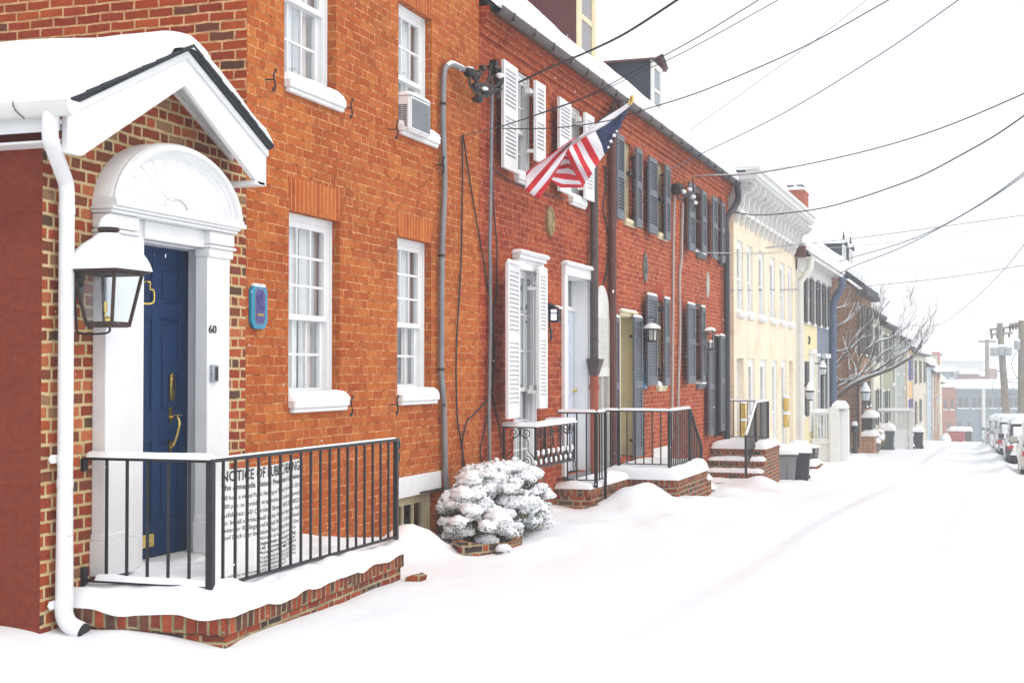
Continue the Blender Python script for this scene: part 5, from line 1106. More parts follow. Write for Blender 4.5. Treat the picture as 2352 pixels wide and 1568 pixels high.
# --- flag
POLET = onX(1447, 236, -4.1); POLEB = onX(1268, 362, F+.02)
fl = thing('flag', 'stars and stripes flag folded in the wind on a white pole above the street', 'flag', POLEB)
part('pole', OFFW, fl, lambda mb: mb.tube([POLEB, POLET], .014, 8)); part('finial', BRASS, fl, lambda mb: (mb.blob(POLET, .03, .03, .03), mb.blob(POLET+V((.03, -.02, .04)), .03, .02, .05)))
part('pole_bracket', IRON, fl, lambda mb: mb.box(F, F+.05, POLEB.y-.05, POLEB.y+.05, POLEB.z-.12, POLEB.z+.04))
FR = paint('flag_red', (.55, .008, .022), .7, .12, 5); FW_ = paint('flag_white', (.72, .70, .75), .7, .05, 5); FN = paint('flag_navy', (.012, .024, .085), .7, .15, 5)
def E2(u, v): return (1102.5+.2734*u, 122.5+.2734*v)
def fp(u, v, off=0.): x, y = E2(u, v); return onX(x, y, lerp(-5.02, -4.12, min(1, max(0, (x-1205)/242)))+off)
def cloth(rows, bands, off, mats_, nv=14, amp=.02, fr=9):
    """rows: polylines (same count) across the stripes; bands: material per stripe"""
    mb = MB(); P = []; mi = []
    K = len(bands)
    def at(i_f, t):
        i = min(len(rows)-2, int(i_f)); f = i_f-i
        def ev(row): s = t*(len(row)-1); k = min(len(row)-2, int(s)); a, b = row[k], row[k+1]; g = s-k; return (lerp(a[0], b[0], g), lerp(a[1], b[1], g))
        a, b = ev(rows[i]), ev(rows[i+1]); return lerp(a[0], b[0], f), lerp(a[1], b[1], f)
    sub = 4; n = K*sub
    for i in range(n+1):
        row = []
        for j in range(nv+1):
            u, v = at(i/n*(len(rows)-1), j/nv); row.append(fp(u, v, off+amp*sin(fr*i/n+j*.25)))
        P.append(row)
    mb.grid(P, mi=lambda i, j: bands[i//sub])
    return mb
FM = [FR, FW_, FN]
R0, W0, N0 = 0, 1, 2
def solid(o, th=.004):
    m = o.modifiers.new('thickness', 'SOLIDIFY'); m.thickness = th; return o
solid(cloth([[(970, 655), (1008, 750), (1045, 850)], [(1075, 590), (1095, 680), (1110, 765)], [(1170, 520), (1165, 590), (1165, 660)], [(1255, 452), (1240, 490), (1200, 560)]], [N0], 0, FM, amp=.012).build('canton', FM, fl))
solid(cloth([[(970, 655), (1020, 760), (1045, 850)], [(880, 705), (960, 850), (1000, 915)], [(830, 740), (900, 880), (960, 975)], [(790, 765), (860, 920), (925, 1040)], [(750, 790), (830, 960), (890, 1075)], [(722, 840), (790, 1000), (868, 1118)]], [W0, R0, W0, R0, W0, R0], .03, FM, amp=.02).build('stripes', FM, fl))
solid(cloth([[(802, 704), (602, 846), (440, 955), (388, 1000)], [(800, 708), (600, 853), (440, 966), (383, 1040)], [(797, 714), (625, 866), (470, 1040), (378, 1148)], [(790, 728), (650, 885), (515, 1055), (412, 1172)], [(775, 750), (680, 900), (565, 1065), (452, 1200)], [(735, 800), (722, 845), (600, 1062), (496, 1226)]], [R0, W0, R0, W0, R0], .05, FM, amp=.02).build('stripes', FM, fl))
solid(cloth([[(722, 830), (740, 850), (770, 880)], [(690, 870), (740, 880), (775, 900)], [(650, 960), (740, 930), (785, 960)], [(625, 1000), (740, 1000), (815, 1020)], [(600, 1050), (700, 1080), (860, 1090)], [(600, 1080), (680, 1130), (870, 1125)]], [W0, R0, W0, R0, W0, R0, W0, R0], -.04, FM, amp=.015).build('stripes', FM, fl))
solid(cloth([[(1262, 410), (1030, 552), (830, 700)], [(1262, 440), (1060, 600), (820, 740)]], [W0], .02, FM, amp=.005).build('header', FM, fl))
def stars(mb):
    for (u, v, s) in ((1127, 690, 22), (1100, 740, 20), (1150, 655, 14), (1078, 790, 14)):
        P = [fp(u+s*(1 if k % 2 == 0 else .42)*sin(pi*k/5), v-s*(1 if k % 2 == 0 else .42)*cos(pi*k/5), .022) for k in range(10)]
        mb.prism(P, (.004, 0, 0))
part('stars', FW_, fl, stars)
# --- snowy bush in its brick bed
BC = onX(1142, 1172, -4.82); bush = thing('snowy_bush', 'round evergreen bush buried under clumps of snow at the brick joint', 'bush', (BC.x, BC.y, gz(-5, BC.y)))
def bushparts():
    rnd = random.Random(3); LF, SN, TW = MB(), MB(), MB(); rx, ry, rz_ = .42, 1.04, .44
    cl = []
    for i in range(165):
        th = rnd.uniform(0, 2*pi); ph = math.acos(rnd.uniform(-.62, 1)); k = rnd.uniform(.78, 1.06)
        c = BC+V((rx*sin(ph)*cos(th), ry*sin(ph)*sin(th), rz_*cos(ph)))*k; cl.append((c, rnd.uniform(.055, .125), cos(ph)))
    for (c, r, up) in cl:
        for j in range(120):
            d = V((rnd.gauss(0, 1), rnd.gauss(0, 1), rnd.gauss(-.25, .8))).normalized(); q = c+d*r*rnd.uniform(.75, 1.25)
            a = V((rnd.uniform(-1, 1), rnd.uniform(-1, 1), rnd.uniform(-.2, 1))).normalized(); b = a.cross(d).normalized() if a.cross(d).length > .05 else V((1, 0, 0)); l = rnd.uniform(.012, .026)
            LF.add([q, q+a*l*.5+b*l*.28, q+a*l, q+a*l*.5-b*l*.28], [(0, 1, 2, 3)])
        if rnd.random() < (.92 if up > -.1 else .6):
            SN.blob(c+V((0, 0, r*.42)), r*rnd.uniform(.8, 1.05), r*rnd.uniform(.9, 1.3), r*rnd.uniform(.38, .6), 16, 11, .42, 6)
            for j in range(16):
                d = V((rnd.gauss(0, 1), rnd.gauss(0, 1), rnd.uniform(-.1, .7))).normalized(); s = rnd.uniform(.010, .034); SN.blob(c+V((0, 0, r*.25))+d*r*.9, s, s, s*.75, 6, 4, .4, 6)
    for k in range(26):
        d = V((rnd.uniform(-1, 1)*rx, rnd.uniform(-1, 1)*ry, rz_*.6)); TW.tube([(BC.x, BC.y+d.y*.3, gz(-5, BC.y)), BC+d*.5, BC+d*.95], .007, 5)
    for (u, v, r) in ((900, 735, .16), (760, 740, .11), (520, 790, .12), (620, 850, .15), (830, 950, .13), (900, 1010, .15), (530, 1010, .10), (720, 1070, .12), (1010, 1000, .12), (990, 880, .15), (430, 1090, .08), (640, 1120, .08), (760, 1290, .07), (460, 890, .11), (700, 860, .12)):
        x, y = 918.7+.3125*u, 857.5+.3125*v; X_ = -5.0+.75*min(1, max(0, (v-700)/500)); c = onX(x, y, X_)
        SN.blob(c, r, r*1.2, r*.66, 20, 13, .38, 6)
        for j in range(90):
            d = V((rnd.gauss(0, 1), rnd.gauss(0, 1), rnd.uniform(-1, -.1))).normalized(); q = c+V((d.x*r, d.y*r*1.3, d.z*r*.75))
            a = V((rnd.uniform(-1, 1), rnd.uniform(-1, 1), rnd.uniform(-.6, .6))).normalized(); b = a.cross(d).normalized() if a.cross(d).length > .05 else V((1, 0, 0)); l = rnd.uniform(.014, .03)
            LF.add([q, q+a*l*.5+b*l*.28, q+a*l, q+a*l*.5-b*l*.28], [(0, 1, 2, 3)])
    m, t = newmat('bush_leaf'); oi = nd(t, 'TexCoord').outputs[3]; n = nd(t, 'TexNoise', oi); n.inputs['Scale'].default_value = 25
    finish(t, ramp(t, n.outputs[0], [(.3, (.025, .045, .018)), (.55, (.06, .085, .03)), (.7, (.16, .10, .04))]), .6)
    LF.build('foliage', m, bush, smooth=False); SN.build('snow', SNOW, bush, angle=80); TW.build('stems', paint('twig', (.08, .055, .04), .8), bush)
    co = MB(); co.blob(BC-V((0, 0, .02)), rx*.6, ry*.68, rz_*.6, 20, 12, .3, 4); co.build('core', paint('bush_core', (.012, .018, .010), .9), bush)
bushparts()
bed = thing('brick_planter', 'low brick planting bed edge poking from snow under the bush', 'planter', (-4.4, 12.6, -.2))
def bedf(mb):
    A = [onX(x, y, X) for x, y, X in ((1037, 1241, -4.7), (1060, 1246, -4.52), (1100, 1249, -4.40), (1150, 1249, -4.32), (1196, 1244, -4.3), (1200, 1232, -4.4))]
    for p, q in zip(A, A[1:]):
        d = (q-p).normalized(); s = V((-d.y, d.x, 0))
        mb.prism([p, q, q-V((0, 0, .3)), p-V((0, 0, .3))], s*.10)
part('brick_edge', BK_STOOP, bed, bedf, smooth=False)
# stray bricks of the stoop corner
sb = MB(); p = onX(962, 1312, -4.22); sb.prism([(p.x-.10, p.y-.08, p.z-.12), (p.x+.03, p.y-.04, p.z-.08), (p.x+.02, p.y+.08, p.z-.12), (p.x-.1, p.y+.1, p.z-.12)], (.02, 0, .085)); tag(sb.build('loose_brick', BK_STOOP, None, bevel=.006, origin=p), 'single red brick corner showing through the snow past the stoop', 'brick')
# bins
def bin_(label, x, y, w, d, h, mat, lidmat, rot=0, snow=.16, group=None, dark=None, label2=None):
    z = gz(x, y)-.03
    t_ = thing('trash_bin', label, 'trash bin', (0, 0, 0), group)
    def body(mb):
        k = .82; a = [(-w/2*k, -d/2*k, 0), (w/2*k, -d/2*k, 0), (w/2*k, d/2*k, 0), (-w/2*k, d/2*k, 0)]; b = [(-w/2, -d/2, h*.88), (w/2, -d/2, h*.88), (w/2, d/2, h*.88), (-w/2, d/2, h*.88)]
        mb.add(a+b, [(3, 2, 1, 0), (4, 5, 6, 7), (0, 1, 5, 4), (1, 2, 6, 5), (2, 3, 7, 6), (3, 0, 4, 7)])
    part('bin_body', mat, t_, body, bevel=.02)
    part('ribs', mat, t_, lambda mb: (mb.box(-w*.3, -w*.27, -d/2-.0, -d/2+.02, h*.1, h*.7), mb.box(w*.1, w*.13, -d/2-.0, -d/2+.02, h*.1, h*.7), mb.box(-w/2-.01, w/2+.01, -d/2-.012, d/2+.012, h*.83, h*.88)), bevel=.003)
    part('lid', lidmat, t_, lambda mb: (mb.box(-w/2-.03, w/2+.03, -d/2-.04, d/2+.02, h*.9, h*.95), mb.box(-w/2+.02, w/2-.02, -d/2, d/2-.02, h*.95, h)), bevel=.012)
    part('handle', lidmat, t_, lambda mb: mb.tube([(-w*.4, d/2+.03, h*.86), (-w*.4, d/2+.08, h*.88), (w*.4, d/2+.08, h*.88), (w*.4, d/2+.03, h*.86)], .014, 6))
    for s in (-1, 1): part('wheel', IRON, t_, lambda mb: mb.lathe([(.0, 0), (.10, 0), (.10, .05), (0, .05)], (s*w*.42-.02, d/2*.8+.05, .09), 14, ax=((0, 1, 0), (0, 0, 1), (1, 0, 0))))
    part('snow', SNOW, t_, lambda mb: mb.cap((-w/2-.04, -d/2-.05, h*.94), (1, 0, 0), (0, 1, 0), (0, 0, 1), w+.08, d+.09, snow+h*.06, .16, du=.05, amp=.3), angle=70)
    t_.location = (x, y, z); t_.rotation_euler = (0, 0, rot); return t_
BGREY = paint('bin_grey', (.20, .21, .22), .5, .1); BDARK = paint('bin_dark', (.03, .036, .045), .5, .15); BBLUE = paint('bin_blue', (.03, .10, .32), .5, .12); BTEAL = paint('bin_teal', (.045, .075, .085), .5, .12); BRED = paint('bin_red', (.42, .04, .045), .5, .1); BBL2 = paint('bin_bright_blue', (.05, .07, .5), .5)
b_ = bin_('grey wheeled bin with blue rim in front of the cream building', -4.22, 30.0, .46, .5, .72, BGREY, BGREY, .25)
bin_('black wheeled bin with a thick snow cap beside the grey bin', -3.98, 30.6, .46, .52, .74, BDARK, BDARK, .1, .20)
# snow banks heaped against steps and walls
MOUNDS += [(-4.95, 11.6, .35, .55, .30), (-4.45, 18.1, .5, 1.1, .27), (-4.1, 17.6, .6, 1.2, .08), (-3.9, 19.4, .5, .8, .08), (-5.6, 6.3, .5, .35, .05), (-5.1, 6.85, .25, .25, -.06), (-4.05, 6.95, .55, .5, -.07), (-4.05, 8.3, .4, 1.2, -.04), (-4.0, 22.4, .35, .9, .10), (-4.1, 26.1, .5, .6, .22), (-4.1, 12.7, .25, .8, .10), (-4.15, 14.4, .5, .9, .06), (-3.95, 31.6, .5, 1., .1), (.30, 38, .28, 2.4, .26), (.20, 46.5, .25, 2.6, .24), (.0, 55.5, .28, 2.6, .25), (-.2, 64, .28, 3, .25), (-.4, 73, .28, 3, .25), (-4.0, 38, .5, 2.5, .15), (-4.05, 45, .4, 2, .15)]
# ================================================================== YELLOW AND BLUE HOUSES
FY = -5.2; YY0, YY1, YY2 = CB+.01, fyX(1877, FY), fyX(1907, FY)
YELW = siding('yellow_clapboard', (.80, .70, .40), .13); BLUW = siding('blue_clapboard', (.17, .21, .28), .13)
EYZ = onX(1925, 634, -4.9).z
def simplewin(par, X, a, b, z0, z1, fr, gl=None, sill=True, name='window', proj=.04):
    f_ = part(name, fr, par, lambda mb: (mb.box(X, X+proj, a, a+.07, z0, z1), mb.box(X, X+proj, b-.07, b, z0, z1), mb.box(X, X+proj+.02, a-.03, b+.03, z1, z1+.09), mb.box(X, X+proj+.03, a-.03, b+.03, z0-.06, z0), mb.box(X, X+proj-.01, a+.07, b-.07, (z0+z1)/2-.025, (z0+z1)/2+.025), mb.box(X, X+proj-.015, (a+b)/2-.012, (a+b)/2+.012, z0, z1)))
    part('pane', gl or PANE, f_, lambda mb: mb.box(X, X+.012, a+.07, b-.07, z0, z1), smooth=False)
    if sill: part('snow', SNOW, f_, lambda mb: mb.cap((X, a-.04, z0-.01), (0, 1, 0), (1, 0, 0), (0, 0, 1), b-a+.08, proj+.05, .06, .03, du=.1))
    return f_
m, t = newmat('far_pane'); finish(t, (.10, .115, .13), .12, 0, spec=.8); PANE = m
m, t = newmat('far_pane_light'); finish(t, (.50, .54, .56), .15, 0, spec=.8); PANEL = m
def flatshut(par, X, a, b, z0, z1, mat, n=10):
    part('shutter', mat, par, lambda mb: (mb.box(X+.05, X+.085, a, b, z0, z1), [mb.box(X+.085, X+.094, a+.04, b-.04, lerp(z0, z1, (i+.2)/n), lerp(z0, z1, (i+.75)/n)) for i in range(n) if i != n//2]), smooth=False)
def clap(name, label, ya, yb, mat, zt, wins):
    h = thing(name, label, 'house', (FY, ya, gz(-5, ya)))
    part('front_wall', mat, h, lambda mb: (mb.box(FY-7, FY, ya, yb, -3, zt)), smooth=False)
    return h
hy = clap('clapboard_house', 'narrow pale yellow clapboard house with white corner boards and black shutters', YY0, YY1, YELW, EYZ, 0)
hb = clap('clapboard_house', 'slate blue clapboard house under a snowy white gutter with a blue downspout', YY1+.003, YY2, BLUW, EYZ, 0)
part('corner_board', OFFW, hy, lambda mb: mb.box(FY, FY+.05, YY0, YY0+.45, -3, EYZ))
for h, a, b in ((hy, YY0, YY1), (hb, YY1, YY2)):
    part('eave', OFFW, h, lambda mb: (mb.box(FY, FY+.38, a, b, EYZ-.05, EYZ+.02), mb.box(FY+.36, FY+.46, a, b, EYZ-.06, EYZ+.13), mb.box(FY, FY+.06, a, b, EYZ-.35, EYZ-.05)), bevel=.004)
    r_ = part('roof', SLATE, h, lambda mb: mb.prism([(FY+.42, a, EYZ+.05), (FY-3.4, a, EYZ+2.6), (FY-7.2, a, EYZ), (FY-7.2, a, EYZ-.1), (FY+.42, a, EYZ)], (0, b-a, 0)), smooth=False)
    part('roof_snow', SNOW, r_, lambda mb: mb.cap((FY+.50, a-.02, EYZ+.06), (0, 1, 0), V((-3.9, 0, 2.6)).normalized(), V((2.6, 0, 3.9)).normalized(), b-a+.05, 4.7, .24, .2, du=.3))
part('gable_end', DKR, hy, lambda mb: mb.box(FY-.5, FY+.30, YY0-.3, YY0-.02, EYZ-.02, EYZ+.28))
part('downspout', OFFW, hy, lambda mb: mb.tube([(FY+.4, YY0+.2, EYZ-.06), (FY+.38, YY0+.2, EYZ-.3), (FY+.1, YY0+.2, EYZ-.7), (FY+.1, YY0+.2, -1.6)], .10, 10))
part('downspout', paint('blue_pipe', (.06, .11, .19), .45, .15), hb, lambda mb: mb.tube(catmull([(FY+.42, YY2-.3, EYZ-.05), (FY+.42, YY2-.3, EYZ-.35), (FY+.18, YY2-.25, EYZ-.8), (FY+.12, YY2-.25, EYZ-1.2)], 4)+[(FY+.12, YY2-.25, 0), (FY+.12, YY2-.25, -1.9)], .12, 10))
def zX(x, y, X): return onX(x, y, X).z
for k, (c0, w_, h) in enumerate(((1853.5, 8, hy), (1868, 7, hy), (1883, 6.5, hb), (1896, 6, hb))):
    a, b = fyX(c0-w_/2+1, FY), fyX(c0+w_/2-1, FY); z0, z1 = zX(1850, 741, FY), zX(1845, 634, FY)
    simplewin(h, FY, a, b, z0, z1, WHITE, PANE)
    q = (b-a)*.75; flatshut(h, FY, a-q-.05, a-.05, z0, z1, SHBLK); flatshut(h, FY, b+.05, b+q+.05, z0, z1, SHBLK)
z0, z1 = zX(1852, 955, FY), zX(1852, 830, FY)
flatshut(hy, FY, fyX(1845.5, FY), fyX(1852, FY), z0, z1, SHBLK); simplewin(hy, FY, fyX(1836, FY)+.5, fyX(1845, FY), z0, z1, WHITE)
def fdoor(par, X, a, b, z0, z1, fm, dm, name='door'):
    f_ = part('door_frame', fm, par, lambda mb: (mb.box(X, X+.06, a, a+.13, z0, z1), mb.box(X, X+.06, b-.13, b, z0, z1), mb.box(X, X+.12, a-.06, b+.06, z1, z1+.14)))
    part(name, dm, par, lambda mb: (mb.box(X, X+.02, a+.13, b-.13, z0, z1), mb.box(X+.02, X+.03, a+.25, b-.25, z0+.2, z0+.9), mb.box(X+.02, X+.03, a+.25, b-.25, z0+1.1, z1-.2)))
fdoor(hy, FY, fyX(1857, FY), fyX(1868, FY), -.3, zX(1860, 812, FY), WHITE, WHITE)
simplewin(hb, FY, fyX(1874.5, FY), fyX(1881, FY), -.2, zX(1874, 818, FY), WHITE); fdoor(hb, FY, fyX(1889, FY), fyX(1900, FY), -.8, zX(1890, 822, FY), WHITE, SHBLK)
flatshut(hb, FY, fyX(1883, FY), fyX(1887, FY), -.2, zX(1874, 822, FY), SHBLK)
part('wall_tie', IRON, hy, lambda mb: mb.tube([(FY+.03, fyX(1856, FY), zX(1856, 835-62, FY)), (FY+.05, fyX(1856.5, FY), zX(1856, 780, FY)), (FY+.03, fyX(1856, FY), zX(1856, 790, FY))], .03, 6))
barn = lambda *a: None
def smalllamp(label, x, y, X, s=1.):
    c = onX(x, y, X); t_ = thing('wall_lantern', label, 'lantern', c)
    part('lantern_frame', IRON, t_, lambda mb: (mb.lathe([(.09*s, -.28*s), (.14*s, 0), (.0, .22*s)], c, 6), mb.box(c.x-.35, c.x, c.y-.02, c.y+.02, c.z+.15*s, c.z+.2*s)))
    part('glass', PANEL, t_, lambda mb: mb.lathe([(.095*s, -.25*s), (.143*s, -.03)], c, 6))
    part('snow', SNOW, t_, lambda mb: mb.lathe([(.15*s, .0), (.11*s, .12*s), (.03, .25*s), (0, .28*s)], c+V((0, 0, .02)), 10))
smalllamp('white framed lantern capped with snow on the yellow house', 1860, 898, FY+.3, .95); smalllamp('small black lantern above the blue house door', 1890, 845, FY+.3, .8)
# mailboxes on the cream front
for (x, y, lab) in ((1713, 943, ''), (1713, 983, ''), (1811, 928, ''), (1811, 966, '')):
    c = onX(x, y, FC+.12); bx_ = part('mailbox', BRASS, crm, lambda mb: mb.box(FC, FC+.14, c.y-.14, c.y+.14, c.z-.17, c.z+.17), bevel=.01)
    part('snow', SNOW, bx_, lambda mb: mb.cap((FC, c.y-.15, c.z+.165), (0, 1, 0), (1, 0, 0), (0, 0, 1), .3, .15, .07, .05, du=.05))
# --- white railed porch of the yellow/blue pair
pY0, pX = 42.6, onY(1913, 960, 42.6).x; pt = onY(1900, 950, pY0).z; pb = onY(1900, 1012, pY0).z
por = thing('porch', 'small white painted wooden porch with snow on its rails before the blue house', 'porch', (-4.8, 43, gz(-5, 43)))
part('deck', WHITE, por, lambda mb: mb.box(F+.1, pX+.1, pY0, 45.0, -2, pb-.06))
part('snow', SNOW, por, lambda mb: (mb.cap((F+.1, pY0-.05, pb-.08), (1, 0, 0), (0, 1, 0), (0, 0, 1), pX-F+.05, 2.4, .16, .15, du=.15), mb.cap((F+.1, pY0-.09, pt+.03), (1, 0, 0), (0, 1, 0), (0, 0, 1), pX-F, .16, .14, .08, du=.08), mb.cap((pX-.05, pY0-.1, pt+.16), (1, 0, 0), (0, 1, 0), (0, 0, 1), .45, 1.0, .22, .15, du=.08)))
part('handrail', WHITE, por, lambda mb: (mb.box(F+.1, pX, pY0-.05, pY0+.05, pt-.04, pt+.04), mb.box(F+.1, pX, pY0-.04, pY0+.04, pb, pb+.07)))
for i in range(6): x = lerp(F+.22, pX-.10, i/5); part('baluster', WHITE, por, lambda mb: mb.box(x-.022, x+.022, pY0-.03, pY0+.03, pb+.07, pt-.04))
for (x, y, z) in ((pX+.05, pY0, pt+.2), (pX+.28, pY0+.3, pt+.15)): part('post', WHITE, por, lambda mb: mb.box(x-.14, x+.14, y-.1, y+.1, -2, z))
part('side_panel', WHITE, por, lambda mb: mb.box(pX+.0, pX+.33, pY0+.15, 44.2, -2, pt+.1))
fs = thing('fire_standpipe', 'black iron post with rounded snow cap near the brown brick corner', 'post', (onX(1963, 1030, -4.25).x, 50.5, gz(-4, 50)))
q_ = onY(1963, 1034, 50.5); part('post', IRON, fs, lambda mb: mb.lathe([(.10, 0), (.10, .15), (.07, .2), (.06, .75), (.12, .78), (.13, .95), (.07, 1.0)], (q_.x, 50.5, q_.z-.1), 12)); part('snow', SNOW, fs, lambda mb: mb.blob((q_.x, 50.5, q_.z+.92), .12, .12, .12))
# dark planter box and small brick step near cream/yellow
pl = thing('planter_box', 'black planter box with snow at the foot of the yellow house', 'planter', (-4.7, 40.5, gz(-5, 40)))
c0, c1 = onY(1842, 1030, 40.5), onY(1877, 1052, 40.5)
part('box', BDARK, pl, lambda mb: mb.add([(c0.x, 40.2, c1.z+.03), (c1.x-.05, 40.2, c1.z-.15), (c1.x-.05, 41, c1.z-.15), (c0.x, 41, c1.z), (c0.x-.02, 40.2, c0.z+.05), (c1.x, 40.2, c0.z+.06), (c1.x, 41, c0.z+.06), (c0.x, 41, c0.z+.05)], [(3, 2, 1, 0), (4, 5, 6, 7), (0, 1, 5, 4), (1, 2, 6, 5), (2, 3, 7, 6), (3, 0, 4, 7)]), smooth=False)
part('snow', SNOW, pl, lambda mb: mb.cap((c0.x-.03, 40.15, c0.z+.04), (1, 0, 0), (0, 1, 0), (0, 0, 1), c1.x-c0.x+.06, .9, .08, .08))
sp_ = thing('brick_step', 'low red brick doorstep half covered by snow beyond the black bin', 'step', (-4.6, 36.5, gz(-5, 36)))
c0, c1 = onY(1826, 1046, 36), onY(1857, 1066, 36)
part('step', BK_STOOP, sp_, lambda mb: (mb.box(FC, c0.x+.22, 36, 37.2, -1.8, c0.z-.04), mb.box(c0.x+.2, c1.x+.22, 36, 37.2, -1.8, c1.z-.04)), smooth=False)
part('snow', SNOW, sp_, lambda mb: (mb.cap((FC, 35.95, c0.z-.05), (1, 0, 0), (0, 1, 0), (0, 0, 1), c0.x+.25-FC, 1.3, .14, .1), mb.cap((c0.x+.2, 35.95, c1.z-.05), (1, 0, 0), (0, 1, 0), (0, 0, 1), c1.x-c0.x, 1.3, .12, .1)))
# ================================================================== BROWN BRICK HOUSE
FB = -4.55; BY0 = 51.0; BY1 = fyX(2001, FB)
ez = onY(1987, 657, BY0).z; pk_ = onY(1833, 547, BY0); sl = (pk_.z-ez)/(FB+.25-pk_.x)
bh = thing('gabled_brick_house', 'brown brick gabled house with dark rake, slate dormers and black shutters behind the bare tree', 'house', (FB, BY0, gz(-5, BY0)))
XR = FB-4.6; ZR = ez+sl*(FB+.25-XR)-.1
part('brick_wall', BK_BROWN, bh, lambda mb: mb.prism([(FB, BY0, -3), (FB, BY0, ez-.15), (XR, BY0, ZR), (XR-4.6, BY0, ez-.1), (XR-4.6, BY0, -3)], (0, BY1-BY0, 0)), smooth=False)
part('roof', SLATE, bh, lambda mb: (mb.prism([(FB+.3, BY0-.25, ez-.18), (XR, BY0-.25, ZR+.0), (XR, BY0-.25, ZR+.22), (FB+.3, BY0-.25, ez+.04)], (0, BY1-BY0+.3, 0)), mb.prism([(XR-4.9, BY0-.25, ez-.18), (XR, BY0-.25, ZR+.0), (XR, BY0-.25, ZR+.22), (XR-4.9, BY0-.25, ez+.04)], (0, BY1-BY0+.3, 0)), mb.box(FB, FB+.35, BY0-.3, BY1+.1, ez-.3, ez-.12)), smooth=False)
part('roof_snow', SNOW, bh, lambda mb: mb.cap((FB+.30, BY0-.2, ez+.03), (0, 1, 0), V((-1, 0, sl)).normalized(), V((sl, 0, 1)).normalized(), BY1-BY0+.25, 5.5, .30, .2, du=.3))
part('buttress', BK_BROWN, bh, lambda mb: mb.box(FB-.35, FB+.06, BY0-.08, BY0+.5, -3, ez-.5), smooth=False)
for (xr, yt, yb2, dyy) in ((1934, 560, 612, 1.5), (1950, 570, 624, 4.3)):
    DXx = onY(xr, 580, BY0+dyy).x; zb0 = onY(xr, yb2, BY0+dyy).z; zt0 = onY(xr, yt, BY0+dyy).z
    dd_ = dormer(bh, DXx, BY0+dyy, BY0+dyy+1.2, zb0-.2, zt0, SLATE, OFFW, SLATE, DXx-2.4, .12)
    part('finial', SLATE, bh, lambda mb: mb.lathe([(.09, 0), (.05, .12), (.01, .42)], (DXx+.05, BY0+dyy+.1, zt0+.05), 8))
z0, z1 = zX(1970, 815, FB), zX(1970, 700, FB)
for xx_ in (1973, 1985, 1994):
    simplewin(bh, FB, fyX(xx_, FB), fyX(xx_+4, FB), z0, z1, SHBLK); flatshut(bh, FB, fyX(xx_-3.5, FB), fyX(xx_-.5, FB), z0, z1, SHBLK); flatshut(bh, FB, fyX(xx_+4.4, FB), fyX(xx_+7, FB), z0, z1, SHBLK)
z0, z1 = zX(1985, 935, FB), zX(1985, 880, FB)
fdoor(bh, FB, fyX(1969, FB), fyX(1979, FB), -1.2, zX(1970, 880, FB), SHBLK, SHBLK); 
for xx_ in (1986, 1994): simplewin(bh, FB, fyX(xx_, FB), fyX(xx_+4, FB), z0, z1, SHBLK); flatshut(bh, FB, fyX(xx_-3, FB), fyX(xx_-.5, FB), z0, z1, SHBLK)
smalllamp('hanging lantern with a snow cap on the brown brick front', 1988, 900, FB+.45, 1.2)
part('stoop', BK_BROWN, bh, lambda mb: mb.box(FB, FB+.5, 51.5, 53.4, -2.5, onY(1980, 1000, 51.5).z), smooth=False)
part('stoop_snow', SNOW, bh, lambda mb: mb.cap((FB, 51.45, onY(1980, 1000, 51.5).z-.02), (1, 0, 0), (0, 1, 0), (0, 0, 1), .55, 2.0, .2, .15, du=.1))
part('window_awning', IRON, bh, lambda mb: mb.box(FB, FB+.4, 52, 53.6, onY(1985, 985, 52).z, onY(1985, 958, 52).z)); part('awning_snow', SNOW, bh, lambda mb: mb.cap((FB, 51.9, onY(1985, 959, 52).z), (1, 0, 0), (0, 1, 0), (0, 0, 1), .55, 1.8, .25, .2, du=.1))
cc = onY(1823, 440, 58); chz = onY(1830, 440, 58).z; wq = 1.0
chm = part('chimney', BK_RED, bh, lambda mb: (mb.box(onY(1806, 440, 57).x, onY(1847, 440, 57).x, 57, 58.4, 3, onY(1830, 441, 57).z), mb.box(onY(1804, 440, 57).x, onY(1848, 440, 57).x, 56.95, 58.45, onY(1830, 441, 57).z, onY(1830, 436, 57).z)), smooth=False)
part('snow', SNOW, chm, lambda mb: mb.cap((onY(1804, 440, 57).x, 56.95, onY(1830, 437, 57).z), (1, 0, 0), (0, 1, 0), (0, 0, 1), onY(1848, 440, 57).x-onY(1804, 440, 57).x, 1.5, .2, .15, du=.15))
part('chimney_cap', SLATE, chm, lambda mb: [mb.box(onY(x, 430, 57).x, onY(x+14, 430, 57).x, 57.2, 58.2, onY(1830, 426, 57).z, onY(1830, 423, 57).z) for x in (1806, 1828)])
# planter, shrub, bins in front
wp = thing('wooden_planter', 'weathered wooden planter box filled with snow beside the snowy tan shrub', 'planter', (-4.2, 53, gz(-4, 53)))
c0, c1 = onY(1987, 1015, 52.5), onY(2021, 1031, 52.5)
part('box', paint('weathered_wood', (.20, .18, .165), .8, .25, 5), wp, lambda mb: mb.prism([(c0.x, 52.5, c0.z), (c1.x, 52.5, c0.z-.04), (c1.x-.05, 52.5, c1.z-.1), (c0.x+.05, 52.5, c1.z-.1)], (0, .7, 0)), smooth=False)
part('snow', SNOW, wp, lambda mb: mb.cap((c0.x, 52.45, c0.z-.03), (1, 0, 0), (0, 1, 0), (0, 0, 1), c1.x-c0.x, .8, .18, .2, du=.08))
sh = thing('tan_shrub', 'rounded tan shrub dusted with snow behind the wooden planter', 'shrub', (-4.1, 54, gz(-4, 54)))
sc_ = onY(2012, 1005, 54)
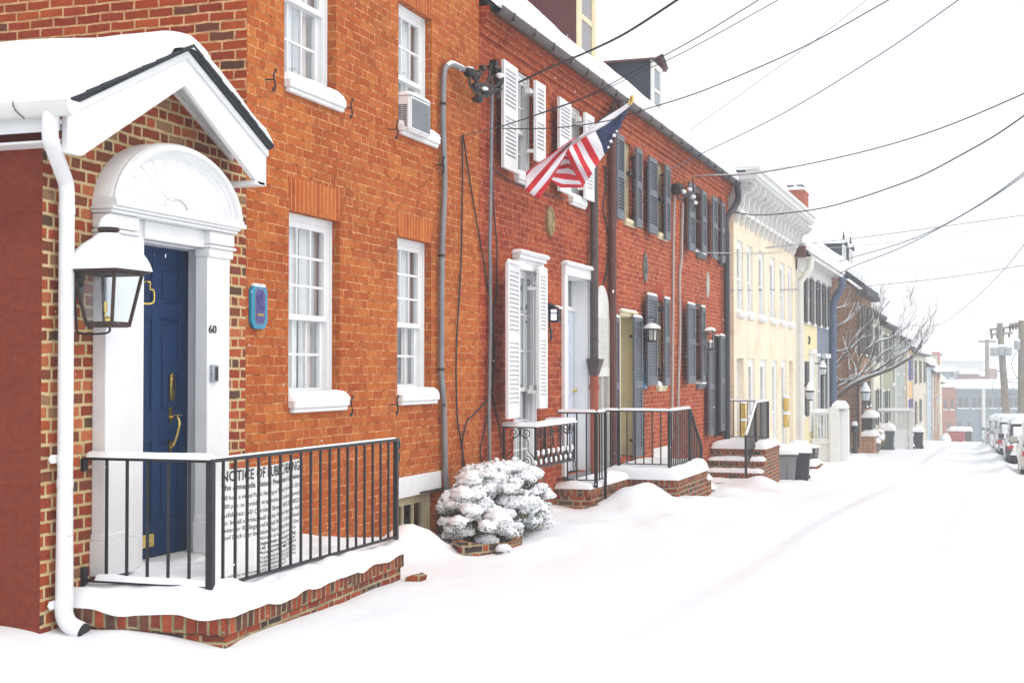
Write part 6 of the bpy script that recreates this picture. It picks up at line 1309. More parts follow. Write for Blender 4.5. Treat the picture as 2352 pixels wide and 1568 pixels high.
def shr(mb):
    r_ = random.Random(5)
    for i in range(1200):
        d = V((r_.gauss(0, 1), r_.gauss(0, 1), r_.gauss(0, 1))).normalized()*r_.uniform(.75, 1.05); q = sc_+V((d.x*.36, d.y*.4, d.z*.33)); a = V((r_.uniform(-1, 1), r_.uniform(-1, 1), r_.uniform(-1, 1)))*.05; b = a.cross(d).normalized()*.02
        mb.add([q, q+a*.5+b, q+a, q+a*.5-b], [(0, 1, 2, 3)])
part('foliage', paint('tan_leaf', (.42, .28, .12), .8, .3, 30), sh, shr, smooth=False)
part('snow', SNOW, sh, lambda mb: [mb.blob(sc_+V((random.uniform(-.26, .22), random.uniform(-.35, .1), random.uniform(-.05, .25))), .13, .13, .09, 9, 6, .4, 6) for i in range(26)])
def place(x, y, Y): p = onY(x, y, Y); return p.x, p.y
bx = place(2035, 1022, 56); bin_('large dark teal bin with domed snow next to the tan shrub', bx[0], 56.4, .58, .6, .90, BTEAL, BTEAL, 0, .22)
bx = place(2101, 1016, 60.5); bin_('dark wheeled bin standing against the blue one', bx[0]+.12, 61, .40, .5, .8, BDARK, BDARK, 0, .2); bin_('blue wheeled bin between the dark bins by the white railing', bx[0]-.22, 60.8, .30, .5, .82, BBLUE, BBLUE, 0, .2)
bx = place(2086, 1005, 60); bin_('small black bin left of the blue bin', bx[0], 60.2, .34, .4, .62, BDARK, BDARK, 0, .16); bx = place(2090, 1018, 59.6); bin_('little bright blue recycling tub in front of the bins', bx[0], 59.4, .34, .3, .2, BBL2, BBL2, 0, .10)
# ================================================================== FAR HOUSES
EZT = [(52, 4.6), (57, 3.9), (71, 3.3), (87, 2.7), (106, 2.0), (138, .13)]
def ezf(y):
    for (a, za), (b, zb) in zip(EZT, EZT[1:]):
        if y <= b: return lerp(za, zb, (y-a)/(b-a))
    return EZT[-1][1]
CRM2 = siding('cream_clapboard', (.74, .71, .55), .15); TAN2 = siding('tan_clapboard', (.66, .60, .47), .15); GRN2 = siding('grey_green_clapboard', (.34, .40, .36), .15); OR2 = siding('orange_clapboard', (.72, .44, .16), .15); OLV = siding('olive_clapboard', (.33, .33, .22), .15)
GSH = paint('green_shutter', (.05, .09, .075), .5); BSH = paint('blue_shutter', (.02, .06, .30), .5); DSH = paint('dark_shutter', (.06, .07, .08), .5); LBL = paint('light_blue_wall', (.32, .48, .58), .6)
def farhouse(label, x0, x1, X, mat, sh_, n, doorat=None, dmat=SHBLK, fr=OFFW, roofmat=SLATE, winL=False, zo=0.):
    ya, yb = fyX(x0, X), fyX(x1, X); zt = ezf(ya)+zo; g = gz(-5, ya)
    h = thing('row_house', label, 'house', (X, ya, g))
    part('front_wall', mat, h, lambda mb: mb.box(X-7, X, ya, yb, g-2.5, zt), smooth=False)
    part('roof', roofmat, h, lambda mb: (mb.prism([(X+.3, ya-.1, zt-.05), (X-3.5, ya-.1, zt+2.7), (X-7.2, ya-.1, zt-.05)], (0, yb-ya+.1, 0)), mb.box(X, X+.32, ya, yb, zt-.18, zt-.02)), smooth=False)
    part('roof_snow', SNOW, h, lambda mb: mb.cap((X+.34, ya-.15, zt-.05), (0, 1, 0), V((-3.85, 0, 2.75)).normalized(), V((2.75, 0, 3.85)).normalized(), yb-ya+.15, 4.8, .35, .25, du=.5))
    st = (yb-ya)/n; fh = (zt-g)/2
    for k in range(n):
        c = ya+st*(k+.5); ww = min(.9, st*.32)
        for lv in (0, 1):
            if lv == 0 and doorat == k: fdoor(h, X, c-.55, c+.55, g+.3, g+2.6, fr, dmat); continue
            z0 = g+.95 if lv == 0 else g+fh+.75; z1 = z0+1.45
            simplewin(h, X, c-ww/2, c+ww/2, z0, z1, fr, PANEL if winL else PANE)
            if sh_: flatshut(h, X, c-ww/2-ww*.55, c-ww/2-.03, z0, z1, sh_, 6); flatshut(h, X, c+ww/2+.03, c+ww/2+ww*.55, z0, z1, sh_, 6)
    part('downspout', OFFW, h, lambda mb: mb.tube([(X+.06, ya+.15, zt-.1), (X+.06, ya+.15, g-.5)], .05, 8))
    return h
farhouse('pale yellow row house with narrow dark windows next to the brown brick house', 2001, 2021, -4.62, CRM2, DSH, 2)
farhouse('olive row house with green shutters behind the bare tree', 2021.3, 2052, -4.64, OLV, GSH, 3, 2)
farhouse('grey green row house with a dark doorway left of the orange house', 2052.4, 2080, -4.62, GRN2, None, 2, 1)
farhouse('orange row house with bright blue shutters', 2080.4, 2095, -4.6, OR2, BSH, 2)
farhouse('cream row house with dark shutters right of the orange house', 2095.4, 2127, -4.58, TAN2, DSH, 3, 2)
farhouse('pale blue row house between cream and brick houses', 2127.2, 2139, -4.62, LBL, None, 2, 0, fr=WHITE)
farhouse('small far red brown brick row house', 2139.3, 2157, -4.6, BK_BROWN, None, 3, 1)
farhouse('farthest cream house of the left row', 2157.2, 2163, -4.58, CRM2, None, 1)
# white picket railing by the orange house
p0, p1 = onY(2063, 945, 59), onY(2092, 945, 59)
fr_ = thing('porch_railing', 'distant cream porch railing with snow above the snowed planters', 'railing', (p1.x, 59, gz(-4, 59)))
part('top_rail', OFFW, fr_, lambda mb: mb.box(F+.8, p1.x, 58.95, 59.05, p1.z-.03, p1.z+.04)); part('post', OFFW, fr_, lambda mb: mb.box(p1.x-.08, p1.x+.08, 58.92, 59.08, gz(-4, 59)-.2, p1.z+.12))
part('snow', SNOW, fr_, lambda mb: mb.cap((F+.8, 58.9, p1.z+.03), (1, 0, 0), (0, 1, 0), (0, 0, 1), p1.x-F-.7, .2, .12, .08, du=.1)); zb2 = onY(2080, 985, 59).z
for i in range(9): x = lerp(p0.x, p1.x-.1, i/8); part('baluster', OFFW, fr_, lambda mb: mb.box(x-.02, x+.02, 58.97, 59.03, zb2, p1.z))
part('panel', WHITE, fr_, lambda mb: mb.box(F+.8, p1.x-.1, 58.98, 59.06, gz(-4, 59)-.3, zb2))
# ================================================================== END OF THE STREET
def onG(x, y, Y): return onY(x, y, Y)
FAR = 150.
GREYW = paint('grey_painted_wall', (.22, .28, .32), .8, .08, .4); BRICKF = paint('far_brick', (.40, .17, .12), .8, .12, .5)
def farblock(name, label, x0, x1, ytop, ybot, Y, mat, depth, wins, snowh=18, wf=None, cat='building', sw=None):
    a, b = onG(x0, ybot, Y), onG(x1, ytop, Y); t_ = thing(name, label, cat, (a.x, Y, a.z))
    part('wall', mat, t_, lambda mb: mb.box(a.x, b.x, Y, Y+depth, a.z-2, b.z), smooth=False)
    sn = onG(x0, ytop-snowh, Y).z-b.z
    rf_ = part('roof', SLATE, t_, lambda mb: mb.prism([(a.x-.1, Y-.1, b.z-.05), (a.x-.1, Y+depth, b.z+sn*.9), (a.x-.1, Y+depth, b.z-.1), (a.x-.1, Y-.1, b.z-.1)], (b.x-a.x+.2, 0, 0)), smooth=False)
    L = sqrt(depth**2+(sn*.9)**2)
    part('roof_snow', SNOW, t_, lambda mb: mb.cap((a.x-.15, Y-.15, b.z-.05), (1, 0, 0), V((0, depth, sn*.9)).normalized(), V((0, -sn*.9, depth)).normalized(), b.x-a.x+.3, L+.2, .3, .3, du=.6), angle=80)
    for (xa, xb, ya, yb) in wins:
        p, q = onG(xa, yb, Y), onG(xb, ya, Y)
        f_ = part('window', mat if wf is None else wf, t_, lambda mb: (mb.box(p.x-.08, q.x+.08, Y-.05, Y, q.z, q.z+.12), mb.box(p.x-.05, p.x, Y-.05, Y, p.z, q.z), mb.box(q.x, q.x+.05, Y-.05, Y, p.z, q.z)))
        part('pane', PANE, f_, lambda mb: mb.box(p.x, q.x, Y-.03, Y, p.z, q.z), smooth=False)
        part('snow', SNOW, f_, lambda mb: mb.box(p.x-.1, q.x+.1, Y-.15, Y-.001, p.z-.12, p.z))
    return t_
gb = farblock('grey_building', 'long slate grey two storey building closing the street end', 2196.5, 2372, 893, 1008, FAR, GREYW, 9, [(c-4.3, c+4.3, 913, 936) for c in (2206, 2220, 2238, 2249.6, 2264.6, 2273, 2288, 2299, 2322, 2334)]+[(2201, 2208, 969, 985), (2223, 2230, 968, 990)], 18)
part('downspout', OFFW, gb, lambda mb: mb.tube([(onG(2259, 900, FAR).x, FAR-.15, onG(2259, 893, FAR).z), (onG(2259, 900, FAR).x, FAR-.15, onG(2259, 1008, FAR).z)], .18, 8))
part('parapet', GREYW, gb, lambda mb: mb.box(onG(2196.5, 900, FAR).x, onG(2372, 900, FAR).x, FAR-.2, FAR, onG(2200, 897, FAR).z, onG(2200, 892, FAR).z))
farblock('brick_building', 'reddish brick building with two arched windows left of the grey building', 2160, 2196.2, 888, 1006, FAR, BRICKF, 9, [(2168.5, 2174.5, 916, 939), (2184, 2190, 916, 939), (2176, 2186, 970, 985)], 12)
G3 = paint('far_blue_grey', (.20, .26, .32), .8); R3 = paint('far_red', (.32, .14, .11), .8)
farblock('distant_house', 'pale blue grey house roofline beyond the red brick building', 2156, 2197, 852, 900, 190, G3, 8, [(2182, 2190, 855, 866)], 8)
farblock('distant_house', 'long low faded brick building behind the grey one', 2200, 2247, 858, 900, 195, R3, 8, [], 8)
farblock('distant_house', 'small faded brick block right of the long low one', 2249, 2266, 863, 900, 200, R3, 6, [], 6)
farblock('distant_house', 'broad hazy white building on the skyline', 2160, 2285, 828, 880, 290, paint('far_white', (.52, .54, .55), .8), 10, [], 5)
farblock('distant_house', 'faded pinkish gable beside the leaning utility pole', 2262, 2290, 846, 890, 230, R3, 6, [], 14)
farblock('distant_house', 'snowy low house behind the right hand pole', 2300, 2372, 905, 990, 170, paint('far_tan', (.45, .40, .33), .8), 6, [], 40)
fh = farblock('trimmed_house', 'cream house with pinkish red trim standing above the last row house', 2128, 2158, 812, 900, 128, CRM2, 5, [], 4)
part('trim', paint('pink_red_trim', (.50, .14, .12), .7), fh, lambda mb: (mb.box(onG(2124, 810, 128).x, onG(2159, 810, 128).x, 127.8, 128, onG(2140, 812, 128).z, onG(2140, 808, 128).z), mb.box(onG(2155, 810, 128).x, onG(2158.5, 810, 128).x, 127.8, 128, onG(2140, 870, 128).z, onG(2140, 812, 128).z)))
for (x, y, Y, c, lab) in ((2190, 1007, 118, BRED, 'red bin on the left of the far red pair'), (2206, 1007, 118, BRED, 'red bin on the right of the far red pair'), (2222, 1005, 119, BDARK, 'far dark bin right of the red bins')):
    p = place(x, y, Y); bin_(lab, p[0], Y, .72, .6, .95, c, c, 0, .3)
for i, (x, y, Y, r) in enumerate(((2172, 1000, 112, .5), (2168, 1006, 108, .4))):
    p = onG(x, y, Y); mb = MB(); mb.blob((p.x, p.y, gz(0, Y)+.2), r*.8, r, r*.8, 14, 8, .4, 4); tag(mb.build('snow_heap', SNOW, None, angle=80, origin=V((p.x, p.y, gz(0, Y)))), ['rounded snow heap under the far brick building awning', 'smaller snow heap at the foot of the last cream house'][i], 'snow heap')
# far flag on the brick house
ff = thing('small_flag', 'small pale blue flag hanging at the far brick row houses', 'flag', onG(2156, 915, 105))
part('pole', OFFW, ff, lambda mb: mb.tube([onG(2150, 925, 105), onG(2163, 903, 105)], .03, 6)); part('cloth', paint('pale_blue_cloth', (.45, .58, .72), .8), ff, lambda mb: mb.prism([onG(2161, 905, 105), onG(2152, 913, 105), onG(2150, 921, 105), onG(2153, 925, 105), onG(2158, 919, 105), onG(2159, 911, 105)], (0, .05, 0)))
# utility poles
WOOD = paint('pole_wood', (.22, .19, .155), .85, .25, 3)
def upole(label, x0, y0, x1, y1, Y, r, arms, cans):
    a = onY(x1, y1, Y); b = onY(x0, y0, Y); g = gz(a.x, Y); d = (b-a); foot = a+d*((g-.3-a.z)/d.z)
    t_ = thing('utility_pole', label, 'utility pole', foot)
    part('pole', WOOD, t_, lambda mb: mb.tube([foot, b], [r*1.15, r*.75], 12))
    for (xa, ya, xb, yb) in arms:
        p, q = onY(xa, ya, Y), onY(xb, yb, Y)
        am = part('crossarm', WOOD, t_, lambda mb: mb.beam(p, q, .12, .12))
        for k in range(4): s = p.lerp(q, (k+.3)/4); part('insulator', IRON, am, lambda mb: mb.lathe([(.04, -.3), (.07, -.15), (.07, -.06)], s, 8))
    for (x, y0_, y1_, w_) in cans:
        c = onY(x, y1_, Y); h_ = onY(x, y0_, Y).z-c.z
        part('transformer', paint('transformer_grey', (.36, .40, .42), .5), t_, lambda mb: mb.lathe([(w_*.9, 0), (w_, .05), (w_, h_*.9), (w_*.7, h_)], (c.x, c.y-.3, c.z), 14))
        part('snow', SNOW, t_, lambda mb: mb.blob((c.x, c.y-.3, c.z+h_), w_, w_, .12))
    def drp(mb):
        r_ = random.Random(int(x0))
        for k in range(9):
            s = a.lerp(b, r_.uniform(.25, .9)); e = a.lerp(b, r_.uniform(.1, .6)); mb.tube(catmull([s, (s.x+r_.uniform(-.9, .9), s.y-.3, (s.z+e.z)/2), e], 5), .018, 5)
    part('drip_wires', WIRE, t_, drp)
    return t_
upole('leaning utility pole with three transformers and two crossarms behind the parked cars', 2296, 742, 2313, 967, 95, .24, [(2272, 757, 2330, 750), (2274, 768, 2327, 764)], [(2285, 797, 818, .27), (2299, 795, 816, .27), (2315, 796, 817, .27)])
upole('pale utility pole at the right edge of the street', 2346, 736, 2346.5, 940, 80, .20, [(2318, 746, 2345, 742)], [(2336, 782, 803, .16)])
u3 = onY(2267, 780, 170); p3 = thing('utility_pole', 'thin faint utility pole far beyond the grey building', 'utility pole', (u3.x, 170, gz(0, 170)))
part('pole', WOOD, p3, lambda mb: mb.tube([(u3.x, 170, -6.5), u3], .25, 8)); part('crossarm', WOOD, p3, lambda mb: mb.box(u3.x-1., u3.x+1, 169.9, 170.1, u3.z-.3, u3.z-.1))
# parked cars
GLC = None
def car(label, x, y, length, w_, h, col, rot, suv=True, snowy=.14, group='snow covered cars parked along the right side'):
    t_ = thing('parked_car', label, 'car', (0, 0, 0), group); hw = w_/2
    cm = paint('car_'+''.join(str(int(c*100)) for c in col), col, .3, .05, spec=.6)
    def loft(mb, sts):
        """sts: (y, halfwidth, zlo, zhi, round)"""
        P = []
        for (yy, b, z0, z1, rr) in sts:
            row = []
            for k in range(21):
                th = 2*pi*k/20-pi/2; cx_, sz = cos(th), sin(th); e = .45
                row.append((b*math.copysign(abs(cx_)**e, cx_), yy, (z0+z1)/2+(z1-z0)/2*math.copysign(abs(sz)**e, sz)))
            P.append(row)
        mb.grid(P)
        mb.add(P[0], [tuple(range(21))]); mb.add(P[-1], [tuple(reversed(range(21)))])
    L = length
    part('body', cm, t_, lambda mb: loft(mb, [(0, hw*.86, .38, h*.52, 0), (.05, hw*.94, .30, h*.56, 0), (.25, hw, .25, h*.60, 0), (L*.3, hw, .22, h*.61, 0), (L*.7, hw, .22, h*.60, 0), (L*.93, hw*.96, .25, h*.52, 0), (L-.04, hw*.86, .32, h*.46, 0), (L, hw*.8, .38, h*.42, 0)]), angle=50)
    y0c, y1c = (.12, L*.70) if suv else (L*.14, L*.68)
    part('cabin', cm, t_, lambda mb: loft(mb, [(y0c, hw*.78, h*.5, h*.72, 0), (y0c+.25, hw*.82, h*.5, h*.95, 0), (y0c+.6, hw*.84, h*.5, h, 0), (L*.45, hw*.84, h*.5, h, 0), (y1c-.45, hw*.82, h*.5, h*.92, 0), (y1c, hw*.8, h*.5, h*.62, 0)]), angle=50)
    gm = MATS.get('car_glass') or paint('car_glass', (.02, .025, .03), .08, .1, spec=.8)
    part('rear_window', gm, t_, lambda mb: mb.prism([(-hw*.62, y0c-.015, h*.60), (hw*.62, y0c-.015, h*.60), (hw*.56, y0c+.13, h*.90), (-hw*.56, y0c+.13, h*.90)], (0, .06, .01)))
    for s in (-1, 1):
        part('side_window', gm, t_, lambda mb: mb.prism([(s*hw*.835, y0c+.45, h*.63), (s*hw*.835, y1c-.5, h*.63), (s*hw*.80, y1c-.75, h*.88), (s*hw*.80, y0c+.6, h*.90)], (s*.02, 0, 0)))
        part('taillight', paint('red_lens', (.45, .02, .03), .25), t_, lambda mb: mb.box(s*hw*.74, s*hw*.93, -.012, .10, h*.44, h*.52))
        part('mirror', cm, t_, lambda mb: mb.box(s*hw, s*(hw+.18), L*.62, L*.68, h*.58, h*.68), bevel=.02)
        for yy in (L*.2, L*.8):
            wh = part('wheel', IRON, t_, lambda mb: mb.lathe([(.0, 0), (.31, 0), (.33, .05), (.33, .17), (.31, .22), (0, .22)], (s*(hw-.14)-.11, yy, .33), 20, ax=((0, 1, 0), (0, 0, 1), (1, 0, 0))))
            part('rim', GREYP, wh, lambda mb: mb.lathe([(.0, 0), (.2, 0), (.2, .24), (0, .24)], (s*(hw-.14)-.12, yy, .33), 14, ax=((0, 1, 0), (0, 0, 1), (1, 0, 0))))
    part('bumper', IRON, t_, lambda mb: mb.box(-hw*.85, hw*.85, -.06, .05, .30, .45), bevel=.02)
    part('licence_plate', OFFW, t_, lambda mb: mb.box(-.16, .16, -.07, -.03, h*.42, h*.42+.14))
    def sn(mb):
        mb.cap((-hw*.80, y0c+.18, h*.965), (0, 1, 0), (1, 0, 0), (0, 0, 1), y1c-y0c-.55, w_*.8, snowy, .2, du=.12)
        mb.cap((-hw*.84, y1c-.35, h*.80), V((0, .85, -.32)).normalized(), (1, 0, 0), V((0, .32, .85)).normalized(), .85, w_*.84, .10, .15, du=.1)
        mb.cap((-hw*.93, y1c+.05, h*.60), (0, 1, 0), (1, 0, 0), (0, 0, 1), L-y1c-.1, w_*.93, snowy*.9, .2, du=.12)
        mb.cap((-hw*.74, y0c-.02, h*.62), V((0, .25, .9)).normalized(), (1, 0, 0), V((0, -.9, .25)).normalized(), h*.30, w_*.6, .07, .1, du=.1)
        mb.cap((-hw*.85, -.08, .45), (1, 0, 0), (0, 1, 0), (0, 0, 1), w_*.85, .16, .07, .06, du=.1)
        if not suv: mb.cap((-hw*.85, .02, h*.57), (0, 1, 0), (1, 0, 0), (0, 0, 1), y0c, w_*.85, snowy, .12, du=.1)
    r_ = random.Random(int(y*7))
    def sn2(mb):
        for k in range(46):
            s = r_.choice((-1, 1, -1)); yy = r_.uniform(-.02, L); zz = r_.uniform(.35, h*.62); mb.blob((s*hw*(.97 if zz < h*.5 else .9), yy, zz), .05, r_.uniform(.08, .22), r_.uniform(.05, .16), 8, 6, .5, 6)
        for k in range(40 if snowy > .21 else 8): s = -1; mb.blob((s*hw*.83, r_.uniform(y0c+.3, y1c), r_.uniform(h*.6, h*.95)), .05, r_.uniform(.12, .3), r_.uniform(.06, .16), 8, 6, .5, 6)
        for k in range(26): mb.blob((r_.uniform(-hw*.8, hw*.8), .0 if k % 2 else .03, r_.uniform(.3, h*.6)), r_.uniform(.08, .2), .05, r_.uniform(.05, .12), 8, 6, .5, 6)
    part('snow', SNOW, t_, sn, angle=70); part('stuck_snow', SNOW, t_, sn2)
    t_.location = (x, y, gz(x, y)-.17); t_.rotation_euler = (0, 0, rot); return t_
car('silver car with heavy snow at the right edge of the photo, nearest parked car', 1.50, 36.5, 4.4, 1.8, 1.50, (.55, .53, .48), 0, True, .24)
car('black car with red tail lights and snowy plate, second parked car', 1.22, 44.5, 4.6, 1.8, 1.42, (.05, .05, .055), 0, True, .2)
car('snow covered white car just beyond the black one', .95, 53.5, 4.5, 1.75, 1.40, (.40, .42, .43), .02, False, .22)
car('snow covered grey car in the middle of the far parked row', .78, 62, 4.5, 1.75, 1.42, (.30, .33, .35), .02, True, .25)
car('farthest snow covered car of the parked row', .55, 71, 4.5, 1.75, 1.45, (.35, .38, .40), .03, True, .28)
# ================================================================== BARE TREE
def tree():
    U = lambda u, v: (1862+.2343*u, 673.7+.2343*v)
    rnd = random.Random(11); BK = paint('bark', (.12, .09, .07), .9, .3, 12); base = V((-5.25, 49.4, gz(-5, 49)))
    t_ = thing('bare_tree', 'bare leaning tree with snow lined branches spreading over the sidewalk', 'tree', base)
    tr, br, sn = MB(), MB(), MB(); hub = onY(1901, 935, 49.4)
    tr.tube(catmull([base-V((0, 0, .3)), base.lerp(hub, .5)+V((-.08, 0, 0)), hub], 5), [.20, .19, .185, .18, .175, .17, .168, .165, .16, .155, .15], 12)
    limbs = [([(200, 1075), (330, 960), (480, 862), (600, 812), (800, 735), (960, 640), (1030, 575), (1090, 512)], .085), ([(200, 1020), (260, 930), (380, 860), (560, 800), (720, 700), (830, 570)], .05), ([(200, 900), (300, 862), (440, 840), (560, 700), (610, 600), (650, 480), (780, 440), (860, 405)], .055),
             ([(200, 790), (290, 650), (380, 560), (470, 470), (560, 360), (600, 270)], .05), ([(195, 610), (300, 568), (400, 530), (480, 455), (600, 410)], .045), ([(190, 470), (250, 370), (300, 310), (430, 190), (480, 140)], .035), ([(195, 375), (260, 320), (420, 235)], .03),
             ([(430, 840), (470, 700), (540, 560), (620, 485), (650, 330), (680, 200), (780, 70)], .035), ([(380, 760), (370, 600), (400, 480), (480, 380), (590, 270), (660, 180)], .032), ([(200, 210), (280, 140), (340, 130)], .022), ([(600, 812), (740, 690), (900, 590), (940, 540), (1060, 380)], .03), ([(960, 640), (1060, 590), (1130, 430)], .022),
             ([(830, 570), (900, 300), (920, 180)], .018), ([(860, 405), (960, 300), (1000, 200)], .016), ([(300, 862), (200, 790), (195, 760)], .03), ([(450, 850), (430, 700), (360, 620)], .03), ([(640, 650), (740, 560), (840, 545), (985, 520)], .025), ([(330, 960), (470, 800), (560, 760), (700, 650)], .03)]
    def limb(P, r, depth=0, snow=True):
        n = len(P); rr = [max(.0035, r*(1-.72*i/(n-1)))*(1.15 if not depth else .8) for i in range(n)]
        (br).tube(P, rr, 7 if r > .02 else 4, caps=False)
        if snow and r > .006:
            k = max(1, n//12); Q = []; qr = []
            for i, p in enumerate(P):
                w_ = .5+.5*noise.noise(p*2.3+V((3, 1, 7))); Q.append(p+V((0, 0, rr[i]*.85+.004))); qr.append(max(.002, (rr[i]*.75+.015)*(w_ if depth else .3+w_*.8)))
            sn.tube(Q, qr, 6)
    def twigs(P, r, depth):
        if depth > 2: return
        n = len(P)
        for i in range(1, n):
            if rnd.random() < (.42+.35*(i/n) if depth == 0 else .42):
                p = P[i]; d = (P[i]-P[i-1]).normalized(); l = rnd.uniform(.35, 1.0)*(.7**depth)
                d2 = (d*.8+V((rnd.uniform(-.3, .8), rnd.uniform(-.6, .6), rnd.uniform(.1, 1.2)))).normalized(); Q = [p]
                for k in range(5): d2 = (d2+V((rnd.uniform(-.2, .2), rnd.uniform(-.2, .2), rnd.uniform(-.08, .22)))).normalized(); Q.append(Q[-1]+d2*l/5)
                limb(Q, max(.005, r*.32), depth+1, depth == 0 and rnd.random() < .6); twigs(Q, max(.006, r*.35), depth+1)
    for (pts, r) in limbs:
        P = [onY(*U(u, v), 49.4-.9*((u-190)/900)+.5*noise.noise(V((u*.01, v*.01, r*50)))) for u, v in pts]
        if pts[0][0] <= 205: P = [hub+V((0, 0, rnd.uniform(-.2, .3)+(1080-pts[0][1])*.0016))]+P
        P = catmull(P, 4); limb(P, r); twigs(P[3:], r, 0)
    tr.build('trunk', BK, t_); br.build('branches', BK, t_); sn.build('snow', SNOW, t_, angle=80)
tree()
# ================================================================== OVERHEAD WIRES
def wire(label, pts, r=.010, mat=WIRE, snow=False, group=None):
    P = [onX(x, y, F+.12) if d == 'F' else onY(x, y, d) for x, y, d in pts]
    mb = MB(); Q = catmull(P, 8); mb.tube(Q, r*.62, 6); o = mb.build('overhead_wire', mat, None, origin=Q[0]); tag(o, label, 'wire', group)
    if snow:
        s = MB(); s.tube([q+V((0, 0, r*1.1)) for q in Q[:snow]], [max(.004, r*2.2*(.4+.6*abs(noise.noise(q*3)))) for q in Q[:snow]], 6); s.build('snow', SNOW, o)
    return o
wire('thick dark cable sweeping from the service heads to the sky above the maroon dormer', [(1150, 205, 'F'), (1190, 190, 15.5), (1272, 152, 15), (1353, 118, 14), (1440, 75, 13), (1556, 0, 12)], .018, CABLE)
wire('dark double cable rising from the left wall hook across both white shuttered windows', [(1062, 311, 'F'), (1152, 290, 14.2), (1282, 246, 14.6), (1358, 217, 14.6), (1464, 160, 14.5), (1592, 92, 14.4), (1743, 0, 14.2)], .009, CABLE)
wire('second of the twin wires running to the top edge above the slate dormer', [(1152, 291, 'F'), (1282, 248, 14.8), (1375, 212, 14.8), (1480, 163, 14.6), (1592, 109, 14.5), (1788, 0, 14.2)], .007, CABLE)
wire('black wire crossing the flag and climbing to the top edge right of centre', [(1154, 295, 'F'), (1228, 296, 14.6), (1306, 291, 14.6), (1395, 278, 14.6), (1447, 262, 14.6), (1592, 217, 14.8), (1715, 167, 15), (1862, 100, 15), (2042, 0, 15)], .010, CABLE)
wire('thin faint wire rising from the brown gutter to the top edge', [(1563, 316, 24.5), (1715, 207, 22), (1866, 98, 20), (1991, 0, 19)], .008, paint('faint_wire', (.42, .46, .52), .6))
wire('long straight wire from the dark gutter up to the top right', [(1540, 390, 'F'), (1610, 354, 24), (1800, 260, 21), (2028, 121, 18), (2202, 0, 16)], .011)
wire('snow crusted twisted cable from the service head to the right edge', [(1590, 407, 'F'), (1640, 404, 23), (1702, 402, 22), (1800, 388, 21.5), (1956, 355, 21), (2085, 320, 20), (2200, 280, 19), (2352, 215, 18), (2420, 180, 17)], .013, CABLE, 26)
wire('twisted cable from the cream cornice rising to the right edge', [(1682, 487, 'F'), (1749, 494, 28), (1866, 482, 27), (1950, 462, 26), (2042, 432, 25), (2120, 402, 24), (2202, 359, 23), (2280, 315, 22), (2352, 266, 21), (2420, 215, 20)], .018, CABLE)
wire('upper strand of the twisted pair rising steeply at the right', [(1885, 620, 47), (1936, 598, 46), (2065, 560, 43), (2159, 521, 40), (2257, 465, 36), (2352, 397, 32), (2420, 340, 30)], .022)
wire('lower strand of the twisted pair rising steeply at the right', [(1910, 640, 47), (1960, 612, 46), (2060, 573, 43), (2150, 528, 40), (2257, 467, 36), (2352, 403, 32), (2420, 346, 30)], .022)
wire('straight wire from the slate dormers to the right edge', [(1680, 577, 30), (1828, 562, 38), (1952, 549, 45), (2159, 521, 45), (2352, 494, 45), (2440, 478, 45)], .018)
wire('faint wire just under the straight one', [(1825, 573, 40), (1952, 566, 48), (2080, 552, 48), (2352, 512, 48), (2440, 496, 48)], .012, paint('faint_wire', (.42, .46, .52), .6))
wire('snowy service wire from the last shuttered window along the cream upper windows', [(1617, 580, 'F'), (1675, 581, 28.5), (1760, 581, 34), (1825, 575, 38)], .016, paint('snowy_wire', (.40, .42, .45), .7))
wire('wire crossing between the cream storeys to the right edge', [(1675, 666, 29), (1800, 665, 37), (1968, 659, 50), (2194, 635, 50), (2352, 609, 48), (2440, 592, 47)], .018)
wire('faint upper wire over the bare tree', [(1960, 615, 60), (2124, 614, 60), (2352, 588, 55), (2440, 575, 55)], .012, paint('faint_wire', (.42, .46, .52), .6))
wire('steep wire dropping from the right edge to the distant roofs', [(2085, 747, 90), (2152, 746, 85), (2188, 727, 80), (2250, 676, 70), (2309, 616, 60), (2352, 562, 52), (2400, 500, 46)], .024)
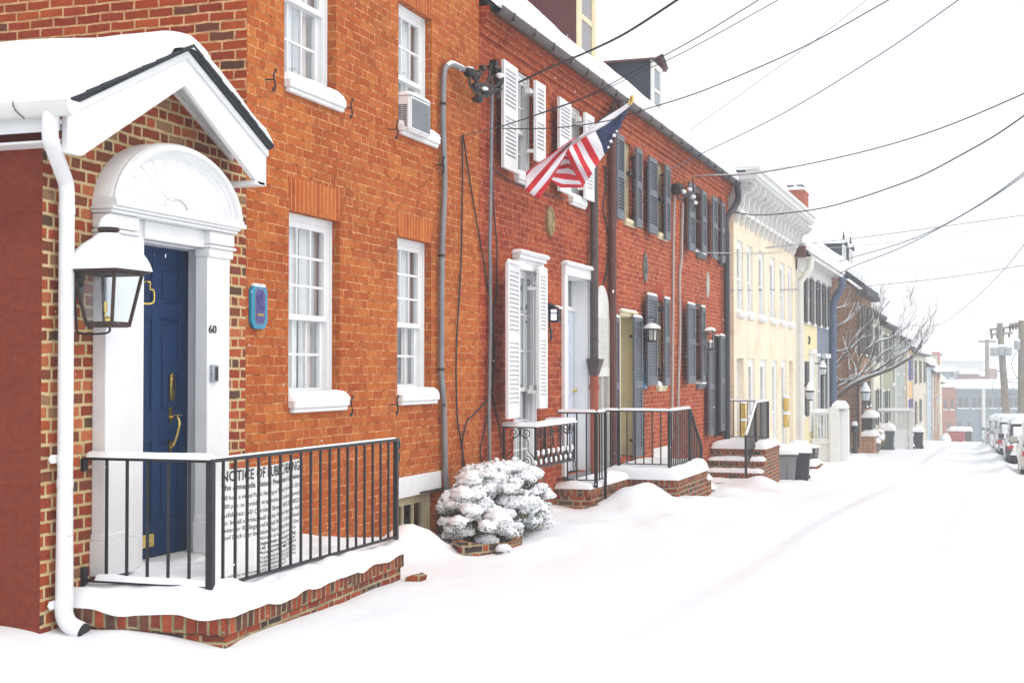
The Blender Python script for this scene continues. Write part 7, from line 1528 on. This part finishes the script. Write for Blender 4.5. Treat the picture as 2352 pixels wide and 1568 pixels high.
for k, (xa, ya, xb, yb) in enumerate(((2100, 700, 2352, 636), (2110, 722, 2352, 648), (2160, 760, 2346, 640), (2190, 790, 2346, 650), (2120, 735, 2346, 690))):
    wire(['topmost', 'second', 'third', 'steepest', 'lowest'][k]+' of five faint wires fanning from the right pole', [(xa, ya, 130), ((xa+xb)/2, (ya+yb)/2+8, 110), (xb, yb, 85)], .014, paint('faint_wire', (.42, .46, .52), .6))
# ================================================================== FALLING SNOW
def flakes():
    mb = MB(); r_ = random.Random(21)
    for i in range(5200):
        p = V((r_.uniform(-6, 9), r_.uniform(1.5, 34), r_.uniform(-.8, 7.5)))
        if (p.x < F+.3) or p.z < ghz(p.x, p.y) or (p-V((0, 0, H))).length < 2.2: continue
        s = r_.uniform(.0012, .0026); dd = V((r_.uniform(-.4, .2), r_.uniform(-.2, .2), -1)).normalized()*s*r_.uniform(1.2, 3.5)
        a = V((s, 0, 0)); b = V((0, s, 0))
        mb.add([p-dd, p+a, p+b, p-a, p-b, p+dd], [(0, 1, 2), (0, 2, 3), (0, 3, 4), (0, 4, 1), (5, 2, 1), (5, 3, 2), (5, 4, 3), (5, 1, 4)])
    tag(mb.build('falling_snow', SNOW, None, smooth=False), kind='stuff')
flakes()
# ================================================================== ground
def ground():
    mb = MB()
    ys = [-40, -20, -10, -5, -2, 0, 2]
    y = 3.0
    while y < 150: ys.append(y); y += max(.07, y*.009)
    ys += [150, 160, 175, 200, 260, 360, 500, 700]
    xs = [-260, -120, -60, -30, -15, -9, -6.5]+[-6+.075*i for i in range(0, 60)]+[-1.5+.13*i for i in range(1, 30)]+[2.6, 3, 4, 5, 7, 10, 15, 30, 60, 120, 260]
    P = [[(x, y, ghz(x, y) if y < 150 else gz(x, y)) for x in xs] for y in ys]
    mb.grid(P, flip=True)
    o = mb.build('snow_covered_street', SNOW, None, angle=180); tag(o, kind='structure')
ground()
# ================================================================== haze
def haze():
    mb = MB(); mb.box(-262, 262, -42, 702, -9, 16)
    m, t = newmat('haze'); v = nd(t, 'VolumePrincipled'); v.inputs['Color'].default_value = (.97, .985, 1, 1); v.inputs['Density'].default_value = HAZE
    o = nd(t, 'OutputMaterial'); t.links.new(v.outputs[0], o.inputs['Volume'])
    tag(mb.build('haze', m, None, smooth=False), kind='stuff')
HAZE = .0025
haze()
